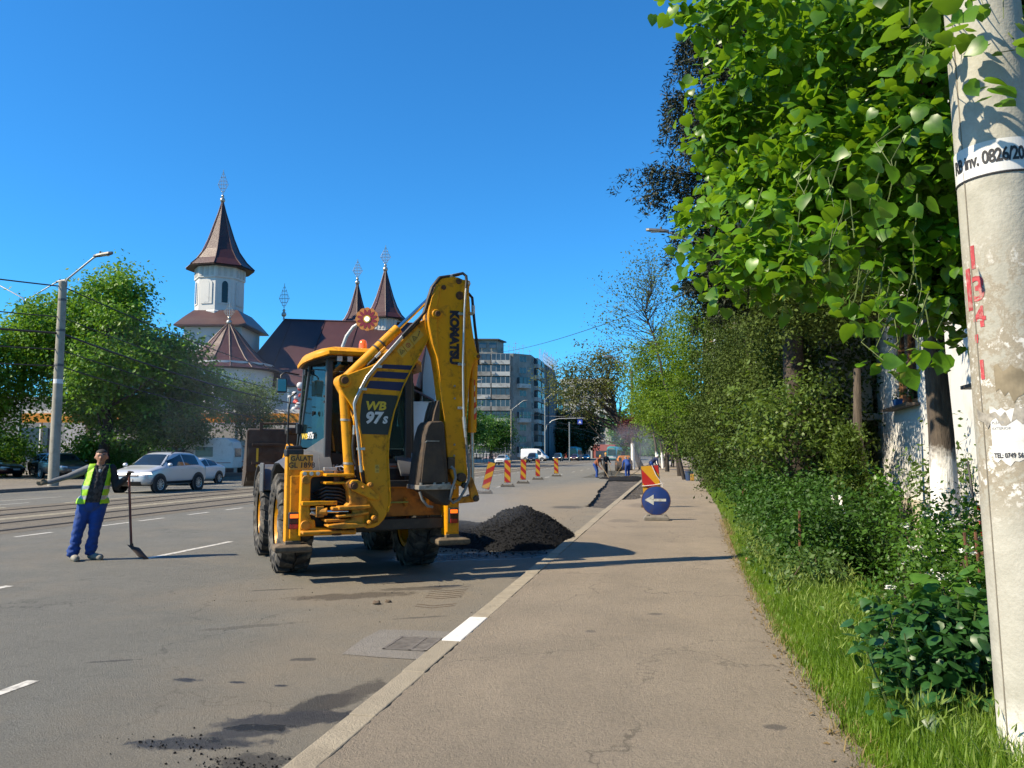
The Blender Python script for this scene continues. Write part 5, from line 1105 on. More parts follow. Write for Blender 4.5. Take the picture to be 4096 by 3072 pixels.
tree('young_thuja', 'small bright green thuja beside the slim trunk', (2.5, 12.5, GZ), [(0, 0, 1.25, .26, .26, .75), (0, 0, 1.7, .16, .16, .4)], 1.6, .03, 130, 55, .06, leafmat('thuja_leaf', (.05, .10, .01), (.13, .20, .02), .2, .6), bark, 810, .12, .3, nb=6, up=-.3, droop=-.8)
# quince: open shrub-tree with grey green leaves
tree('quince_tree', 'open quince shrub with grey green leaves in front of the junipers', (2.25, 14.9, GZ), [(-.35, -.1, 2.3, 1.1, 1.1, .85), (.35, .2, 1.9, .9, .9, .75), (-.75, -.2, 1.9, .7, .8, .5), (.1, 0, 2.8, .7, .7, .4)], 2.3, .05, 170, 26, .085, quince, bark, 820, .26, .3, LEAF6, nb=40, lean=(-.3, 0))
bush('elder_bush', 'bright green bush between the quince and the white house', (3.05, 14.4, GZ), [(0, 0, .75, .45, .5, .55)], 110, 45, .085, leafmat('elder_leaf', (.04, .14, .015), (.12, .28, .03), .3, .4), 830, .22)
tree('rose_bush', 'thin rose bush against the white wall', (3.3, 11.0, GZ), [(0, 0, 1.25, .6, .6, .75)], 1.4, .018, 55, 14, .07, leafmat('rose_leaf', (.05, .12, .02), (.14, .22, .04), .3, .4), twig, 840, .22, .3, nb=26, cat='bush', parts=('stems', 'foliage'))

# ---- white house
wall_m = mat('white_render', (.78, .77, .74), .9, var=.05, scale=2, dirt=(.55, .52, .46), damt=.25, dscale=1.5, bump=.3, bscale=50)
cream = mat('cream_render', (.62, .56, .44), .9, var=.08, scale=2)
wood = mat('brown_window_wood', (.30, .15, .06), .6, var=.2, scale=12)
wglass = glass('house_glass', (.02, .025, .03), .8, .05)
hs = thing('white_house', 'white rendered apartment house with a brown wooden window', 'house', (3.95, 15.8, GZ), R(-4))
mb = MB()
def wall_with_holes(mb, y0, y1, z0, z1, holes, x=0.0, th=.3):
    ys = sorted({y0, y1, *[h[0] for h in holes], *[h[1] for h in holes]}); zs = sorted({z0, z1, *[h[2] for h in holes], *[h[3] for h in holes]})
    for a, b in zip(ys[:-1], ys[1:]):
        for c, d in zip(zs[:-1], zs[1:]):
            cy, cz = (a + b) / 2, (c + d) / 2
            if not any(h[0] < cy < h[1] and h[2] < cz < h[3] for h in holes): mb.box((x + th / 2, cy, cz), (th, b - a, d - c))
holes = [(-2.15, -.35, 2.42, 3.95), (-7.4, -5.6, 2.42, 3.95), (1.5, 4.4, 2.1, 3.95)]
wall_with_holes(mb, -9.5, 12, .85, 9.2, holes); mb.build('wall', wall_m, hs)
mb = MB(); mb.box((.14, 1.25, .40), (.34, 21.5, .92)); mb.build('plinth', cream, hs)
mb = MB(); mb.box((6.3, 1.25, 4.6), (12, 21.4, 9.2)); mb.build('body', cream, hs)
for (a, b, c, d) in holes[:2]:
    mb = MB()
    for y in (a + .05, (a + b) / 2, b - .05): mb.box((.10, y, (c + d) / 2), (.08, .09, d - c))
    for z in (c + .05, d - .05): mb.box((.10, (a + b) / 2, z), (.078, b - a, .09))
    w_ = mb.build('window', wood, hs, bevel=.006)
    mb = MB(); mb.box((.12, (a + b) / 2, (c + d) / 2), (.012, b - a - .1, d - c - .1)); mb.build('pane', wglass, w_)
    mb = MB(); mb.box((.22, (a + b) / 2, (c + d) / 2), (.02, b - a - .2, d - c - .1)); mb.build('curtain', mat('curtain', (.66, .62, .54), .9, var=.1, scale=9), w_)
    mb = MB(); mb.box((-.08, (a + b) / 2, c - .03), (.26, b - a + .3, .045)); mb.build('sill', mat('brown_sill', (.14, .10, .075), .6), w_, bevel=.006)
# glazed balcony at the far end
bal = MB(); bal.box((-.55, 3.0, 2.35), (1.1, 3.2, .14)); bal.box((-1.05, 3.0, 2.05), (.08, 3.2, .6)); b_ = bal.build('balcony', wall_m, hs)
for y in (1.5, 2.25, 3.0, 3.75, 4.5): mb = MB(); mb.box((-1.05, y, 3.2), (.06, .07, 1.6)); mb.build('post', wall_m, b_)
mb = MB(); mb.box((-1.03, 3.0, 3.2), (.012, 2.95, 1.5)); mb.build('pane', wglass, b_)
mb = MB(); mb.box((-.55, 1.46, 3.2), (.9, .02, 1.5)); mb.build('side_panel', mat('pale_panel', (.55, .54, .5), .7), b_)
mb = MB(); mb.box((-.58, 3.0, 4.05), (1.25, 3.4, .08)); mb.build('canopy', mat('pale_panel', (.5, .5, .5)), b_)
potm = mat('blue_pot', (.02, .13, .42), .5); pot = thing('window_box', 'small blue flower box on the brown window sill', 'flower box', (3.82, 14.9, 2.50), R(-4))
mb = MB(); mb.loft([[(x * k, y * k, z) for x, y in ((-.06, -.13), (.06, -.13), (.06, .13), (-.06, .13))] for z, k in ((0, .85), (.12, 1.0))]); mb.build('box', potm, pot)
link('plants', leaf_mesh('pot_plants', np.array([0, 0, .17]) + gv.normal(size=(50, 3)) * np.array([.03, .08, .05]), .05, gv, privet), pot)
pot = thing('flower_pot', 'small terracotta pot with a plant on the brown window sill', 'flower pot', (3.86, 14.45, 2.50), R(-4))
mb = MB(); mb.lathe([(.05, 0), (.07, .12), (.075, .12), (.075, .14), (.06, .14)], 14); mb.build('pot', mat('terracotta', (.40, .14, .06), .8), pot, smooth=40)
link('plant', leaf_mesh('pot_plant', np.array([0, 0, .28]) + gv.normal(size=(60, 3)) * np.array([.05, .07, .09]), .06, gv, spirea), pot)
o = bush('red_shrub', 'small red-leaved shrub at the foot of the white wall', (3.25, 9.3, GZ), [(0, 0, .55, .25, .3, .4)], 24, 14, .11, leafmat('red_leaf', (.20, .012, .008), (.42, .03, .015), .3, .5), 850, .12)
mb = MB(); mb.tube([(3.05, 8.9, .1), (3.05, 9.3, 1.6)], .012, 6); mb.build('garden_stake', blk if 'blk' in globals() else twig, label='thin dark stake leaning against the linden trunk', cat='stake', loc=(0, 0, 0))
# ================================================================== background: vehicles
from mathutils.bvhtree import BVHTree
cglass = glass('car_glass', (.012, .018, .024), .86, .03)
tyre2 = mat('car_tyre', (.02, .02, .02), .85, var=.2)
alloy = mat('alloy_rim', (.55, .55, .56), .35, .7, var=.1)
clad = mat('black_cladding', (.025, .025, .027), .6)
headl = mat('headlamp', (.75, .77, .80), .12, var=.1, scale=30, coat=.6); headon = mat('headlamp_lit', (.9, .85, .7), .2, emit=(1, .85, .6), estr=1.6)
tail = mat('tail_lamp', (.35, .012, .012), .25, coat=.5); platem = mat('plate_white', (.75, .75, .74), .5); dimm = mat('grille_dark', (.02, .02, .022), .4)
def paint(name, col, metal=.3, rough=.32): return mat(name, col, rough, metal, var=.03, scale=2, coat=.8)

PROFILE = {
 'suv': dict(L=4.15, W=1.80, wb=1.28, r=.335, st=[(-2.05, .80, .88, .93, .62, .40), (-1.97, .93, .98, 1.06, .68, .30), (-1.72, .98, 1.03, 1.46, .64, .26), (-1.25, 1, 1.03, 1.57, .65, .24), (-.3, 1, 1.01, 1.60, .67, .24), (.25, 1, 1.0, 1.55, .66, .24), (.60, 1, .99, 1.30, .70, .24), (.98, .99, .98, 1.03, .76, .24), (1.55, .97, .91, .96, .72, .25), (1.90, .91, .80, .86, .64, .30), (2.06, .78, .66, .70, .54, .38)], win=[(.62, -.33), (-.40, -1.38)], ws=(.30, .95), rw=(-1.72, -1.98)),
 'sedan': dict(L=4.45, W=1.78, wb=1.32, r=.32, st=[(-2.20, .80, .90, .94, .62, .38), (-2.10, .92, .98, 1.01, .70, .28), (-1.70, .97, 1.0, 1.06, .68, .22), (-1.15, 1, 1.0, 1.36, .60, .20), (-.45, 1, .97, 1.46, .62, .20), (.15, 1, .95, 1.44, .62, .20), (.55, 1, .94, 1.20, .68, .20), (1.0, .99, .92, .97, .74, .20), (1.65, .96, .82, .87, .70, .22), (2.02, .90, .70, .75, .62, .26), (2.20, .76, .56, .60, .5, .34)], win=[(.55, -.35), (-.42, -1.25)], ws=(.2, .95), rw=(-1.18, -1.70)),
 'van': dict(L=5.6, W=2.05, wb=1.75, r=.35, st=[(-2.78, .92, 1.2, 2.35, .80, .40), (-2.72, .98, 1.2, 2.45, .84, .35), (-1.5, 1, 1.2, 2.50, .86, .32), (.6, 1, 1.2, 2.50, .86, .32), (1.15, 1, 1.2, 2.40, .80, .32), (1.65, 1, 1.18, 1.80, .82, .32), (2.05, .99, 1.14, 1.22, .82, .32), (2.45, .95, .98, 1.05, .74, .34), (2.75, .85, .72, .78, .62, .42)], win=[(1.55, .75)], ws=(1.2, 2.0), rw=None),
 'mpv': dict(L=4.3, W=1.82, wb=1.35, r=.33, st=[(-2.12, .85, 1.0, 1.6, .66, .38), (-2.05, .95, 1.05, 1.74, .72, .28), (-1.3, 1, 1.05, 1.82, .72, .24), (.0, 1, 1.03, 1.82, .72, .24), (.45, 1, 1.02, 1.70, .70, .24), (.85, 1, 1.0, 1.38, .74, .24), (1.25, .99, .98, 1.03, .78, .24), (1.75, .95, .86, .92, .70, .26), (2.10, .80, .66, .70, .56, .36)], win=[(.80, -.25), (-.33, -1.3)], ws=(.5, 1.2), rw=None)}
def car(name, label, kind, loc, rz, pm, cat='car', group=None, lit=False, text=None, rails=False, clad_arch=False, sc=1.0):
    d = PROFILE[kind]; hw = d['W'] / 2; root = thing(name, label, cat, loc, rz, group)
    root.scale = (sc, sc, sc)
    rings = []
    for y, ws, zb, zr, rw, z0 in d['st']:
        w = hw * ws; half = [(0, z0), (w * .80, z0), (w * .97, z0 + .10), (w, z0 + (zb - z0) * .5), (w * .985, zb - .06), (w * .955, zb), (hw * rw * 1.03, zb + (zr - zb) * .93), (hw * rw * .80, zr), (0, zr + .02)]
        rings.append([(x, y, z) for x, z in half] + [(-x, y, z) for x, z in half[-2:0:-1]])
    mb = MB(); mb.loft(rings); body = mb.build('body', pm, root, smooth=80)
    ss = body.modifiers.new('sub', 'SUBSURF'); ss.levels = 2; ss.render_levels = 2
    bm = bmesh.new(); bm.from_mesh(body.data)
    dg = bpy.context.evaluated_depsgraph_get(); ev = body.evaluated_get(dg); me = ev.to_mesh(); bv = BVHTree.FromPolygons([v.co.copy() for v in me.vertices], [p.vertices[:] for p in me.polygons]); ev.to_mesh_clear(); bm.free()
    def conform(nm, cs, dr, m, off=.008, nx=8, ny=5, par=None):
        cs = [Vector(c) for c in cs]; dr = Vector(dr).normalized(); vs = []
        for j in range(ny + 1):
            for i in range(nx + 1):
                a, b = i / nx, j / ny; p = (cs[0] * (1 - a) + cs[1] * a) * (1 - b) + (cs[3] * (1 - a) + cs[2] * a) * b
                h, nn, _, _ = bv.ray_cast(p - dr * 2, dr); vs.append((h + nn * off) if h is not None else p)
        q = MB(); q.add(vs, [(j * (nx + 1) + i, j * (nx + 1) + i + 1, (j + 1) * (nx + 1) + i + 1, (j + 1) * (nx + 1) + i) for j in range(ny) for i in range(nx)])
        return q.build(nm, m, par or body, smooth=60)
    ys = [s[0] for s in d['st']]; zb_ = lambda y: float(np.interp(y, ys, [s[2] for s in d['st']])); zr_ = lambda y: float(np.interp(y, ys, [s[3] for s in d['st']]))
    for s in (-1, 1):
        for (a, b) in d['win']:
            ta, tb = zr_(a), zr_(b); top = lambda y: zb_(y) + (zr_(y) - zb_(y)) * .82
            conform('side_window', [(s * hw, a, zb_(a) + .03), (s * hw, b, zb_(b) + .03), (s * hw, b, top(b)), (s * hw, min(a, a), top(a))], (-s, 0, 0), cglass)
        conform('headlamp', [(s * hw * .55, 2.3, zb_(ys[-2]) - .10), (s * hw * .93, 2.3, zb_(ys[-2]) - .07), (s * hw * .90, 2.3, zb_(ys[-2]) + .01), (s * hw * .55, 2.3, zb_(ys[-2]) - .03)], (0, -1, 0), headon if lit else headl, .012, 5, 3)
        conform('tail_lamp', [(s * hw * .62, -2.4, .86), (s * hw * .9, -2.4, .86), (s * hw * .88, -2.4, 1.0), (s * hw * .62, -2.4, .99)], (0, 1, 0), tail, .012, 4, 3)
        q = MB(); q.ball((s * (hw + .10), d['ws'][1] - .12, zb_(d['ws'][1] - .1) + .10), (.11, .07, .08), 10, 6); q.build('mirror', pm, root, smooth=60)
        for yw in (-d['wb'], d['wb']):
            ar = MB(); Mx = Matrix(((0, 0, s), (0, 1, 0), (1, 0, 0)))
            ar.lathe([(d['r'] + .085, 0), (d['r'] + .085, .012), (d['r'] + .02, .014), (d['r'] * .2, .0)], 26, (s * (hw * .992), yw, d['r'] + .01), Mx, cap=False); ar.build('wheel_arch', clad if clad_arch else dimm, body, smooth=40)
            w = MB(); w.lathe([(d['r'] * .62, -.20), (d['r'] * .95, -.19), (d['r'], -.15), (d['r'], .0), (d['r'] * .95, .03), (d['r'] * .64, .035)], 28, (0, 0, 0), Mx, cap=False); wo_ = w.build('wheel', tyre2, root, smooth=45, loc=(s * (hw - .01), yw, d['r']))
            w = MB(); w.lathe([(d['r'] * .64, .032), (d['r'] * .60, .02), (d['r'] * .56, -.03), (0, -.03)], 24, M=Mx, cap=False)
            w.cur = 1
            for k in range(10): a = k * .6283; w.bar(Mx @ Vector((.05 * math.cos(a), .05 * math.sin(a), .012)), Mx @ Vector((d['r'] * .6 * math.cos(a), d['r'] * .6 * math.sin(a), .018)), .035, .02, up=(1, 0, 0))
            w.lathe([(d['r'] * .65, .025), (d['r'] * .65, .04), (d['r'] * .58, .03)], 24, M=Mx, cap=False); w.cyl(Mx @ Vector((0, 0, 0)), Mx @ Vector((0, 0, .025)), .06)
            w.build('rim', [dimm, alloy], wo_, smooth=40)
        for (a, b) in d['win']:
            q = MB(); q.box((s * (hw * .985), b + .16, zb_(b) - .13), (.03, .16, .03)); q.build('door_handle', pm, body, bevel=.008)
        if rails: q = MB(); q.tube([(s * hw * .60, .1, zr_(.1) - .02), (s * hw * .62, -.1, zr_(-.1) + .03), (s * hw * .62, -1.1, zr_(-1.1) + .03), (s * hw * .60, -1.4, zr_(-1.4))], .02, 6); q.build('roof_rail', clad, root, smooth=50)
        if clad_arch: conform('sill_cladding', [(s * hw, .9, .26), (s * hw, -.9, .26), (s * hw, -.9, .44), (s * hw, .9, .44)], (-s, 0, 0), clad, .012, 8, 2)
    a, b = d['ws']
    conform('windscreen', [(-hw * .84, b, zb_(b) + .03), (hw * .84, b, zb_(b) + .03), (hw * .62, a, zr_(a) - .02), (-hw * .62, a, zr_(a) - .02)], (0, -.75, -.66), cglass, .008, 10, 6)
    if d['rw']: a, b = d['rw']; conform('rear_window', [(-hw * .74, b, zb_(b) + .06), (hw * .74, b, zb_(b) + .06), (hw * .58, a, zr_(a) - .03), (-hw * .58, a, zr_(a) - .03)], (0, .75, -.66), cglass, .008, 10, 5)
    zf = zb_(ys[-2])
    conform('grille', [(-hw * .54, 2.4, zf - .16), (hw * .54, 2.4, zf - .16), (hw * .54, 2.4, zf - .05), (-hw * .54, 2.4, zf - .05)], (0, -1, 0), dimm, .010, 8, 3)
    conform('lower_grille', [(-hw * .62, 2.4, .32), (hw * .62, 2.4, .32), (hw * .66, 2.4, .46), (-hw * .66, 2.4, .46)], (0, -1, 0), dimm, .010, 8, 3)
    for z in (zf - .075, zf - .13): conform('grille_bar', [(-hw * .52, 2.4, z), (hw * .52, 2.4, z), (hw * .52, 2.4, z + .016), (-hw * .52, 2.4, z + .016)], (0, -1, 0), alloy, .02, 8, 1)
    conform('number_plate', [(-.26, 2.4, .47), (.26, 2.4, .47), (.26, 2.4, .58), (-.26, 2.4, .58)], (0, -1, 0), platem, .02, 4, 1)
    if text:
        o = link('lettering', text_mesh(text, .34, .002, .006, m=mat('black_letter', (.03, .03, .03), .5)), body); o.location = (hw * 1.0 + .012, .45, .72); o.rotation_euler = (R(90), 0, R(90))
    return root
silver = paint('silver_paint', (.50, .53, .57), .45); whitep = paint('white_car_paint', (.74, .75, .76), 0, .35); darkp = paint('dark_car_paint', (.018, .020, .024), .2); greyp = paint('grey_car_paint', (.07, .08, .085), .4); maroon = paint('maroon_car_paint', (.08, .012, .012), .2)
car('suv_car', 'silver SUV driving towards the camera on the far side of the tram tracks', 'suv', (-22.55, 32.2, 0), R(180), paint('bright_silver_paint', (.66, .68, .70), .25), lit=True, rails=True, clad_arch=True, sc=1.10)
car('white_sedan', 'white sedan with black letters on its door behind the silver SUV', 'sedan', (-26.1, 40.0, 0), R(180), whitep, text='As')
car('parked_car', 'grey station wagon parked just right of the left lamp post', 'suv', (-37.2, 43.5, .14), R(-120), greyp, group='cars parked under the left trees')
car('parked_car', 'dark car parked at the left frame edge under the trees', 'sedan', (-44.0, 45.0, .14), R(-95), maroon, group='cars parked under the left trees')
car('parked_car', 'dark car parked between the left tree trunks', 'suv', (-41.0, 47.5, .14), R(-100), darkp, group='cars parked under the left trees')
car('white_hatchback', 'white hatchback leading the oncoming traffic, left of the warning boards', 'suv', (-25.3, 118, 0), R(180), whitep, sc=.95, group='oncoming traffic')
car('dark_minivan', 'dark minivan oncoming behind the white hatchback, in front of the white van', 'mpv', (-26.3, 150, 0), R(180), darkp, group='oncoming traffic')
car('white_van', 'long white panel van turning across the road', 'van', (-30.6, 178, 0), R(262), whitep, cat='van', sc=1.12, group='oncoming traffic')
car('dark_minivan', 'dark minivan with headlamps oncoming right of the white van', 'mpv', (-24.9, 174, 0), R(180), paint('blue_grey_paint', (.03, .04, .05)), lit=True, group='oncoming traffic')
car('dark_sedan', 'dark sedan with lit headlamps in front of the far tram', 'suv', (-22.6, 186, 0), R(180), maroon, lit=True, group='oncoming traffic')
car('silver_sedan', 'silver sedan last in the oncoming row beside the far tram', 'sedan', (-22.1, 206, 0), R(180), silver, lit=True, group='oncoming traffic')
car('pale_sedan', 'pale pink sedan parked beyond the white hatchback under the trees', 'sedan', (-37.5, 165, 0), R(100), paint('pale_pink_paint', (.62, .48, .50), 0), group='oncoming traffic')

# caravans behind the left pavement
cw = mat('caravan_white', (.70, .70, .66), .5, var=.05, dirt=(.4, .38, .33), damt=.3, dscale=2)
def caravan(label, loc, rz, L=5.2, Hh=2.55, W=2.1):
    r_ = thing('caravan', label, 'caravan', loc, rz, 'white caravans by the market')
    pr_ = [(-L / 2 + .12, .55), (-L / 2, 1.0), (-L / 2 + .12, 1.7), (-L / 2 + .55, Hh - .1), (-L / 2 + .9, Hh), (L / 2 - .5, Hh), (L / 2 - .1, Hh - .25), (L / 2, 1.7), (L / 2, .6)]
    mb = MB(); mb.prism([(x, -W / 2, z) for x, z in pr_], (0, W, 0)); b = mb.build('body', cw, r_, bevel=.06, seg=3, smooth=40)
    wg = mat('caravan_window', (.08, .09, .10), .15, coat=.5)
    for y in (-1, 1):
        for x0, x1 in ((-1.6, -.5), (.2, 1.3)):
            mb = MB(); mb.box(((x0 + x1) / 2, y * W / 2, 1.65), (x1 - x0, .03, .62)); mb.build('window', wg, b, bevel=.01)
        mb = MB(); mb.box((0, y * W / 2, .95), (L * .94, .02, .05)); mb.build('trim', mat('caravan_trim', (.35, .12, .1), .5), b)
        mb = MB(); mb.cyl((0, y * (W / 2 - .1), .33), (0, y * (W / 2 - .28), .33), .33, n=20); mb.build('wheel', tyre2, r_, smooth=40)
    for x, m_ in ((-L / 2 + .05, wg), (L / 2, wg)):
        mb = MB(); mb.box((x, 0, 1.6), (.06, W * .7, .55)); mb.build('window', m_, b, bevel=.01)
    mb = MB(); mb.bar((-L / 2, 0, .5), (-L / 2 - 1.0, 0, .42), .08, .08); mb.build('tow_bar', clad, r_)
    return r_
caravan('white caravan seen between the white sedan and the loader bucket', (-30.6, 47.5, .14), R(15))
caravan('white caravan half hidden behind the small round tree', (-33.0, 53.0, .14), R(70))
caravan('white caravan behind the worker directing traffic', (-39.0, 53.5, .14), R(20))

# trams
def tram_car(label, loc, rz, n, col):
    r_ = thing('tram', label, 'tram', loc, rz, 'teal trams far down the street')
    tealm = mat('tram_teal', (.03, .30, .30), .4, coat=.4); wt = mat('tram_white', (.6, .62, .6), .5); gl = mat('tram_glass', (.02, .025, .03), .1, coat=.6)
    L_ = 14 * n; prf = [(-1.22, .35), (-1.25, 1.2), (-1.22, 2.6), (-1.05, 3.2), (-.7, 3.4), (.7, 3.4), (1.05, 3.2), (1.22, 2.6), (1.25, 1.2), (1.22, .35)]
    mb = MB(); mb.loft([[(x * s, y, .35 + (z - .35) * zs) for x, z in prf] for y, s, zs in ((-L_ / 2, .86, .9), (-L_ / 2 + .5, .97, .98), (-L_ / 2 + 1.2, 1, 1), (L_ / 2 - 1.2, 1, 1), (L_ / 2 - .5, .97, .98), (L_ / 2, .86, .9))]); b = mb.build('body', tealm, r_, bevel=.05, smooth=45)
    for e in (-1, 1):
        mb = MB(); mb.prism([(-.98, e * (L_ / 2 + .01), 1.25), (.98, e * (L_ / 2 + .01), 1.25), (.95, e * (L_ / 2 + .0), 2.55), (-.95, e * (L_ / 2 + .0), 2.55)], (0, e * .03, 0)); mb.build('windscreen', gl, b)
        mb = MB(); mb.box((0, e * (L_ / 2 + .02), .85), (2.0, .05, .5)); mb.build('bumper', wt, b)
        mb = MB(); mb.box((0, e * (L_ / 2 - .05), 2.82), (1.1, .12, .24)); mb.build('destination_sign', mat('sign_glow', (.3, .28, .2), .4), b)
    for s in (-1, 1):
        for k in range(int(L_ / 1.9) - 1): mb = MB(); mb.box((s * 1.245, -L_ / 2 + 1.9 + k * 1.9, 1.95), (.03, 1.6, 1.05)); mb.build('window', gl, b)
    mb = MB(); mb.tube([(0, -2, 3.4), (0, -.8, 4.3), (0, -2, 5.1)], .03, 5); mb.tube([(-.6, -2, 5.1), (.6, -2, 5.1)], .03, 5); mb.build('pantograph', clad, r_)
    return r_
tram_car('teal tram facing the camera behind the orange roller', (-14.6, 205, 0), R(.6), 2, 0)
tram_car('teal tram in the shade behind the oncoming cars', (-25.6, 212, 0), R(4), 2, 0)

# ================================================================== church (about 100 m away)
roof_m = NT('shingle_roof'); _t = roof_m
co = _t.coord(); sp = _t.new('SeparateXYZ'); _t.l.new(co, sp.inputs[0])
wv = _t.new('TexWave'); wv.bands_direction = 'Z'; _t.set(wv, Scale=1.9, Distortion=.4, Detail=2); _t.l.new(co, wv.inputs[0])
_c = _t.mix(_t.ramp(_t.noise(co, .35, 5), .3, .7), (.042, .013, .013), (.072, .022, .021)); _c = _t.mix(_t.ramp(wv.outputs['Fac'], .0, .35, .55, 0), _c, (.02, .009, .008))
_t.base(_c); _t.rough(.42); _t.p.inputs['Specular IOR Level'].default_value = .55; _t.bump(wv.outputs['Fac'], .5, .05); roof_m = _t.m
seam_m = mat('roof_seam', (.075, .028, .024), .5, var=.1)
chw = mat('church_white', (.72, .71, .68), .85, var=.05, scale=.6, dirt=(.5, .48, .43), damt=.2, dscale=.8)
goldm = mat('pale_metal', (.55, .53, .48), .35, .7); slit = mat('slit_glass', (.015, .02, .022), .2)
yaw = R(11.4)
ch = thing('church', 'white church with dark red flared tower roofs behind the market', 'church', (-19.77 - 0, 98.03, 0), yaw)
# local frame: x to the right of the view, y away, z up; k metres per unit of the survey
SC = 1.25
CP, SP = math.cos(R(4.97)), math.sin(R(4.97))
def T_(dy, dep=100.0): return dep / (800 * CP + (dy * 1024 / 2212 - 384) * SP)
def X_(d_, dy=620, dep=100.0): return (d_ * 1024 / 2212 - 512) * T_(dy, dep)
def Z_(d_, dep=100.0): return 1.68 + T_(d_, dep) * (800 * SP - (d_ * 1024 / 2212 - 384) * CP)
def ngon(n, r_, z, cx, cy, rot=0): return [(cx + r_ * math.cos(rot + 2 * math.pi * i / n), cy + r_ * math.sin(rot + 2 * math.pi * i / n), z) for i in range(n)]
def cross(par, x, y, z0, h):
    """finial ball and lattice cross"""
    mb = MB(); mb.tube([(x, y, z0 - .6), (x, y, z0 + .3)], [.14, .06], 8); mb.ball((x, y, z0 + .1), .34, 10, 6); mb.ball((x, y, z0 + .62), .2, 8, 5); o = mb.build('finial', goldm, par, smooth=60)
    mb = MB(); mb.tube([(x, y, z0 + .3), (x, y, z0 + h)], .045, 5)
    for f, w in ((.30, .25), (.40, .42), (.52, .62), (.64, .42), (.76, .30), (.86, .15)):
        mb.tube([(x - w, y, z0 + h * f), (x + w, y, z0 + h * f)], .035, 4)
    for w, f0, f1 in ((.21, .33, .80), (.42, .40, .64)):
        for s in (-1, 1): mb.tube([(x + s * w, y, z0 + h * f0), (x + s * w, y, z0 + h * f1)], .03, 4)
    mb.tube([(x - .66, y, z0 + h * .52), (x, y, z0 + h * .95), (x + .66, y, z0 + h * .52), (x, y, z0 + h * .22), (x - .66, y, z0 + h * .52)], .03, 4); mb.build('cross', goldm, o)
def spire(x, y, n, prof, rot, name='spire'):
    """prof: (radius, z) from the eave up, flared"""
    mb = MB(); mb.loft([ngon(n, r_, z, x, y, rot) for r_, z in prof]); o = mb.build(name, roof_m, ch)
    mb = MB()
    for i in range(n):
        a = rot + 2 * math.pi * i / n; mb.tube([(x + r_ * math.cos(a), y + r_ * math.sin(a), z + .03) for r_, z in prof], .07, 4)
    mb.build('hip_seams', seam_m, o)
    (r0, z0) = prof[0]; mb = MB(); mb.loft([ngon(n, r0 * .995, z0 - .12, x, y, rot), ngon(n, r0 * .97, z0 - .02, x, y, rot)]); mb.build('eave', mat('eave_dark', (.03, .012, .01), .6), o)
    return o
def drum(x, y, n, r_, z0, z1, rot, nw=8, par=None, blind=True):
    mb = MB(); mb.loft([ngon(n, r_, z0, x, y, rot), ngon(n, r_, z1, x, y, rot)]); mb.loft([ngon(n, r_ + .18, z0, x, y, rot), ngon(n, r_ + .16, z0 + .7, x, y, rot), ngon(n, r_ + .02, z0 + .85, x, y, rot)]); mb.loft([ngon(n, r_ + .04, z1 - 1.9, x, y, rot), ngon(n, r_ + .16, z1 - 1.8, x, y, rot), ngon(n, r_ + .16, z1, x, y, rot)])
    d_ = mb.build('drum', chw, ch)
    for i in range(n):
        a = rot + 2 * math.pi * (i + .5) / n; rr = r_ * math.cos(math.pi / n); cx, cy = x + rr * math.cos(a), y + rr * math.sin(a); M = Matrix.Rotation(a, 3, 'Z'); H_ = (z1 - z0)
        zc = z0 + H_ * .47; hh = H_ * .42; w = r_ * .17
        mb = MB(); arch = [(-w, -hh / 2), (w, -hh / 2), (w, hh / 2 - w)] + [(w * math.cos(t), hh / 2 - w + w * math.sin(t)) for t in np.linspace(.3, 2.84, 6)] + [(-w, hh / 2 - w)]
        mb.prism([M @ Vector((.10, p, q)) + Vector((cx, cy, zc)) for p, q in [(p * 1.5, q * 1.08) for p, q in arch]], M @ Vector((-.15, 0, 0))); mb.build('window_surround', chw, d_)
        mb = MB(); mb.prism([M @ Vector((.125, p * .72, q * .96)) + Vector((cx, cy, zc)) for p, q in arch], M @ Vector((-.1, 0, 0))); mb.build('window', slit if i % 2 == 0 else chw, d_)
        # blind arcade below the eave
        mb = MB()
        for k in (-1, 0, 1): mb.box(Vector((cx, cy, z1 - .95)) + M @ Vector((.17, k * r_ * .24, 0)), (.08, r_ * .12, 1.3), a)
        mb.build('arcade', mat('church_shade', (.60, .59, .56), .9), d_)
    return d_
tx = (X_(475)); ty = 0.0
spire(tx, ty, 8, [(4.2 * f_, Z_(y_)) for f_, y_ in ((1, 583), (.76, 567), (.54, 545), (.375, 517), (.245, 489), (.115, 461), (.025, 438))], R(10))
drum(tx, ty, 8, 2.95, Z_(692), Z_(578), R(10)); cross(ch, tx, ty, Z_(434), Z_(367) - Z_(434))
# square base with skirt roof
sx_c = X_(485)
mb = MB(); mb.loft([[(sx_c - r_, ty - r_, z), (sx_c + r_, ty - r_, z), (sx_c + r_, ty + r_, z), (sx_c - r_, ty + r_, z)] for r_, z in ((4.4, Z_(712)), (3.6, Z_(695)), (2.7, Z_(678)))]); o = mb.build('skirt_roof', roof_m, ch)
mb = MB(); mb.box((sx_c, ty, Z_(712) - .1), (8.85, 8.85, .16)); mb.build('eave', seam_m, o)
mb = MB(); mb.box((sx_c, ty, (Z_(712)) / 2), (7.0, 7.0, Z_(712))); tb = mb.build('tower_base', chw, ch)
for k in range(5): mb = MB(); mb.box((sx_c - 2.6 + k * 1.3, -3.52, Z_(712) - 2.6), (.7, .10, 2.6)); mb.build('arcade', mat('church_shade', (.6, .6, .6)), tb)
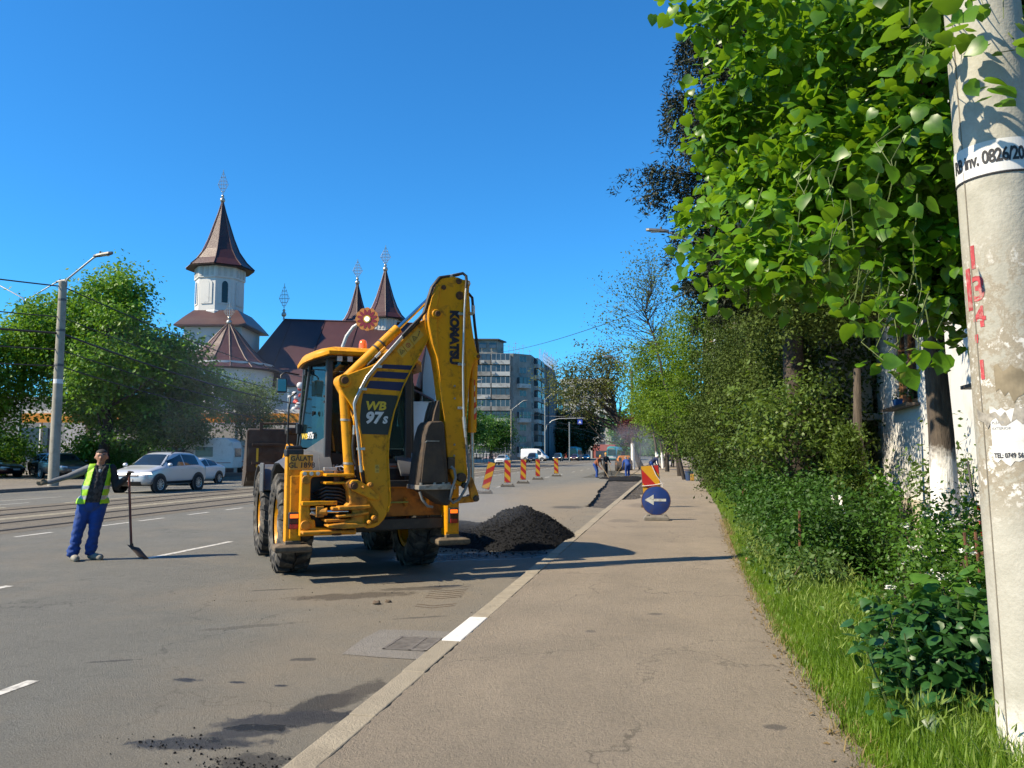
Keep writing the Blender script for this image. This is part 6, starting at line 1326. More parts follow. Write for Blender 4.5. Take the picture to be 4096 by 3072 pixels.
# apse with a flared round roof in front
ax = X_(493, 760, 95); ay = -5.0
spire(ax, ay, 16, [(6.1, Z_(802, 95)), (4.3, Z_(780, 95)), (2.7, Z_(752, 95)), (1.4, Z_(724, 95)), (.15, Z_(700, 95))], 0, 'apse_roof'); cross(ch, ax, ay, Z_(698, 95), 2.6)
mb = MB(); mb.lathe([(5.3, 0), (5.3, Z_(798))], 20, (ax, ay, 0)); ap = mb.build('apse', chw, ch, smooth=30)
for k in range(7):
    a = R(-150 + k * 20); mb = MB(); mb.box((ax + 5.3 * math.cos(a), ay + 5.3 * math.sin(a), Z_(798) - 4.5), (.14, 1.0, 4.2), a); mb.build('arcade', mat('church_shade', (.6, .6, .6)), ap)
# nave: tall hipped roof
nx0, nx1 = X_(548), X_(910); zr0, ze = Z_(682), Z_(840)
mb = MB(); mb.add([(nx0 - 1, -4.5, ze), (nx1, -4.5, ze), (nx1, 9, ze), (nx0 - 1, 9, ze), (X_(600), 3, zr0), (nx1 + 1, 3, zr0 - .6)], [(0, 1, 5, 4), (1, 2, 5), (2, 3, 4, 5), (3, 0, 4), (0, 3, 2, 1)]); nv = mb.build('nave_roof', roof_m, ch)
mb = MB()
for q in (.15, .35, .55, .75, .92): mb.tube([(nx0 + (nx1 - nx0) * q, -4.5, ze + .05), (X_(600) + (nx1 + 1 - X_(600)) * max(0, q * 1.15 - .12), 3, zr0 + .05 - .6 * q)], .05, 4)
mb.tube([(X_(600), 3, zr0 + .05), (nx1 + 1, 3, zr0 - .55)], .10, 5); mb.build('seams', seam_m, nv)
cross(ch, X_(600), 3, Z_(672), 4.2)
mb = MB(); mb.box(((nx0 + nx1) / 2, 2.2, ze / 2), (nx1 - nx0 - 1.2, 12, ze - .2)); mb.build('nave_wall', chw, ch)
mb = MB(); mb.prism([(X_(905), -3.5, ze - .5), (X_(945), -3.5, ze - 1.8), (X_(945), 8, ze - 1.8), (X_(905), 8, ze - .5)], (0, 0, .25)); mb.build('porch_roof', roof_m, ch)
mb = MB(); mb.box((X_(915), 2, (ze - 1.5) / 2), (4.6, 9, ze - 2.0)); mb.build('porch_wall', chw, ch)
mb = MB(); mb.box((X_(927), 4, Z_(740) / 2), (1.6, 6, Z_(740))); mb.build('stair_tower', chw, ch)
# two smaller towers over the nave
for (cx_, apex, eave, halfw, zc0, cy, n, drb) in ((772, 612, 698, 34, 560, 7.0, 8, 760), (832, 583, 690, 46, 530, 4.0, 8, 770)):
    x = X_(cx_, 620, 100 + cy); r_ = halfw * 1024 / 2212 / 800 * 100 * 1.06; za, z0 = Z_(apex, 100 + cy), Z_(eave, 100 + cy); h = za - z0
    spire(x, cy, n, [(r_ * f_, z0 + h * q_) for f_, q_ in ((1, 0), (.77, .10), (.56, .26), (.39, .45), (.25, .65), (.12, .85), (.03, 1))], R(12))
    drum(x, cy, n, r_ * .68, Z_(drb + 40), z0 + .1, R(12)); cross(ch, x, cy, za, Z_(zc0, 100 + cy) - za)

# ---- flower-shaped fairground light on a bent mast
fl = thing('flower_sign', 'flower-shaped red and orange sign on a curved white mast behind the cab', 'sign', (-29.6, 73.6, .14), yaw)
petal_o = mat('petal_orange', (.72, .26, .05), .5, var=.05); petal_r = mat('petal_crimson', (.33, .02, .035), .5, var=.05); cy_ = mat('flower_yellow', (.80, .50, .03), .5); cwht = mat('flower_centre', (.9, .88, .8), .4, emit=(1, .97, .85), estr=.9)
fz = 14.6; fo = (.35, -.9)
D75 = 78 / 800 * 1024 / 2212
mb = MB()
for k in range(12): a = k * math.pi / 6; mb.lathe([(.36, 0), (.36, .35)], 16, (fo[0] + .80 * math.cos(a), fo[1], fz + .80 * math.sin(a)), Matrix.Rotation(R(-90), 3, 'X'))
mb.lathe([(.82, 0.003), (.82, .345)], 24, (fo[0], fo[1], fz), Matrix.Rotation(R(-90), 3, 'X')); mb.build('petal_board', petal_o, fl, smooth=40)
for k in range(12):
    a = (k + .5) * math.pi / 6; c = Vector((fo[0] + .66 * math.cos(a), fo[1] - .02, fz + .66 * math.sin(a))); e = Vector((math.cos(a), 0, math.sin(a))); t_ = Vector((-math.sin(a), 0, math.cos(a)))
    mb = MB(); mb.prism([c + e * .30 * math.cos(q) * (1.0) + t_ * .145 * math.sin(q) for q in np.linspace(0, 6.283, 15)[:-1]], (0, .03, 0)); mb.build('petal', petal_r, fl)
mb = MB(); mb.lathe([(.36, 0), (.36, .05)], 24, (fo[0], fo[1] - .05, fz), Matrix.Rotation(R(-90), 3, 'X')); mb.build('ring', cy_, fl)
mb = MB(); mb.lathe([(.23, 0), (.23, .05)], 24, (fo[0], fo[1] - .08, fz), Matrix.Rotation(R(-90), 3, 'X')); mb.build('centre', cwht, fl)
mb = MB(); mb.tube([(-2.2, -.3, 0), (-2.2, -.3, 11.0), (-2.1, -.3, 12.0), (-1.75, -.3, 13.0), (-1.1, -.3, 13.9), (-.3, -.35, 14.4), (fo[0], -.5, fz)], .17, 12); mb.build('mast', mat('mast_white', (.62, .62, .6), .4), fl, smooth=60)

bgl_ = mat('hall_glass', (.05, .06, .075), .2, var=.3)
# ---- market canopy with orange fascia, stalls below
mk = thing('market_canopy', 'long market canopy with white roof edge and orange fascia', 'canopy', (-46, 57.5, .14), R(12))
mb = MB(); mb.box((7, 2, 4.95), (26, 5, .34)); mb.build('roof_edge', mat('canopy_white', (.78, .78, .76), .6), mk)
mb = MB(); mb.box((7, -.52, 4.42), (26, .08, .75)); mb.build('fascia', mat('canopy_orange', (.80, .30, .015), .5, var=.05), mk)
for x in np.arange(-5, 20, 4.0): mb = MB(); mb.cyl((x, .5, 0), (x, .5, 4.8), .12); mb.build('column', mat('canopy_white', (.7, .7, .7)), mk, smooth=40)
mb = MB(); mb.box((7, 6, 2.1), (26, .3, 4.2)); mb.build('back_wall', mat('stall_grey', (.45, .45, .47), .8, var=.2, scale=.6), mk)
for k, (x, w, h, c_) in enumerate([(-3, 2.6, 2.4, (.55, .55, .58)), (1.5, 3, 2.2, (.2, .24, .30)), (5.2, 2.2, 2.6, (.6, .6, .6)), (9, 3.2, 2.3, (.32, .18, .16)), (13.4, 2.8, 2.5, (.62, .62, .60))]):
    mb = MB(); mb.box((x, 3.2, h / 2), (w, 2, h)); mb.build('stall', mat('stall_%d' % k, c_, .7, var=.1), mk, bevel=.03)
wh = thing('market_hall', 'long grey market hall behind the left trees', 'building', (-66, 62, .14), R(12))
mb = MB(); mb.box((0, 4, 3.4), (40, 8, 6.8)); mb.build('wall', mat('hall_grey', (.30, .30, .30), .85, var=.2, scale=.3), wh)
for k in range(9): mb = MB(); mb.box((-18 + k * 4.4, -.05, 2.6), (2.6, .2, 2.6)); mb.build('window', bgl_, wh)
# fair figure behind the mirror
fg = thing('fair_balloons', 'red and white inflatable fair decoration seen behind the cab mirror', 'decoration', (-35.0, 68.5, .14))
gg = np.random.default_rng(31)
for k in range(16):
    p = gg.normal(size=3) * np.array([.35, .3, .9]) + np.array([.9, 0, 6.2]); mb = MB(); mb.ball(p, .16 + .16 * gg.random(), 9, 6); mb.build('balloon', mat('balloon_red', (.55, .04, .02), .5) if k % 2 else mat('balloon_white', (.75, .75, .75), .5), fg, smooth=60)
mb = MB(); mb.tube([(0, 0, 0), (0, 0, 7.5)], .06, 6); mb.build('pole', goldm, fg)
# ================================================================== apartment block and other far buildings
conc = mat('panel_concrete', (.34, .33, .30), .9, var=.2, scale=.5, dirt=(.13, .12, .105), damt=.6, dscale=.6)
balw = mat('balcony_white', (.60, .60, .56), .8, var=.12, scale=.5, dirt=(.24, .22, .19), damt=.5, dscale=.8)
bgl = mat('block_glass', (.05, .065, .085), .12, var=.4, scale=.7, coat=.5); bfr = mat('block_frame', (.50, .50, .48), .6)
ab = thing('apartment_block', 'grey ten storey panel apartment block with glazed balconies beyond the road', 'building', (0, 0, 0))
A_, B_, C_, D_, E_ = (-49, 183.5), (-37.2, 186.2), (-33.6, 190), (-33.8, 206), (-34.0, 206)
FH = 2.75; NF = 9; top = FH * NF + .8
mb = MB(); mb.loft([[(x, y, z) for x, y in (A_, B_, C_, D_, (-50, 208))] for z in (0, top)]); mb.build('wall', conc, ab)
mb = MB(); mb.loft([[(x, y, z) for x, y in ((-48, 184.2), (-41.2, 185.8), (-40.4, 190), (-48, 192))] for z in (top, top + 3.2)]); ph = mb.build('penthouse', conc, ab)
mb = MB(); mb.loft([[(x, y, z) for x, y in ((-48.6, 183.4), (-40.6, 185.2), (-39.8, 190.6), (-48.6, 192.6))] for z in (top + 3.2, top + 3.5)]); mb.build('roof_slab', mat('dark_slab', (.09, .09, .09), .8), ph)
for q in (.08, .40, .74):
    p = Vector((-48, 184.2)).lerp(Vector((-41.2, 185.8)), q); mb = MB(); mb.box((p.x + .9, p.y - .05, top + 1.9), (1.7, .12, 1.3), math.atan2(1.6, 6.8)); mb.build('window', bgl, ph)
ga = np.random.default_rng(44)
def bay(P, Q, f, kind, parent):
    """one storey of one bay between plan points P and Q"""
    P, Q = Vector((*P, 0)), Vector((*Q, 0)); d = (Q - P); L_ = d.length; d.normalize(); n = Vector((d.y, -d.x, 0)); an = math.atan2(d.y, d.x); z0 = .8 + f * FH; c = (P + Q) / 2
    if kind == 'b':
        mb = MB(); mb.box(c + n * .55 + Vector((0, 0, z0 + .50)), (L_, 1.1, 1.0), an); b = mb.build('balcony', balw if ga.random() < .6 else conc, parent)
        mb = MB(); mb.box(c + n * .50 + Vector((0, 0, z0 + 1.75)), (L_ * .98, 1.0, 1.5), an); w = mb.build('glazing', bgl, b)
        mb = MB(); m_ = int(L_ / .95)
        for k in range(m_ + 1): mb.box(P + d * (L_ * k / m_) + n * 1.01 + Vector((0, 0, z0 + 1.75)), (.10, .06, 1.5), an)
        mb.build('mullions', bfr if ga.random() < .6 else mat('block_frame_dark', (.08, .07, .06), .6), w)
        if ga.random() < .35: mb = MB(); q = P + d * (L_ * ga.random()); mb.box(q + n * 1.25 + Vector((0, 0, z0 + .6)), (.8, .3, .55), an); mb.build('air_conditioner', bfr, b)
    else:
        mb = MB(); mb.box(c + n * .02 + Vector((0, 0, z0 + 1.5)), (L_ * .6, .12, 1.35), an); w = mb.build('window', bgl, parent)
        mb = MB()
        for k in (-.3, 0, .3): mb.box(c + d * L_ * k + n * .09 + Vector((0, 0, z0 + 1.5)), (.09, .06, 1.35), an)
        mb.build('frame', bfr, w)
def pt(P, Q, q): return (P[0] + (Q[0] - P[0]) * q, P[1] + (Q[1] - P[1]) * q)
for f in range(NF):
    bay(pt(A_, B_, .02), pt(A_, B_, .16), f, 'w', ab); bay(pt(A_, B_, .19), pt(A_, B_, .55), f, 'b', ab); bay(pt(A_, B_, .57), pt(A_, B_, .93), f, 'b', ab); bay(pt(B_, C_, .2), pt(B_, C_, .85), f, 'w' if f % 3 else 'b', ab)
    bay(pt(C_, D_, .03), pt(C_, D_, .2), f, 'w', ab); bay(pt(C_, D_, .28), pt(C_, D_, .6), f, 'b', ab); bay(pt(C_, D_, .7), pt(C_, D_, .95), f, 'b', ab)
mb = MB()
for k in range(14): x, y = -46 + 12 * ga.random(), 188 + 16 * ga.random(); h = 1.5 + 2 * ga.random(); mb.tube([(x, y, top), (x, y, top + h)], .04, 4); mb.tube([(x - .6, y, top + h * .85), (x + .6, y, top + h * .85)], .03, 4)
mb.build('roof_aerials', mat('aerial_grey', (.3, .3, .3), .6), ab, kind='stuff')
sb = thing('scaffolded_block', 'apartment block under scaffolding nets beyond the grey block', 'building', (0, 0, 0))
netm = mat('scaffold_net', (.20, .22, .24), .9, var=.25, scale=.6)
mb = MB(); mb.box((-39.5, 219, 13), (11.0, 25.8, 26)); mb.build('wall', mat('dark_wall', (.06, .055, .06), .9, var=.3, scale=.4), sb)
for k, y in enumerate((209.5, 214.0, 218.5, 223.0, 227.2)): mb = MB(); mb.box((-33.4, y, 12.6), (.15, 3.6 if k != 1 else 1.4, 25.2)); mb.build('net', netm, sb)
mb = MB()
for y in np.arange(207, 232, 2.2):
    for x in (-33.2, -34.3): mb.tube([(x, y, 0), (x, y, 28 + ga.random() * 1.5)], .06, 4)
for z in np.arange(26.2, 29, 1): mb.tube([(-33.2, 206.5, z), (-33.2, 232, z)], .05, 4)
mb.build('scaffold_tubes', mat('scaffold_pink', (.45, .36, .36), .6), sb, kind='stuff')
yb = thing('ochre_block', 'ochre apartment block end beyond the scaffolding', 'building', (0, 0, 0))
mb = MB(); mb.box((-38, 240, 11.5), (9, 16, 23)); mb.build('wall', mat('ochre_wall', (.34, .20, .07), .9, var=.15, scale=.4), yb)
for f in range(8):
    for y in (234, 238.5, 243): mb = MB(); mb.box((-33.45, y, 2 + f * 2.75), (.12, 1.6, 1.4)); mb.build('window', bgl, yb)
wb_ = thing('white_block', 'pale high block with dark windows at the end of the street', 'building', (0, 0, 0))
wbm = mat('pale_block', (.46, .45, .42), .9, var=.1, scale=.3)
mb = MB(); mb.box((-37, 352, 17), (22, 16, 34)); mb.build('wall', wbm, wb_)
for f in range(10):
    for x in (-45, -40, -35, -30): mb = MB(); mb.box((x, 343.9, 3 + f * 3.1), (2.2, .2, 1.7)); mb.build('window', bgl, wb_)
    mb = MB(); mb.box((-25.9, 350, 3 + f * 3.1), (.2, 3, 1.7)); mb.build('window', bgl, wb_)
rs = thing('shop_row', 'low red and white shops at the end of the street', 'shops', (0, 0, 0))
for k, (x, w, h, c_) in enumerate([(-44, 10, 6, (.35, .06, .04)), (-34, 9, 4, (.5, .48, .45)), (-25, 8, 5, (.38, .10, .08)), (-60, 12, 7, (.4, .38, .33))]):
    mb = MB(); mb.box((x, 300, h / 2), (w, 8, h)); s_ = mb.build('shop', mat('shop_%d' % k, c_, .8, var=.1), rs); mb = MB(); mb.box((x, 295.9, 1.6), (w * .8, .2, 2.2)); mb.build('shop_window', bgl, s_)
# tall block on the right, glimpsed through the conifer
rb = thing('brick_block', 'tall ochre brick and white apartment block behind the spruce', 'building', (0, 0, 0))
brm = NT('ochre_brick'); bt_ = brm.new('TexBrick'); brm.set(bt_, Scale=1.4); bt_.inputs['Color1'].default_value = (.38, .20, .07, 1); bt_.inputs['Color2'].default_value = (.44, .25, .10, 1); bt_.inputs['Mortar'].default_value = (.30, .22, .14, 1)
mpx = brm.new('Mapping'); mpx.inputs['Rotation'].default_value = (R(90), 0, 0); brm.l.new(brm.coord(), mpx.inputs[0]); brm.l.new(mpx.outputs[0], bt_.inputs[0]); brm.base(bt_.outputs[0]); brm.rough(.9); brm = brm.m
mb = MB(); mb.box((13.2, 97, 15.5), (17.6, 22, 31)); mb.build('wall', brm, rb)
for x0 in (4.42, 8.2, 12.2): mb = MB(); mb.box((x0, 85.9, 15.5), (.55, .5, 31)); mb.build('pilaster', wall_m, rb)
for f in range(10):
    mb = MB(); mb.box((6.3, 85.85, 1.6 + f * 3.0), (2.2, .3, 1.5)); mb.build('window', bgl, rb); mb = MB(); mb.box((10.2, 85.85, 1.6 + f * 3.0), (2.2, .3, 1.5)); mb.build('window', bgl, rb)
    mb = MB(); mb.box((4.35, 97, 1.0 + f * 3.0), (.5, 18, .9)); mb.build('balcony', wall_m, rb)

# ================================================================== street furniture far and near
polec = mat('far_pole_concrete', (.36, .34, .28), .9, var=.15, scale=2, dirt=(.2, .18, .14), damt=.5, dscale=3)
galv = mat('galvanised', (.42, .43, .42), .45, .6, var=.1)
def lamp_post(label, base, h, r0, arm, ah, steel_=False, wash=0, group='street lamp posts', heads=1):
    r_ = thing('lamp_post', label, 'lamp post', base, 0, group)
    mb = MB(); mb.lathe([(r0, -.05), (r0 * .72, h)], 16); mb.lathe([(r0 * .74, h - .25), (r0 * .78, h - .2), (r0 * .78, h), (r0 * .5, h + .05)], 16); mb.build('shaft', galv if steel_ else (whitewashed('wash_%d' % len(bpy.data.materials), wash) if wash else polec), r_, smooth=50)
    for k in range(heads):
        s = arm if k == 0 else -arm
        mb = MB(); mb.tube([(0, 0, h - .8), (s * .12, 0, h + .1), (s * .55, 0, h + ah * .55), (s * .92, 0, h + ah * .95), (s, 0, h + ah)], .045, 8); a = mb.build('arm', galv, r_, smooth=60)
        sg = 1 if s > 0 else -1
        mb = MB(); mb.loft([[(s + sg * x, y * w, h + ah + z + .12 * x) for y, z in ((-1, 0), (1, 0), (.7, .11), (-.7, .11))] for x, w in ((-.1, .06), (.1, .14), (.45, .17), (.78, .14), (.92, .06))]); mb.cyl((s + sg * .25, 0, h + ah + .1), (s + sg * .25, 0, h + ah + .26), .05); hd = mb.build('lamp_head', mat('lamp_grey', (.10, .105, .11), .5), a, bevel=.01)
        mb = MB(); mb.box((s + sg * .45, 0, h + ah + .045), (.5, .22, .02)); mb.build('lens', clear_l if 'clear_l' in globals() else galv, hd)
    return r_
lp = lamp_post('concrete lamp post standing at the left of the worker', (-29.1, 33.4, .14), 9.9, .245, 1.75, 1.15)
for z in (5.8, 7.5, 9.0): mb = MB(); mb.lathe([(.245 - .0069 * z + .006, z - .06), (.245 - .0069 * z + .012, z), (.245 - .0069 * z + .006, z + .06)], 16, cap=False); mb.build('band', mat('pole_band', (.10, .10, .10), .6), lp)
mb = MB(); mb.lathe([(.212, 4.9), (.212, 5.12)], 16, cap=False); mb.build('number_band', band_m, lp)
lamp_post('thin twin-arm steel lamp post far left above the trees', (-48.0, 51.5, .14), 13.2, .11, 2.6, 1.2, True, heads=2)
lamp_post('steel lamp post by the grey apartment block', (-31.3, 118, .1), 11.0, .16, 2.2, 1.7)
lamp_post('second lamp post beyond the warning boards', (-30.4, 150, .1), 10.0, .16, 2.4, 1.6)
lamp_post('tall steel lamp post beside the pedestrian sign gantry', (-29.6, 186, .1), 14.5, .18, 3.2, 2.2, True)
lamp_post('lamp post with whitewashed foot on the pavement island', (-4.1, 82.5, .1), 10, .2, -2.0, 1.5, wash=2.6)
lamp_post('lamp post half hidden in the trees with its lamp over the pavement', (2.75, 36, .07), 10.2, .18, -2.9, 1.35)
# gantry with pedestrian crossing sign
gt = thing('sign_gantry', 'curved bracket carrying a blue pedestrian crossing sign over the road', 'sign', (-29.6, 186.5, .1))
mb = MB(); mb.tube([(0, 0, 6.5), (.4, 0, 8.2), (1.6, 0, 9.3), (3.2, 0, 9.75), (9.6, 0, 9.8)], .10, 8); mb.tube([(0, 0, 10.4), (9.6, 0, 9.9)], .05, 6); mb.build('bracket', galv, gt, smooth=60)
mb = MB(); mb.box((8.2, -.1, 8.95), (1.1, .06, 1.1)); s_ = mb.build('sign_plate', mat('sign_blue', (.02, .06, .45), .5), gt)
mb = MB(); mb.prism([(7.85, -.15, 8.65), (8.55, -.15, 8.65), (8.2, -.15, 9.3)], (0, .02, 0)); mb.build('triangle', platem, s_)
# iron fence in front of the trees across the road
fe = thing('park_fence', 'low dark iron fence with white panels beyond the road', 'fence', (0, 0, 0)); fdm = mat('fence_dark', (.04, .04, .045), .6); fwm = mat('fence_pale', (.45, .44, .42), .8)
for k in range(26):
    y = 96 + k * 2.6; x = -32.4 - .012 * (y - 96); mb = MB(); mb.box((x, y, .85), (.16, .12, 1.7)); mb.build('post', fdm, fe)
    mb = MB(); mb.box((x, y + 1.3, .42), (.08, 2.3, .55)); mb.build('panel', fwm, fe)
    mb = MB(); mb.box((x, y + 1.3, 1.55), (.05, 2.4, .06)); mb.box((x, y + 1.3, .8), (.051, 2.4, .06))
    for q in (.35, .8, 1.3, 1.8, 2.25): mb.box((x, y + q, 1.18), (.03, .03, .7))
    mb.build('railing', fdm, fe)
# overhead wires
wm = mat('cable_black', (.02, .02, .02), .6)
def wire(label, p, q, sag, r_=.02, grp='overhead wires'):
    p, q = Vector(p), Vector(q); mb = MB(); mb.tube([p.lerp(q, t) - Vector((0, 0, sag * 4 * t * (1 - t))) for t in np.linspace(0, 1, 18)], r_, 4); mb.build('overhead_wire', wm, None, label=label, cat='wire', group=grp)
tp = Vector((-29.1, 33.4, 9.8))
for i, (dz, r_, lab) in enumerate(((.0, 0.033, 'topmost overhead wire at the left lamp post'), (-1.5, 0.027, 'second overhead wire at the left lamp post'), (-2.3, 0.053, 'thick overhead cable at the left lamp post'), (-3.1, 0.03, 'fourth overhead wire at the left lamp post'), (-3.9, 0.03, 'lowest overhead wire at the left lamp post'))):
    wire(lab + ', left span', tp + Vector((0, 0, dz)), (-44, 4, 10.3 + dz), .5, r_); wire(lab + ', right span', tp + Vector((0, 0, dz)), (-31.3, 90, 9.4 + dz), 1.6, r_)
wire('thin wire crossing the sky between the grey block and the right trees', (-42, 184, 25.5), (2.5, 60, 14), 1.0, .035)
for x, lab in ((-18.6, 'tram contact wire over the far track'), (-15.1, 'tram contact wire over the near track')): wire(lab, (drift(x, 110), 110, 6.2), (drift(x, 320), 320, 6.2), .2, .02)
for y, lab in ((120, 'nearest span wire across the tram tracks'), (155, 'second span wire across the tram tracks'), (190, 'third span wire across the tram tracks')): wire(lab, (-31, y, 8.0), (3.0, y + 4, 8.4), .7, .02)
mb = MB(); mb.cyl((0, 0, 0), (0, 0, 8), .12); mb.build('catenary_pole', galv, smooth=40, label='slim catenary pole between the far tram and the white block', cat='pole', loc=(-20.5, 160, 0))
# ================================================================== background trees
maple = leafmat('maple_leaf', (.045, .14, .013), (.20, .38, .040), .3, .5, .25, .3)
locust = leafmat('locust_leaf', (.075, .15, .012), (.20, .31, .030), .4, .55, .3, .25)
budding = leafmat('budding_leaf', (.075, .095, .028), (.17, .19, .055), .3, .6, .4, .25)
bluish = leafmat('ash_leaf', (.06, .10, .03), (.16, .22, .06), .3, .6, .4)
plum = leafmat('plum_leaf', (.045, .008, .008), (.13, .02, .018), .25, .5, .5)
darkg = leafmat('dark_tree_leaf', (.010, .030, .008), (.04, .085, .014), .15, .6, .3)
midg = leafmat('street_tree_leaf', (.020, .085, .010), (.095, .24, .024), .25, .5, .4)
dbark = mat('dark_bark', (.045, .035, .028), .95, var=.3, scale=4)
def T(label, base, ells, th, r0, nc, per, leaf, lm, seed, grp, cr=1.1, name='street_tree', bk=None, **kw): return tree(name, label, base, ells, th, r0, nc, per, leaf, lm, bk or dbark, seed, cr, kw.pop('shell', .45), kw.pop('tmpl', LEAF4), grp, kw.pop('nb', 26), **kw)
GL = 'large trees behind the left pavement'
T('tallest maple right of the left lamp post', (-36.0, 45.6, .14), [(0, 0, 8.2, 4.8, 4.6, 4.4), (-.5, 0, 11.4, 3.2, 3.2, 2.6), (2.8, 0, 6.6, 3.4, 3.6, 3.0), (-3.4, 0, 9.4, 2.8, 3, 2.8), (1.8, -1, 3.8, 4.0, 3.0, 2.0), (-2.5, 0, 4.2, 3, 3, 2)], 10.5, .38, 680, 62, .25, maple, 901, GL, 1.0, up=.5, rag=.04, nlobe=50)
T('maple at the left frame edge', (-43.6, 43.2, .14), [(0, 0, 7.2, 4.2, 4.4, 3.8), (1.8, 0, 9.6, 2.6, 2.8, 2.2), (0, 0, 3.6, 4.2, 3.6, 2.0), (3.5, 0, 4.2, 2.4, 2.4, 1.8)], 9, .36, 480, 60, .25, maple, 902, GL, 1.0, up=.5, rag=.04, nlobe=50)
T('maple behind the parked cars, between the two front maples', (-42.5, 52.0, .14), [(0, 0, 8.6, 4.6, 4.2, 3.8), (2, 0, 5.0, 4.6, 3.6, 2.4), (-3, 0, 10.2, 3, 3, 2.4)], 10, .34, 480, 60, .27, maple, 903, GL, 1.0, up=.5, rag=.04, nlobe=50)
T('dark maple beside the market behind the silver SUV', (-33.8, 50.5, .14), [(0, 0, 5.6, 3.4, 3.4, 2.6), (-2, 0, 7.8, 2.6, 2.6, 2.2)], 7, .28, 260, 60, .25, maple, 904, GL, .95, up=.5, rag=.04, nlobe=50)
for k, (x, y, w, h, lab) in enumerate([(-45.5, 47.5, 2.6, 2.6, 'added bush for the shade behind the car at the left frame edge'), (-40.0, 49.5, 2.4, 2.8, 'added bush for the shade behind the cars beside the left lamp post'), (-36.2, 48.6, 2.2, 2.4, 'added bush for the shade behind the pointing worker'), (-34.2, 47.0, 1.5, 1.7, 'low added bush for the shade behind the silver SUV')]):
    bush('shade_bush', lab, (x, y, .14), [(0, 0, h * .5, w, w * .6, h * .5)], 120, 46, .22, maple, 960 + k, .5, 'bushes added for the shade under the left trees')  # bushes added to darken the space under the maples where shade falls
T('small round tree in front of the orange market fascia', (-31.6, 46.2, .14), [(0, 0, 3.1, 2.1, 2.1, 1.2), (-1.2, 0, 3.4, 1.5, 1.6, 1.0), (1.3, 0, 2.9, 1.4, 1.5, .9)], 3.4, .16, 200, 60, .17, leafmat('round_tree_leaf', (.030, .080, .012), (.11, .19, .030), .25, .5, .5), 905, None, .6, 'round_tree')
T('sparse young tree between the market and the cab mirror', (-30.8, 54.8, .14), [(0, 0, 5.6, 2.0, 2.0, 1.8), (.6, 0, 3.8, 2.0, 2, 1.3), (-.8, 0, 4.6, 1.8, 1.8, 1.4)], 6, .12, 190, 46, .16, leafmat('young_tree_leaf', (.05, .11, .02), (.16, .25, .05), .3, .6, .4), 906, None, .6, 'young_tree', nb=40)
T('thin sparse tree left of the loader bucket', (-34.5, 59.5, .14), [(0, 0, 6.2, 2.2, 2.0, 1.8)], 6, .12, 80, 26, .15, bluish, 907, None, .6, 'young_tree', nb=40)
GA = 'trees below the grey apartment block'
for k, (x, y, h, w, lab) in enumerate([(-40.2, 128, 13.0, 5.0, 'leftmost tree below the grey apartment block'), (-37.2, 138, 11.5, 4.8, 'second tree below the grey apartment block'), (-34.8, 152, 9.5, 4.6, 'third tree below the grey apartment block'), (-41.5, 96, 12.5, 4.4, 'tree glimpsed between boom and dipper arm'), (-38.0, 104, 11.0, 4.0, 'tree glimpsed beside the digging bucket')]):
    T(lab, (x, y, .1), [(0, 0, h * .62, w, w, h * .36), (w * .3, 0, h * .45, w * .8, w * .8, h * .25)], h * .7, .2, 260, 46, .36, midg, 920 + k, GA, 1.0)
T('dark conifer like tree beside the far tram', (-33.5, 232, 0), [(0, 0, 9, 6.5, 6, 7), (3, 0, 5, 6, 5, 4)], 14, .4, 260, 40, .7, darkg, 930, None, 1.6, 'dark_tree')
T('large dark tree over the far cars', (-27.0, 248, 0), [(0, 0, 10, 6, 6, 6), (-2, 0, 6, 6, 5, 4)], 14, .4, 260, 40, .7, darkg, 931, None, 1.6, 'dark_tree')
T('green tree at the end of the street right of the white block', (-21, 330, 0), [(0, 0, 13, 7, 6, 8), (9, 0, 10, 8, 6, 7)], 14, .4, 220, 40, .9, midg, 932, None, 2.0, 'far_tree')
T('leaning tree with brownish young leaves over the street', (-3.6, 92, .1), [(-5.0, 0, 10.5, 4.2, 3.5, 3.2), (-8.5, 0, 9.6, 3.0, 3, 2.2), (-3.5, 0, 12.6, 3.0, 3, 2.2), (-6.5, 0, 7.2, 3.6, 3, 1.6)], 9.5, .28, 260, 30, .28, budding, 933, None, 1.1, 'leaning_tree', lean=(-4.2, 0), nb=90, frac=.5)
T('purple-leaved plum tree on the pavement island', (-3.3, 79, .1), [(0, 0, 4.4, 1.6, 1.5, 1.1), (-.6, 0, 3.8, 1.4, 1.3, .9), (.9, 0, 4.0, 1.2, 1.2, .9)], 4.2, .09, 170, 50, .15, plum, 934, None, .5, 'plum_tree')
GR = 'light green locust trees beyond the junipers'
T('nearest locust tree beyond the junipers', (1.95, 44, .07), [(-.6, 0, 7.2, 2.5, 2.6, 2.6), (-1.2, 0, 4.4, 2.1, 2.4, 2.2), (.4, 0, 9.2, 2.0, 2, 1.5), (.5, 0, 3.2, 1.6, 2, 2.2)], 9, .16, 300, 70, .14, locust, 940, GR, .6, 'locust_tree', nb=50)
T('second locust tree leaning over the pavement', (.4, 58, .07), [(-1.2, 0, 8.0, 2.8, 2.8, 2.4), (-1.6, 0, 5.4, 2.4, 2.4, 2.0), (.6, 0, 4.0, 1.8, 2.4, 2.4)], 9, .16, 280, 66, .16, locust, 941, GR, .7, 'locust_tree', nb=50, lean=(-.8, 0))
T('third locust tree farther along the pavement', (-.6, 72, .07), [(-1.2, 0, 7.2, 2.8, 2.8, 2.4), (-.4, 0, 4.8, 2.4, 2.4, 1.6), (1.8, 0, 4.2, 2.4, 2.4, 2.6)], 8, .16, 240, 60, .19, locust, 942, GR, .8, 'locust_tree', nb=40)
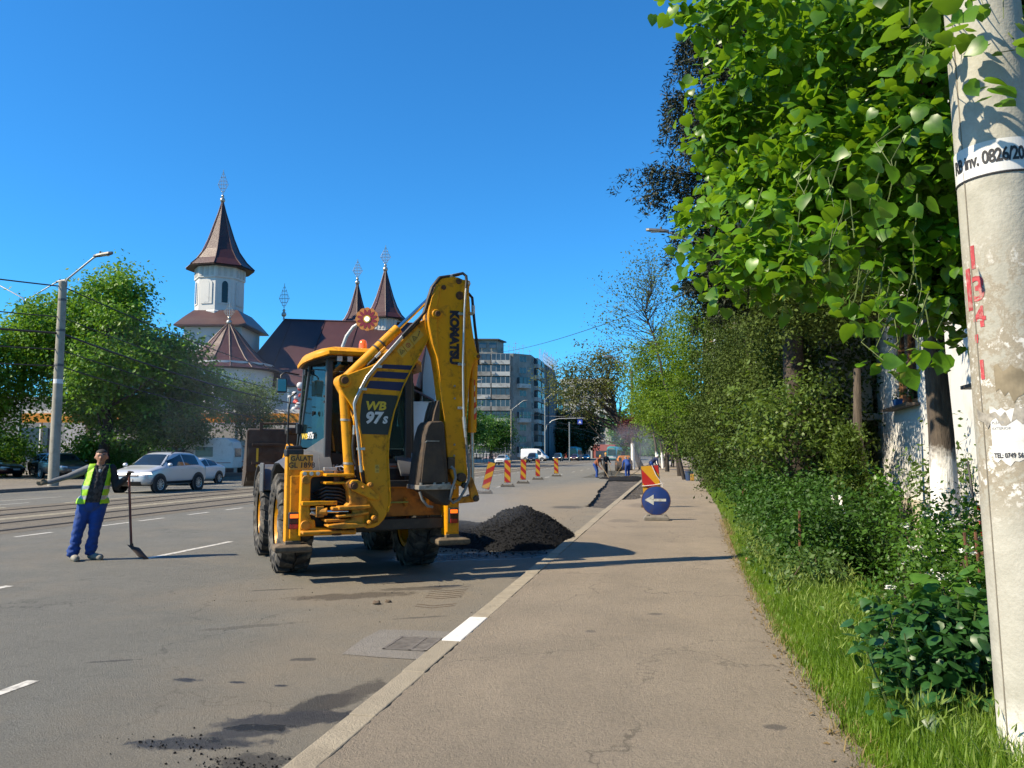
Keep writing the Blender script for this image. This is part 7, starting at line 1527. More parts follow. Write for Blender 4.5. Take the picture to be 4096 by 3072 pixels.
T('farthest locust tree beside the whitewashed lamp post', (-1.0, 100, .07), [(0, 0, 6.4, 3.2, 3, 3.0), (2.5, 0, 5.0, 3, 3, 3.0)], 8, .16, 220, 50, .26, locust, 943, GR, 1.0, 'locust_tree', nb=30)
T('tall sparse ash tree with fine bluish branches against the sky', (.6, 50, .07), [(-2.0, 0, 13.0, 2.0, 2.2, 2.0), (-4.0, 0, 10.2, 1.6, 1.8, 1.8), (-1.0, 0, 10.8, 2.0, 2.0, 1.8), (-3.0, 0, 12.0, 2.2, 1.6, 1.4)], 12.5, .10, 230, 11, .15, bluish, 944, None, .6, 'ash_tree', lean=(-2.0, 0), nb=110, frac=.18, shell=.3)
T('dark tree closing the pavement view behind the pedestrians', (6.5, 130, .07), [(0, 0, 6, 5, 5, 5), (-3, 10, 5, 4, 5, 4)], 9, .25, 240, 46, .36, midg, 945, None, 1.2, 'far_tree')
T('far green trees behind the pedestrians at the pavement end', (-2, 190, .07), [(0, 0, 8, 6, 5, 6), (8, 0, 8, 6, 5, 7)], 10, .3, 200, 40, .5, midg, 946, None, 1.6, 'far_tree')
for k, (x, y, lab) in enumerate([(-1.3, 66, 'slim whitewashed street trunk nearest the crew'), (-1.2, 88, 'second slim whitewashed street trunk'), (-1.15, 112, 'third slim whitewashed street trunk')]):
    mb = MB(); mb.tube([(0, 0, -.05), (-.12, 0, 2.2), (-.5, 0, 4.5)], [.12, .10, .07], 8); rt = thing('street_tree', lab.replace('trunk', 'tree'), 'tree', (x, y, .1), 0, 'slim whitewashed street trees'); mb.build('trunk', whitewashed('street_bark_%d' % k, 1.7), rt, smooth=60); C, P, o_, k_ = crown([(-.6, 0, 5.4, 1.5, 1.5, 1.2)], 60, 40, gv, .5); link('crown', leaf_mesh('street_crown', P, .2, gv, locust, out=o_), rt)
gf = np.random.default_rng(55); fx_ = gf.uniform(-330, 330, 1500); keepf = (np.abs(fx_ + 12) > 26); fx_ = fx_[keepf]
Pf = np.stack([np.repeat(fx_, 26) + gf.normal(size=len(fx_) * 26) * 3.5, 440 + gf.normal(size=len(fx_) * 26) * 8, np.abs(gf.normal(size=len(fx_) * 26)) * 5.5 + .5], 1)
link('far_wood', leaf_mesh('far_wood', Pf, 1.7, gf, midg), label='belt of far green trees closing the horizon', kind='stuff')
Pf = np.stack([gf.uniform(-40, 14, 9000), 470 + gf.normal(size=9000) * 8, np.abs(gf.normal(size=9000)) * 6 + .5], 1)
link('far_wood', leaf_mesh('far_wood', Pf, 1.7, gf, midg), label='far green trees closing the end of the street', kind='stuff')
# ================================================================== people
def skinmat(): return mat('skin', (.46, .23, .14), .55, var=.1, scale=20)
def person(name, label, loc, rz, prims, mats, voxel=.016, group=None, smooth=5, extra=None, wrinkle=0.0):
    """prims: (zone, p0, p1, r0, r1); one continuous skin grown round them, each face taking the zone of its nearest limb"""
    root = thing(name, label, 'person', loc, rz, group)
    mb = MB()
    for zn, a, b, ra, rb in prims:
        a, b = Vector(a), Vector(b); d = b - a; n = 4
        if d.length > 1e-4: mb.tube([a.lerp(b, t) for t in np.linspace(0, 1, n)], [ra + (rb - ra) * t for t in np.linspace(0, 1, n)], 12)
        mb.ball(a, ra, 12, 8); mb.ball(b, rb, 12, 8)
    tmp = link('tmp', mb.mesh('tmp', [list(mats.values())[0]]))
    m = tmp.modifiers.new('r', 'REMESH'); m.mode = 'VOXEL'; m.voxel_size = voxel
    s = tmp.modifiers.new('s', 'SMOOTH'); s.factor = .5; s.iterations = smooth
    dg = bpy.context.evaluated_depsgraph_get(); me = bpy.data.meshes.new_from_object(tmp.evaluated_get(dg)); bpy.data.objects.remove(tmp)
    keys = list(mats.keys()); me.materials.clear()
    for k in keys: me.materials.append(mats[k])
    N = len(me.polygons); ctr = np.zeros(N * 3); me.polygons.foreach_get('center', ctr); ctr = ctr.reshape(-1, 3); best = np.full(N, 1e9); idx = np.zeros(N, int)
    for zn, a, b, ra, rb in prims:
        a, b = np.array(a, float), np.array(b, float); d = b - a; L2 = max(d @ d, 1e-9); t = np.clip(((ctr - a) @ d) / L2, 0, 1); dd = np.linalg.norm(ctr - a - t[:, None] * d, axis=1) - (ra + (rb - ra) * t)
        u = dd < best; best[u] = dd[u]; idx[u] = keys.index(zn)
    if wrinkle:
        nv = len(me.vertices); vc = np.zeros(nv * 3); vn = np.zeros(nv * 3); me.vertices.foreach_get('co', vc); me.vertices.foreach_get('normal', vn); vc = vc.reshape(-1, 3); vn = vn.reshape(-1, 3)
        vz = np.zeros(nv, bool); cloth = [keys.index(q) for q in keys if q not in ('skin', 'shoe', 'hair', 'glove_r', 'glove_l')]
        for pi in range(N):
            if idx[pi] in cloth: vz[list(me.polygons[pi].vertices)] = True
        x, y, z = vc.T; low = np.clip((.75 - z) / .6, .25, 1)
        w_ = np.sin(z * 34 + x * 21 + 2.5 * np.sin(x * 13 + z * 6)) * np.cos(x * 17 - y * 23 + z * 9) + .6 * np.sin(z * 61 - x * 30 + y * 18) + .5 * np.sin(z * 90 * (z < .30) + x * 20)
        vc += vn * (w_ * wrinkle * low * vz)[:, None]; me.vertices.foreach_set('co', vc.ravel())
    me.polygons.foreach_set('material_index', idx.astype(np.int32)); me.polygons.foreach_set('use_smooth', np.ones(N, bool)); me.update()
    b = link('body', me, root)
    if extra: extra(root, b, ctr, idx, keys)
    return root
def hand(prims, w, d, side, zone, curl=.5, s=1.0):
    """palm and five fingers from the wrist w along direction d; side is the thumb side"""
    w, d, side = Vector(w), Vector(d).normalized(), Vector(side).normalized(); side = (side - d * side.dot(d)).normalized(); nrm = d.cross(side)
    prims.append((zone, w, w + d * .075 * s, .030 * s, .034 * s))
    for i, (o, l) in enumerate(((.030, .072), (.010, .082), (-.010, .076), (-.030, .060))):
        k = w + d * .085 * s + side * o * s; m = k + (d * (1 - curl * .4) + nrm * curl * .8).normalized() * l * .5 * s; e = m + (d * (1 - curl) + nrm * curl * 1.2).normalized() * l * .5 * s
        prims.append((zone, k, m, .0115 * s, .0105 * s)); prims.append((zone, m, e, .0105 * s, .009 * s))
    k = w + d * .03 * s + side * .03 * s; m = k + (d * .6 + side * .7).normalized() * .04 * s; prims.append((zone, k, m, .013 * s, .012 * s)); prims.append((zone, m, m + (d * .9 + nrm * curl * .6).normalized() * .035 * s, .012 * s, .010 * s))

blue_t = mat('work_trousers_blue', (.008, .055, .26), .85, var=.2, scale=7, dirt=(.05, .08, .16), damt=.4, dscale=6, bump=.5, bscale=9, dist=.02)
plaid = NT('dark_plaid'); co = plaid.coord(); ck = plaid.new('TexChecker'); plaid.set(ck, Scale=14.0); mp = plaid.new('Mapping'); mp.inputs['Rotation'].default_value = (0, R(38), R(20)); plaid.l.new(co, mp.inputs[0]); plaid.l.new(mp.outputs[0], ck.inputs[0])
plaid.base(plaid.mix(plaid.ramp(ck.outputs['Fac'], 0, 1, 0, .6), (.018, .017, .017), (.065, .060, .058))); plaid.rough(.9); plaid = plaid.m
greys = mat('grey_sleeve', (.15, .16, .175), .9, var=.12, scale=10, bump=.3, bscale=16); darks = mat('dark_sleeve', (.022, .022, .024), .9, var=.2); glove = mat('work_glove', (.16, .13, .085), .9, var=.35, scale=25, bump=.4); gloved = mat('dark_glove', (.04, .032, .026), .9, var=.3)
shoe = mat('pale_shoe', (.30, .28, .23), .8, var=.3, scale=20, dirt=(.1, .08, .06), damt=.6, dscale=15); hairm = mat('dark_hair', (.022, .017, .014), .8, var=.3, scale=60, bump=.5, bscale=120); tee = mat('grey_tee', (.35, .40, .42), .9, var=.3, scale=14)
hivis = mat('hi_vis_lime', (.36, .72, .008), .6, var=.06, scale=6); refl = mat('reflective_tape', (.48, .50, .50), .35, .3, var=.15, scale=30)
pr_ = []
A = lambda *a: pr_.append(a)
# legs in wide trousers
A('trousers', (-.075, .0, .90), (-.16, -.03, .52), .128, .092); A('trousers', (-.16, -.03, .52), (-.22, .02, .17), .088, .078); A('trousers', (-.215, .02, .20), (-.232, .01, .125), .088, .090)
A('trousers', (.110, .02, .90), (.060, -.04, .50), .128, .092); A('trousers', (.060, -.04, .50), (.022, .02, .20), .086, .076); A('trousers', (.024, .02, .25), (.015, .01, .155), .090, .088)
A('trousers', (.015, 0, .93), (.02, 0, .90), .165, .165)
A('shoe', (-.235, .05, .055), (-.17, -.17, .046), .056, .052); A('shoe', (.02, .05, .06), (.16, -.10, .046), .056, .052)
# torso
A('jacket', (.02, -.01, .96), (.05, -.03, 1.12), .165, .185); A('jacket', (.05, -.03, 1.12), (.09, -.01, 1.32), .185, .165); A('jacket', (.0, .0, 1.42), (.195, .01, 1.42), .095, .095); A('jacket', (.02, .01, 1.35), (.17, .01, 1.35), .12, .12)
A('tee', (.105, -.125, 1.40), (.105, -.155, 1.26), .035, .022)
A('skin', (.10, .0, 1.47), (.112, -.015, 1.56), .058, .056)
# arms
A('sleeve_r', (-.065, .0, 1.435), (-.33, -.03, 1.32), .070, .052); A('sleeve_r', (-.33, -.03, 1.32), (-.60, -.07, 1.235), .050, .034)
hand(pr_, (-.61, -.07, 1.232), (-1, -.1, -.12), (0, -.3, 1), 'glove_r', .25)
A('sleeve_l', (.265, .0, 1.435), (.345, -.02, 1.16), .074, .060); A('sleeve_l', (.345, -.02, 1.16), (.50, -.12, 1.30), .056, .044)
hand(pr_, (.505, -.125, 1.305), (.35, -.25, .9), (-.6, -.8, 0), 'glove_l', 1.0)
# head
A('skin', (.112, .0, 1.655), (.112, -.01, 1.63), .088, .086); A('skin', (.112, -.02, 1.60), (.112, -.045, 1.565), .070, .048); A('skin', (.106, -.088, 1.635), (.104, -.104, 1.605), .012, .018); A('skin', (.07, -.075, 1.655), (.15, -.072, 1.655), .020, .020)
A('skin', (.024, .0, 1.625), (.024, .0, 1.600), .018, .013); A('skin', (.200, .0, 1.625), (.200, .0, 1.600), .018, .013)
def man_extra(root, body, ctr, idx, keys):
    me = body.data; nrm = np.zeros(len(me.polygons) * 3); me.polygons.foreach_get('normal', nrm); nrm = nrm.reshape(-1, 3)
    xc = .02 + (ctr[:, 2] - .96) * .20; dx = ctr[:, 0] - xc; front = ctr[:, 1] < -.02
    sel = (np.isin(idx, [keys.index('jacket'), keys.index('trousers')])) & (ctr[:, 2] > .885) & (ctr[:, 2] < 1.50) & (~front | (dx < -.085) | (dx > .105)) & (np.abs(dx) < .25)
    fs = np.nonzero(sel)[0]; used = {}; V = []; F = []; mi = []
    co_ = np.zeros(len(me.vertices) * 3); me.vertices.foreach_get('co', co_); co_ = co_.reshape(-1, 3); vn = np.zeros(len(me.vertices) * 3); me.vertices.foreach_get('normal', vn); vn = vn.reshape(-1, 3)
    for f in fs:
        vs = list(me.polygons[f].vertices); z = ctr[f, 2]; mi.append(1 if (1.115 < z < 1.175 or .965 < z < 1.02) and ctr[f, 2] < 1.2 else 0)
        r_ = []
        for v in vs:
            if v not in used: used[v] = len(V); fl = .012 + .02 * max(0, 1.05 - co_[v, 2]); V.append(co_[v] + vn[v] * fl)
            r_.append(used[v])
        F.append(r_)
    vm = bpy.data.meshes.new('safety_vest'); vm.from_pydata([tuple(v) for v in V], [], F); vm.materials.append(hivis); vm.materials.append(refl); vm.polygons.foreach_set('material_index', mi); vm.polygons.foreach_set('use_smooth', [True] * len(F)); o = link('safety_vest', vm, root)
    sm = o.modifiers.new('solid', 'SOLIDIFY'); sm.thickness = .008; sm.offset = 1
    # hair cap
    g = (idx == keys.index('skin')) & (ctr[:, 2] > 1.60) & ((ctr[:, 2] > 1.695 + .0 * ctr[:, 1]) | ((ctr[:, 1] > .015) & (ctr[:, 2] > 1.60))); used = {}; V = []; F = []
    for f in np.nonzero(g)[0]:
        r_ = []
        for v in me.polygons[f].vertices:
            if v not in used: used[v] = len(V); V.append(co_[v] + vn[v] * .010)
            r_.append(used[v])
        F.append(r_)
    hm = bpy.data.meshes.new('hair'); hm.from_pydata([tuple(v) for v in V], [], F); hm.materials.append(hairm); o = link('hair', hm, root); sm = o.modifiers.new('solid', 'SOLIDIFY'); sm.thickness = .012; sm.offset = -1
    for s in (-1, 1):
        mb = MB(); mb.ball((.112 + s * .034, -.082, 1.640), (.011, .006, .006), 8, 5); mb.build('eye', mat('eye_dark', (.03, .02, .018), .3), root, smooth=60)
        mb = MB(); mb.tube([(.112 + s * .018, -.090, 1.660), (.112 + s * .055, -.078, 1.662)], .0055, 5); mb.build('eyebrow', hairm, root)
    mb = MB(); mb.tube([(.085, -.092, 1.572), (.105, -.098, 1.570), (.128, -.092, 1.572)], .0045, 5); mb.build('mouth', mat('lip', (.20, .07, .05), .5), root)
    mb = MB(); mb.tube([(.03, -.09, 1.475), (.06, -.13, 1.43), (.09, -.16, 1.34), (.10, -.18, 1.22)], [.02, .016, .012, .006], 6); mb.tube([(.185, -.09, 1.475), (.155, -.13, 1.43), (.12, -.16, 1.34), (.105, -.18, 1.22)], [.02, .016, .012, .006], 6); mb.build('collar', mat('dark_collar', (.03, .032, .034), .9), root, smooth=60)
man_loc = (-9.12, 11.30, 0)
person('person', 'worker in lime hi-vis vest and blue trousers pointing while holding a shovel', man_loc, R(36), pr_, dict(trousers=blue_t, shoe=shoe, jacket=plaid, tee=tee, skin=skinmat(), sleeve_r=greys, sleeve_l=darks, glove_r=glove, glove_l=gloved), .0105, None, 4, man_extra, .0085)
# his shovel
sv = thing('shovel', 'long-handled square shovel held upright by the worker', 'shovel', man_loc, R(36))
mb = MB(); mb.tube([(.520, -.150, 1.40), (.545, -.155, 1.0), (.575, -.158, .55), (.600, -.158, .20)], [.019, .020, .020, .021], 10); mb.build('handle', mat('red_brown_wood', (.20, .055, .035), .6, var=.25, scale=14, dirt=(.06, .04, .03), damt=.6), sv, smooth=60)
rows = []
for t in np.linspace(0, 1, 6): rows.append([(.625 + .17 * t + sx * .090 * (1 - .06 * t), -.16 - .13 * t - .030 * (1 - sx * sx) + .02 * sx, .205 - .19 * t + .07 * sx * (-1) * .45) for sx in np.linspace(-1, 1, 7)])
mb = MB(); mb.loft(rows, cap=False, closed=False); o = mb.build('blade', steel, sv, smooth=60); sm = o.modifiers.new('s', 'SOLIDIFY'); sm.thickness = .005
mb = MB(); mb.tube([(.600, -.158, .24), (.625, -.165, .16)], [.026, .02], 8); mb.build('socket', steel, sv, smooth=60)

def figure(lean=0.0, turn=0.0, arms=((-.25, -.25, 1.0), (.25, -.25, 1.0)), step=.12, h=1.75, coat=0.0, hand_s=1.0):
    """simple standing or bending figure facing -y; lean tips the trunk forward"""
    k = h / 1.75; P = []; hip = Vector((0, .0, .92)); ax = Vector((0, -math.sin(lean), math.cos(lean))); sh = hip + ax * .50; hd = hip + ax * .50 + (Vector((0, -math.sin(lean * .8), math.cos(lean * .8)))) * .24
    back = Vector((0, .22 * math.sin(lean), 0)); 
    for s in (-1, 1):
        hp = hip + back + Vector((s * .09, 0, 0)); kn = Vector((s * .12, -.06 + s * step * .5 + back.y * .3, .48)); an = Vector((s * .13, s * step + .03, .10))
        P.append(('trousers', hp, kn, .115, .085)); P.append(('trousers', kn, an, .083, .078)); P.append(('shoe', an + Vector((0, .02, -.045)), an + Vector((0, -.15, -.055)), .05, .042))
        if coat: P.append(('top', hp, hp + Vector((0, 0, -coat)), .13, .13))
    hb = hip + back; sh = sh + back; hd = hd + back
    P.append(('top', hb, hb + ax * .25, .155, .165)); P.append(('top', hb + ax * .25, sh - ax * .05, .16, .14))
    for s, tg in zip((-1, 1), arms):
        a = sh + Vector((s * .19, 0, -.02)); e_ = Vector(tg) + back; m_ = (a + e_) / 2 + Vector((s * .06, .06, -.06)); P.append(('top', sh + Vector((s * .08, 0, 0)), a, .09, .075)); P.append(('sleeve', a, m_, .066, .052)); P.append(('sleeve', m_, e_, .05, .04))
        hand(P, e_, (e_ - m_), (-s, 0, .2), 'skin', .8, hand_s)
    P.append(('skin', sh + ax * .02, hd - (hd - sh) * .35, .055, .055)); P.append(('skin', hd, hd + Vector((0, -.02, -.06)), .085, .065)); P.append(('hair', hd + Vector((0, .02, .03)), hd + Vector((0, .03, .0)), .088, .085)); P.append(('skin', hd + Vector((0, -.085, -.01)), hd + Vector((0, -.095, -.03)), .014, .016))
    return [(z, tuple(a * k), tuple(b * k), ra * k, rb * k) for z, a, b, ra, rb in P], hd * k
def M_(nm, c, **kw): return mat(nm, c, .9, var=.15, scale=6, **kw)
blue2 = M_('overall_blue', (.012, .06, .27)); dk = M_('dark_cloth', (.018, .018, .022)); wj = M_('white_jacket', (.62, .62, .62)); plo = M_('orange_plaid', (.28, .09, .04)); sk = skinmat(); shd = M_('dark_shoe', (.03, .028, .025)); capy = M_('yellow_cap', (.70, .38, .02)); capw = M_('white_cap', (.7, .7, .7)); hg = M_('grey_hair', (.25, .24, .23)); navyj = M_('navy_jacket', (.012, .02, .075))
def worker(label, loc, rz, top, trs, hair, sleeve=None, group='road crew at the trench', v=.03, **kw):
    P, hd = figure(**kw); return person('person', label, loc, rz, P, dict(trousers=trs, shoe=shd, top=top, sleeve=sleeve or top, skin=sk, hair=hair), v, group, 3), hd
def tool(label, loc, p0, p1, kind='rake'):
    t = thing(kind, label, kind, loc, 0, 'tools of the road crew'); mb = MB(); mb.tube([p0, p1], .022, 7); mb.build('handle', M_('ash_handle', (.25, .18, .10)), t, smooth=50)
    q = Vector(p1); mb = MB()
    if kind == 'rake': mb.box(q, (.7, .05, .07))
    else: mb.box(q + Vector((0, -.02, -.02)), (.26, .32, .03))
    mb.build('head', steel, t); return t
worker('worker in orange plaid shirt and blue trousers bending at the trench', (-5.25, 55.8, 0), R(60), plo, blue2, capy, lean=.75, arms=((-.12, -.62, .62), (.16, -.52, .72)))
worker('worker in dark clothes standing behind the plaid shirt worker', (-4.75, 56.9, 0), R(40), dk, dk, capy, lean=.15, arms=((-.22, -.35, 1.05), (.25, -.30, 1.0)))
worker('worker in blue overalls bending with his back to the camera', (-3.15, 55.6, 0), R(200), blue2, blue2, hg, lean=.95, arms=((-.15, -.6, .55), (.2, -.55, .6)))
worker('worker in navy jacket and white cap bending behind the striped board', (-1.45, 57.5, .1), R(110), navyj, blue2, capw, lean=.9, arms=((-.15, -.65, .6), (.2, -.6, .65)))
tool('shovel used by the plaid shirt worker', (0, 0, 0), (-4.95, 55.4, .95), (-4.35, 54.6, .06), 'shovel'); tool('rake used by the worker in blue overalls', (0, 0, 0), (-3.5, 56.0, .9), (-3.95, 54.9, .12)); tool('rake stretched from the worker in the navy jacket', (0, 0, 0), (-1.7, 57.2, .95), (-3.0, 54.6, .15)); tool('shovel leaning by the worker in dark clothes', (0, 0, 0), (-4.55, 56.6, 1.1), (-4.2, 56.2, .05), 'shovel')
GP = 'pedestrians far down the pavement'
PZ = .1
worker('pedestrian in white jacket walking away on the pavement', (-1.85, 128.5, PZ), R(170), wj, dk, hg, group=GP, v=.05, h=1.68); worker('pedestrian in dark coat beside the white jacket', (-1.3, 130, PZ), R(185), dk, dk, hg, group=GP, v=.05)
worker('dark clothed pedestrian nearest on the pavement', (-.15, 92, PZ), R(15), dk, dk, hairm, group=GP, v=.045, coat=.25, h=1.72); worker('dark clothed pedestrian with fair hair at the right of the pair', (.42, 93.5, PZ), R(-10), dk, dk, M_('fair_hair', (.4, .22, .10)), group=GP, v=.045, coat=.3, h=1.74); worker('pedestrian in blue grey jacket behind the dark pair', (-.55, 101, PZ), R(160), M_('bluegrey_jacket', (.08, .11, .15)), M_('blue_jeans', (.05, .09, .18)), hg, group=GP, v=.05)
bag = MB(); bag.loft([[(x * k, y * k, z) for x, y in ((-.17, -.06), (.17, -.06), (.17, .06), (-.17, .06))] for z, k in ((0, .9), (.3, 1), (.34, .7))]); bag.build('shopping_bag', wj, label='white shopping bag carried by a pedestrian of the pair', cat='bag', loc=(-.5, 91.8, .45))

# ================================================================== warning boards, signs, roller, bucket
redb = mat('board_red', (.55, .018, .015), .45, var=.08, scale=6, dirt=(.3, .1, .06), damt=.3, dscale=9); yelb = mat('board_yellow', (.78, .40, .015), .45, var=.08, scale=6, dirt=(.5, .3, .1), damt=.3, dscale=9); backb = mat('board_back', (.12, .11, .10), .7); rubb = mat('recycled_rubber', (.11, .095, .075), .95, var=.3, scale=9, bump=.6)
def clip_stripe(w, h, a0, a1, slope):
    """part of the rectangle where a0 < z - slope * x < a1"""
    poly = [(-w / 2, -h / 2), (w / 2, -h / 2), (w / 2, h / 2), (-w / 2, h / 2)]
    for lim, sg in ((a0, 1), (a1, -1)):
        out = []
        for i in range(len(poly)):
            p, q = poly[i], poly[(i + 1) % len(poly)]; fp, fq = sg * (p[1] - slope * p[0] - lim), sg * (q[1] - slope * q[0] - lim)
            if fp >= 0: out.append(p)
            if fp * fq < 0: t = fp / (fp - fq); out.append((p[0] + (q[0] - p[0]) * t, p[1] + (q[1] - p[1]) * t))
        poly = out
        if len(poly) < 3: return None
    return poly
def board(label, loc, rz, w=.30, h=1.12, z0=.22, slope=-1.0, tilt=0.0, name='warning_board', group='red and yellow warning boards along the lane', start=0, pitch=.235, base=True):
    r_ = thing(name, label, 'warning board', loc, rz, group); M = Matrix.Rotation(tilt, 3, 'Y')
    f = lambda x, y, z: M @ Vector((x, y, z + z0 + h / 2))
    mb = MB(); mb.prism([f(*p) for p in ((-w / 2 - .015, .0, -h / 2 - .015), (w / 2 + .015, .0, -h / 2 - .015), (w / 2 + .015, 0, h / 2 + .015), (-w / 2 - .015, 0, h / 2 + .015))], (0, .03, 0)); mb.build('panel', backb, r_, bevel=.004)
    k = start; a = -h / 2 - abs(slope) * w
    while a < h / 2 + abs(slope) * w:
        p = clip_stripe(w, h, a, a + pitch, slope)
        if p: mb = MB(); mb.prism([f(x, -.004, z) for x, z in p], (0, .003, 0)); mb.build('stripe', redb if k % 2 == 0 else yelb, r_)
        a += pitch; k += 1
    mb = MB(); mb.tube([f(0, .02, -h / 2), f(0, .02, -h / 2 - z0 + .05)], .022, 8); mb.build('stem', galv, r_)
    if base:
        mb = MB(); mb.loft([[(x * k_, y * k_, z) for x, y in ((-.36, -.17), (.36, -.17), (.36, .17), (-.36, .17))] for z, k_ in ((0, 1), (.07, .98), (.11, .8))]); mb.box((.26, -.02, .12), (.08, .24, .06)); mb.box((-.26, -.02, .12), (.08, .24, .06)); mb.build('base', rubb, r_, bevel=.012)
    return r_
FA = R(14)
board('tilted warning board nearest the digging bucket', (-7.85, 33.0, 0), FA, slope=.85, tilt=R(14), start=0); board('second warning board from the digger', (-8.32, 40.1, 0), FA, start=1); board('third warning board from the digger', (-8.40, 44.8, 0), FA, start=1, tilt=R(1.5)); board('fourth warning board from the digger', (-8.68, 51.5, 0), FA, start=1, w=.27, h=1.08); board('farthest warning board of the lane', (-8.55, 59.0, 0), FA, start=0, tilt=R(-1))
bd_ = board('red and yellow board wrapped in tape behind the round blue sign', (-.63, 24.2, WZ), R(6), w=.50, h=1.02, z0=.20, slope=-1.25, tilt=R(-4), start=0, pitch=.42, group=None)
mb = MB(); mb.tube([(-.32, -.02, .62), (0, -.035, .65), (.30, -.02, .70)], .014, 5); mb.tube([(-.02, -.02, 1.24), (.10, -.035, .95), (.28, -.02, .70), (.27, -.02, .40)], .014, 5); mb.build('barrier_tape', mat('white_tape', (.75, .70, .68), .5, var=.2, scale=20), bd_)
sg = thing('round_sign', 'round blue sign with a white left arrow standing on the pavement', 'road sign', (-.44, 19.6, WZ), R(4))
mb = MB(); mb.lathe([(.335, 0), (.345, .004), (.345, .02), (.335, .024)], 48, (0, 0, .46), Matrix.Rotation(R(90), 3, 'X')); dsc = mb.build('disc', mat('sign_disc_blue', (.012, .045, .22), .45, var=.15, scale=6, dirt=(.06, .05, .06), damt=.45, dscale=7), sg, smooth=40)
mb = MB(); mb.lathe([(.347, 0), (.347, .026), (.333, .028), (.333, 0), (.347, 0)], 48, (0, .001, .46), Matrix.Rotation(R(90), 3, 'X'), cap=False); mb.build('rim', mat('rusty_rim', (.14, .07, .05), .7, var=.3), sg, smooth=40)
for pl_ in ([(-.27, 0), (-.055, .13), (-.055, -.12)], [(-.06, .028), (.235, .030), (.235, -.032), (-.06, -.030)]):
    mb = MB(); mb.prism([(x, -.028, .475 + z) for x, z in pl_], (0, .003, 0)); mb.build('arrow', mat('worn_white', (.66, .66, .60), .6, var=.2, scale=9, dirt=(.3, .28, .22), damt=.5, dscale=12), dsc)
mb = MB(); mb.loft([[(x * k, y * k, z) for x, y in ((-.30, -.20), (.30, -.20), (.30, .20), (-.30, .20))] for z, k in ((0, 1), (.07, .97), (.12, .78))]); mb.box((.20, -.05, .12), (.07, .24, .05)); mb.box((-.20, -.05, .12), (.07, .24, .05)); mb.build('base', mat('grey_rubber', (.20, .18, .15), .95, var=.25, scale=8, bump=.5), sg, bevel=.015)
mb = MB(); mb.tube([(0, .03, .05), (0, .03, .5)], .025, 8); mb.build('stem', galv, sg)
rl = thing('road_roller', 'orange road roller with steel drum behind the road crew', 'roller', (-4.75, 78, 0), R(8))
orm = mat('roller_orange', (.70, .23, .02), .45, var=.06, dirt=(.2, .1, .05), damt=.3); Mx_ = Matrix(((0, 0, 1), (0, 1, 0), (1, 0, 0)))
for y in (-.75, .95): mb = MB(); mb.lathe([(.0, -.75), (.50, -.75), (.52, -.73), (.52, .73), (.50, .75), (.0, .75)], 28, (0, y, .52), Mx_, cap=False); mb.build('drum', steel, rl, smooth=40)
mb = MB(); mb.loft([[(x * k, y, z) for x in (-.62, .62) for y in ((-1.05, -.15) if x < 0 else (-.15, -1.05))] for z, k in ((.75, 1.05), (1.25, 1.0), (1.48, .78))]); mb.build('hood', orm, rl, bevel=.05, seg=3)
mb = MB(); mb.box((0, .35, .95), (1.25, .9, .5)); mb.build('platform', orm, rl, bevel=.03)
mb = MB(); mb.box((0, -.6, .70), (1.62, .10, .14)); mb.build('frame', orm, rl)
for s in (-1, 1):
    mb = MB(); mb.box((s * .45, -1.08, 1.15), (.20, .03, .32)); mb.build('grille', dimm, rl)
mb = MB(); mb.tube([(-.55, .75, 1.1), (-.55, .75, 2.1), (.55, .75, 2.1), (.55, .75, 1.1)], .035, 8); mb.build('roll_bar', blk, rl, smooth=50)
mb = MB(); mb.box((0, .45, 1.35), (.45, .4, .2)); mb.box((0, .68, 1.65), (.45, .1, .5)); mb.build('seat', blk, rl, bevel=.04)
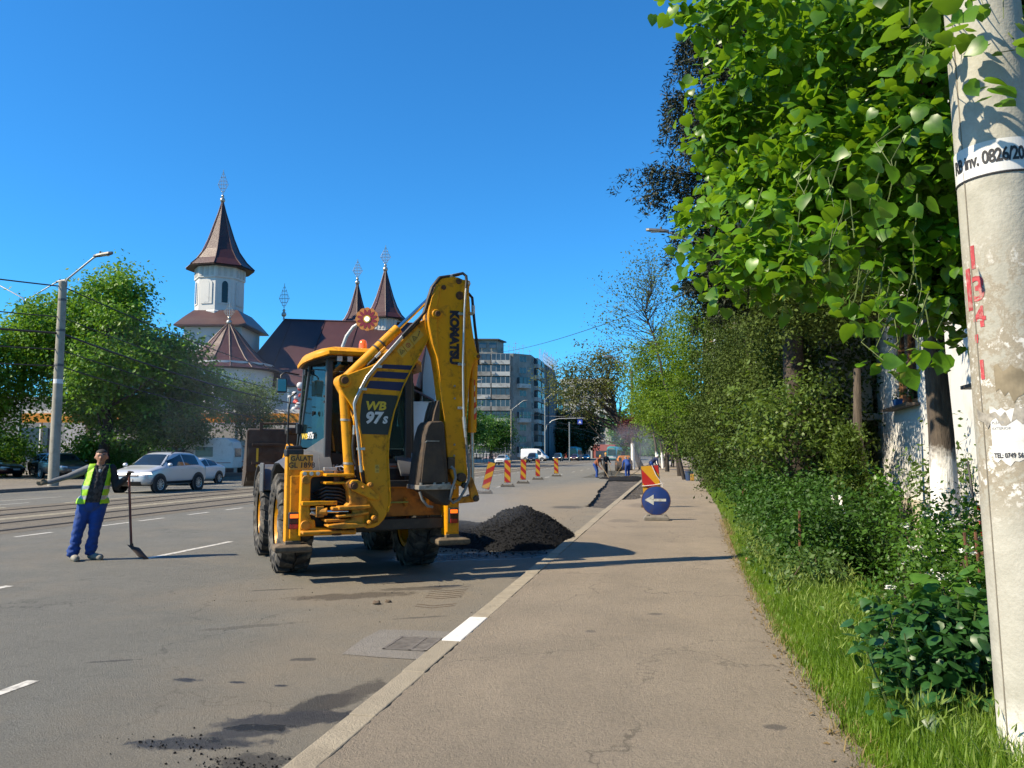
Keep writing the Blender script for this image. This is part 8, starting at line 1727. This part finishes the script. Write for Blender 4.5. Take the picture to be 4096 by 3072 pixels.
bk_ = thing('bucket', 'blue bucket with a yellow container at the hedge foot far along the pavement', 'bucket', (.85, 48.3, WZ))
mb = MB(); mb.lathe([(.19, 0), (.24, .5), (.26, .5), (.26, .54), (.22, .54)], 16); mb.build('tub', mat('blue_plastic', (.03, .06, .14), .5), bk_, smooth=40)
mb = MB(); mb.box((.18, -.25, .2), (.22, .2, .4)); mb.build('canister', mat('ochre_plastic', (.45, .25, .04), .5), bk_, bevel=.03)
mb = MB(); mb.ball((-.05, 0, .55), (.2, .2, .12)); mb.build('rags', M_('dark_rag', (.06, .05, .06)), bk_, smooth=60)
# ================================================================== thin smoke rising off the hot asphalt
def smoke(label, c, s, dens, nscale, seed):
    t = NT('smoke_%d' % seed); t.n.remove(t.p)
    v = t.new('VolumePrincipled'); t.set(v, Density=dens, Anisotropy=.3); v.inputs['Color'].default_value = (.80, .86, .95, 1)
    co = t.coord('Object'); mp = t.new('Mapping'); mp.inputs['Location'].default_value = (seed * 3.1, 0, 0); t.l.new(co, mp.inputs[0])
    n = t.ramp(t.noise(mp.outputs[0], nscale, 4, .6, .8), .44, .75)
    ln = t.new('VectorMath'); ln.operation = 'LENGTH'; sc = t.new('Mapping'); sc.inputs['Scale'].default_value = (2 / s[0], 2 / s[1], 2 / s[2]); t.l.new(co, sc.inputs[0]); t.l.new(sc.outputs[0], ln.inputs[0])
    f = t.math('MULTIPLY', n, t.ramp(ln.outputs['Value'], .25, 1.0, 1, 0)); t.l.new(t.math('MULTIPLY', f, dens), v.inputs['Density']); t.l.new(v.outputs[0], t.out.inputs['Volume'])
    mb = MB(); mb.box((0, 0, 0), s); o = mb.build('smoke', t.m, label=label, kind='stuff', loc=c); return o
smoke('thin bluish smoke rising round the road crew', (-3.4, 68, 2.2), (6.0, 24, 4.4), .12, .35, 1)
smoke('thin smoke over the heap of hot asphalt', (-3.9, 15.2, .75), (3.4, 3.4, 1.5), .38, .9, 2)
smoke('faint smoke drifting before the left trees', (-24, 37, 5.0), (16, 14, 9.0), .022, .12, 3)
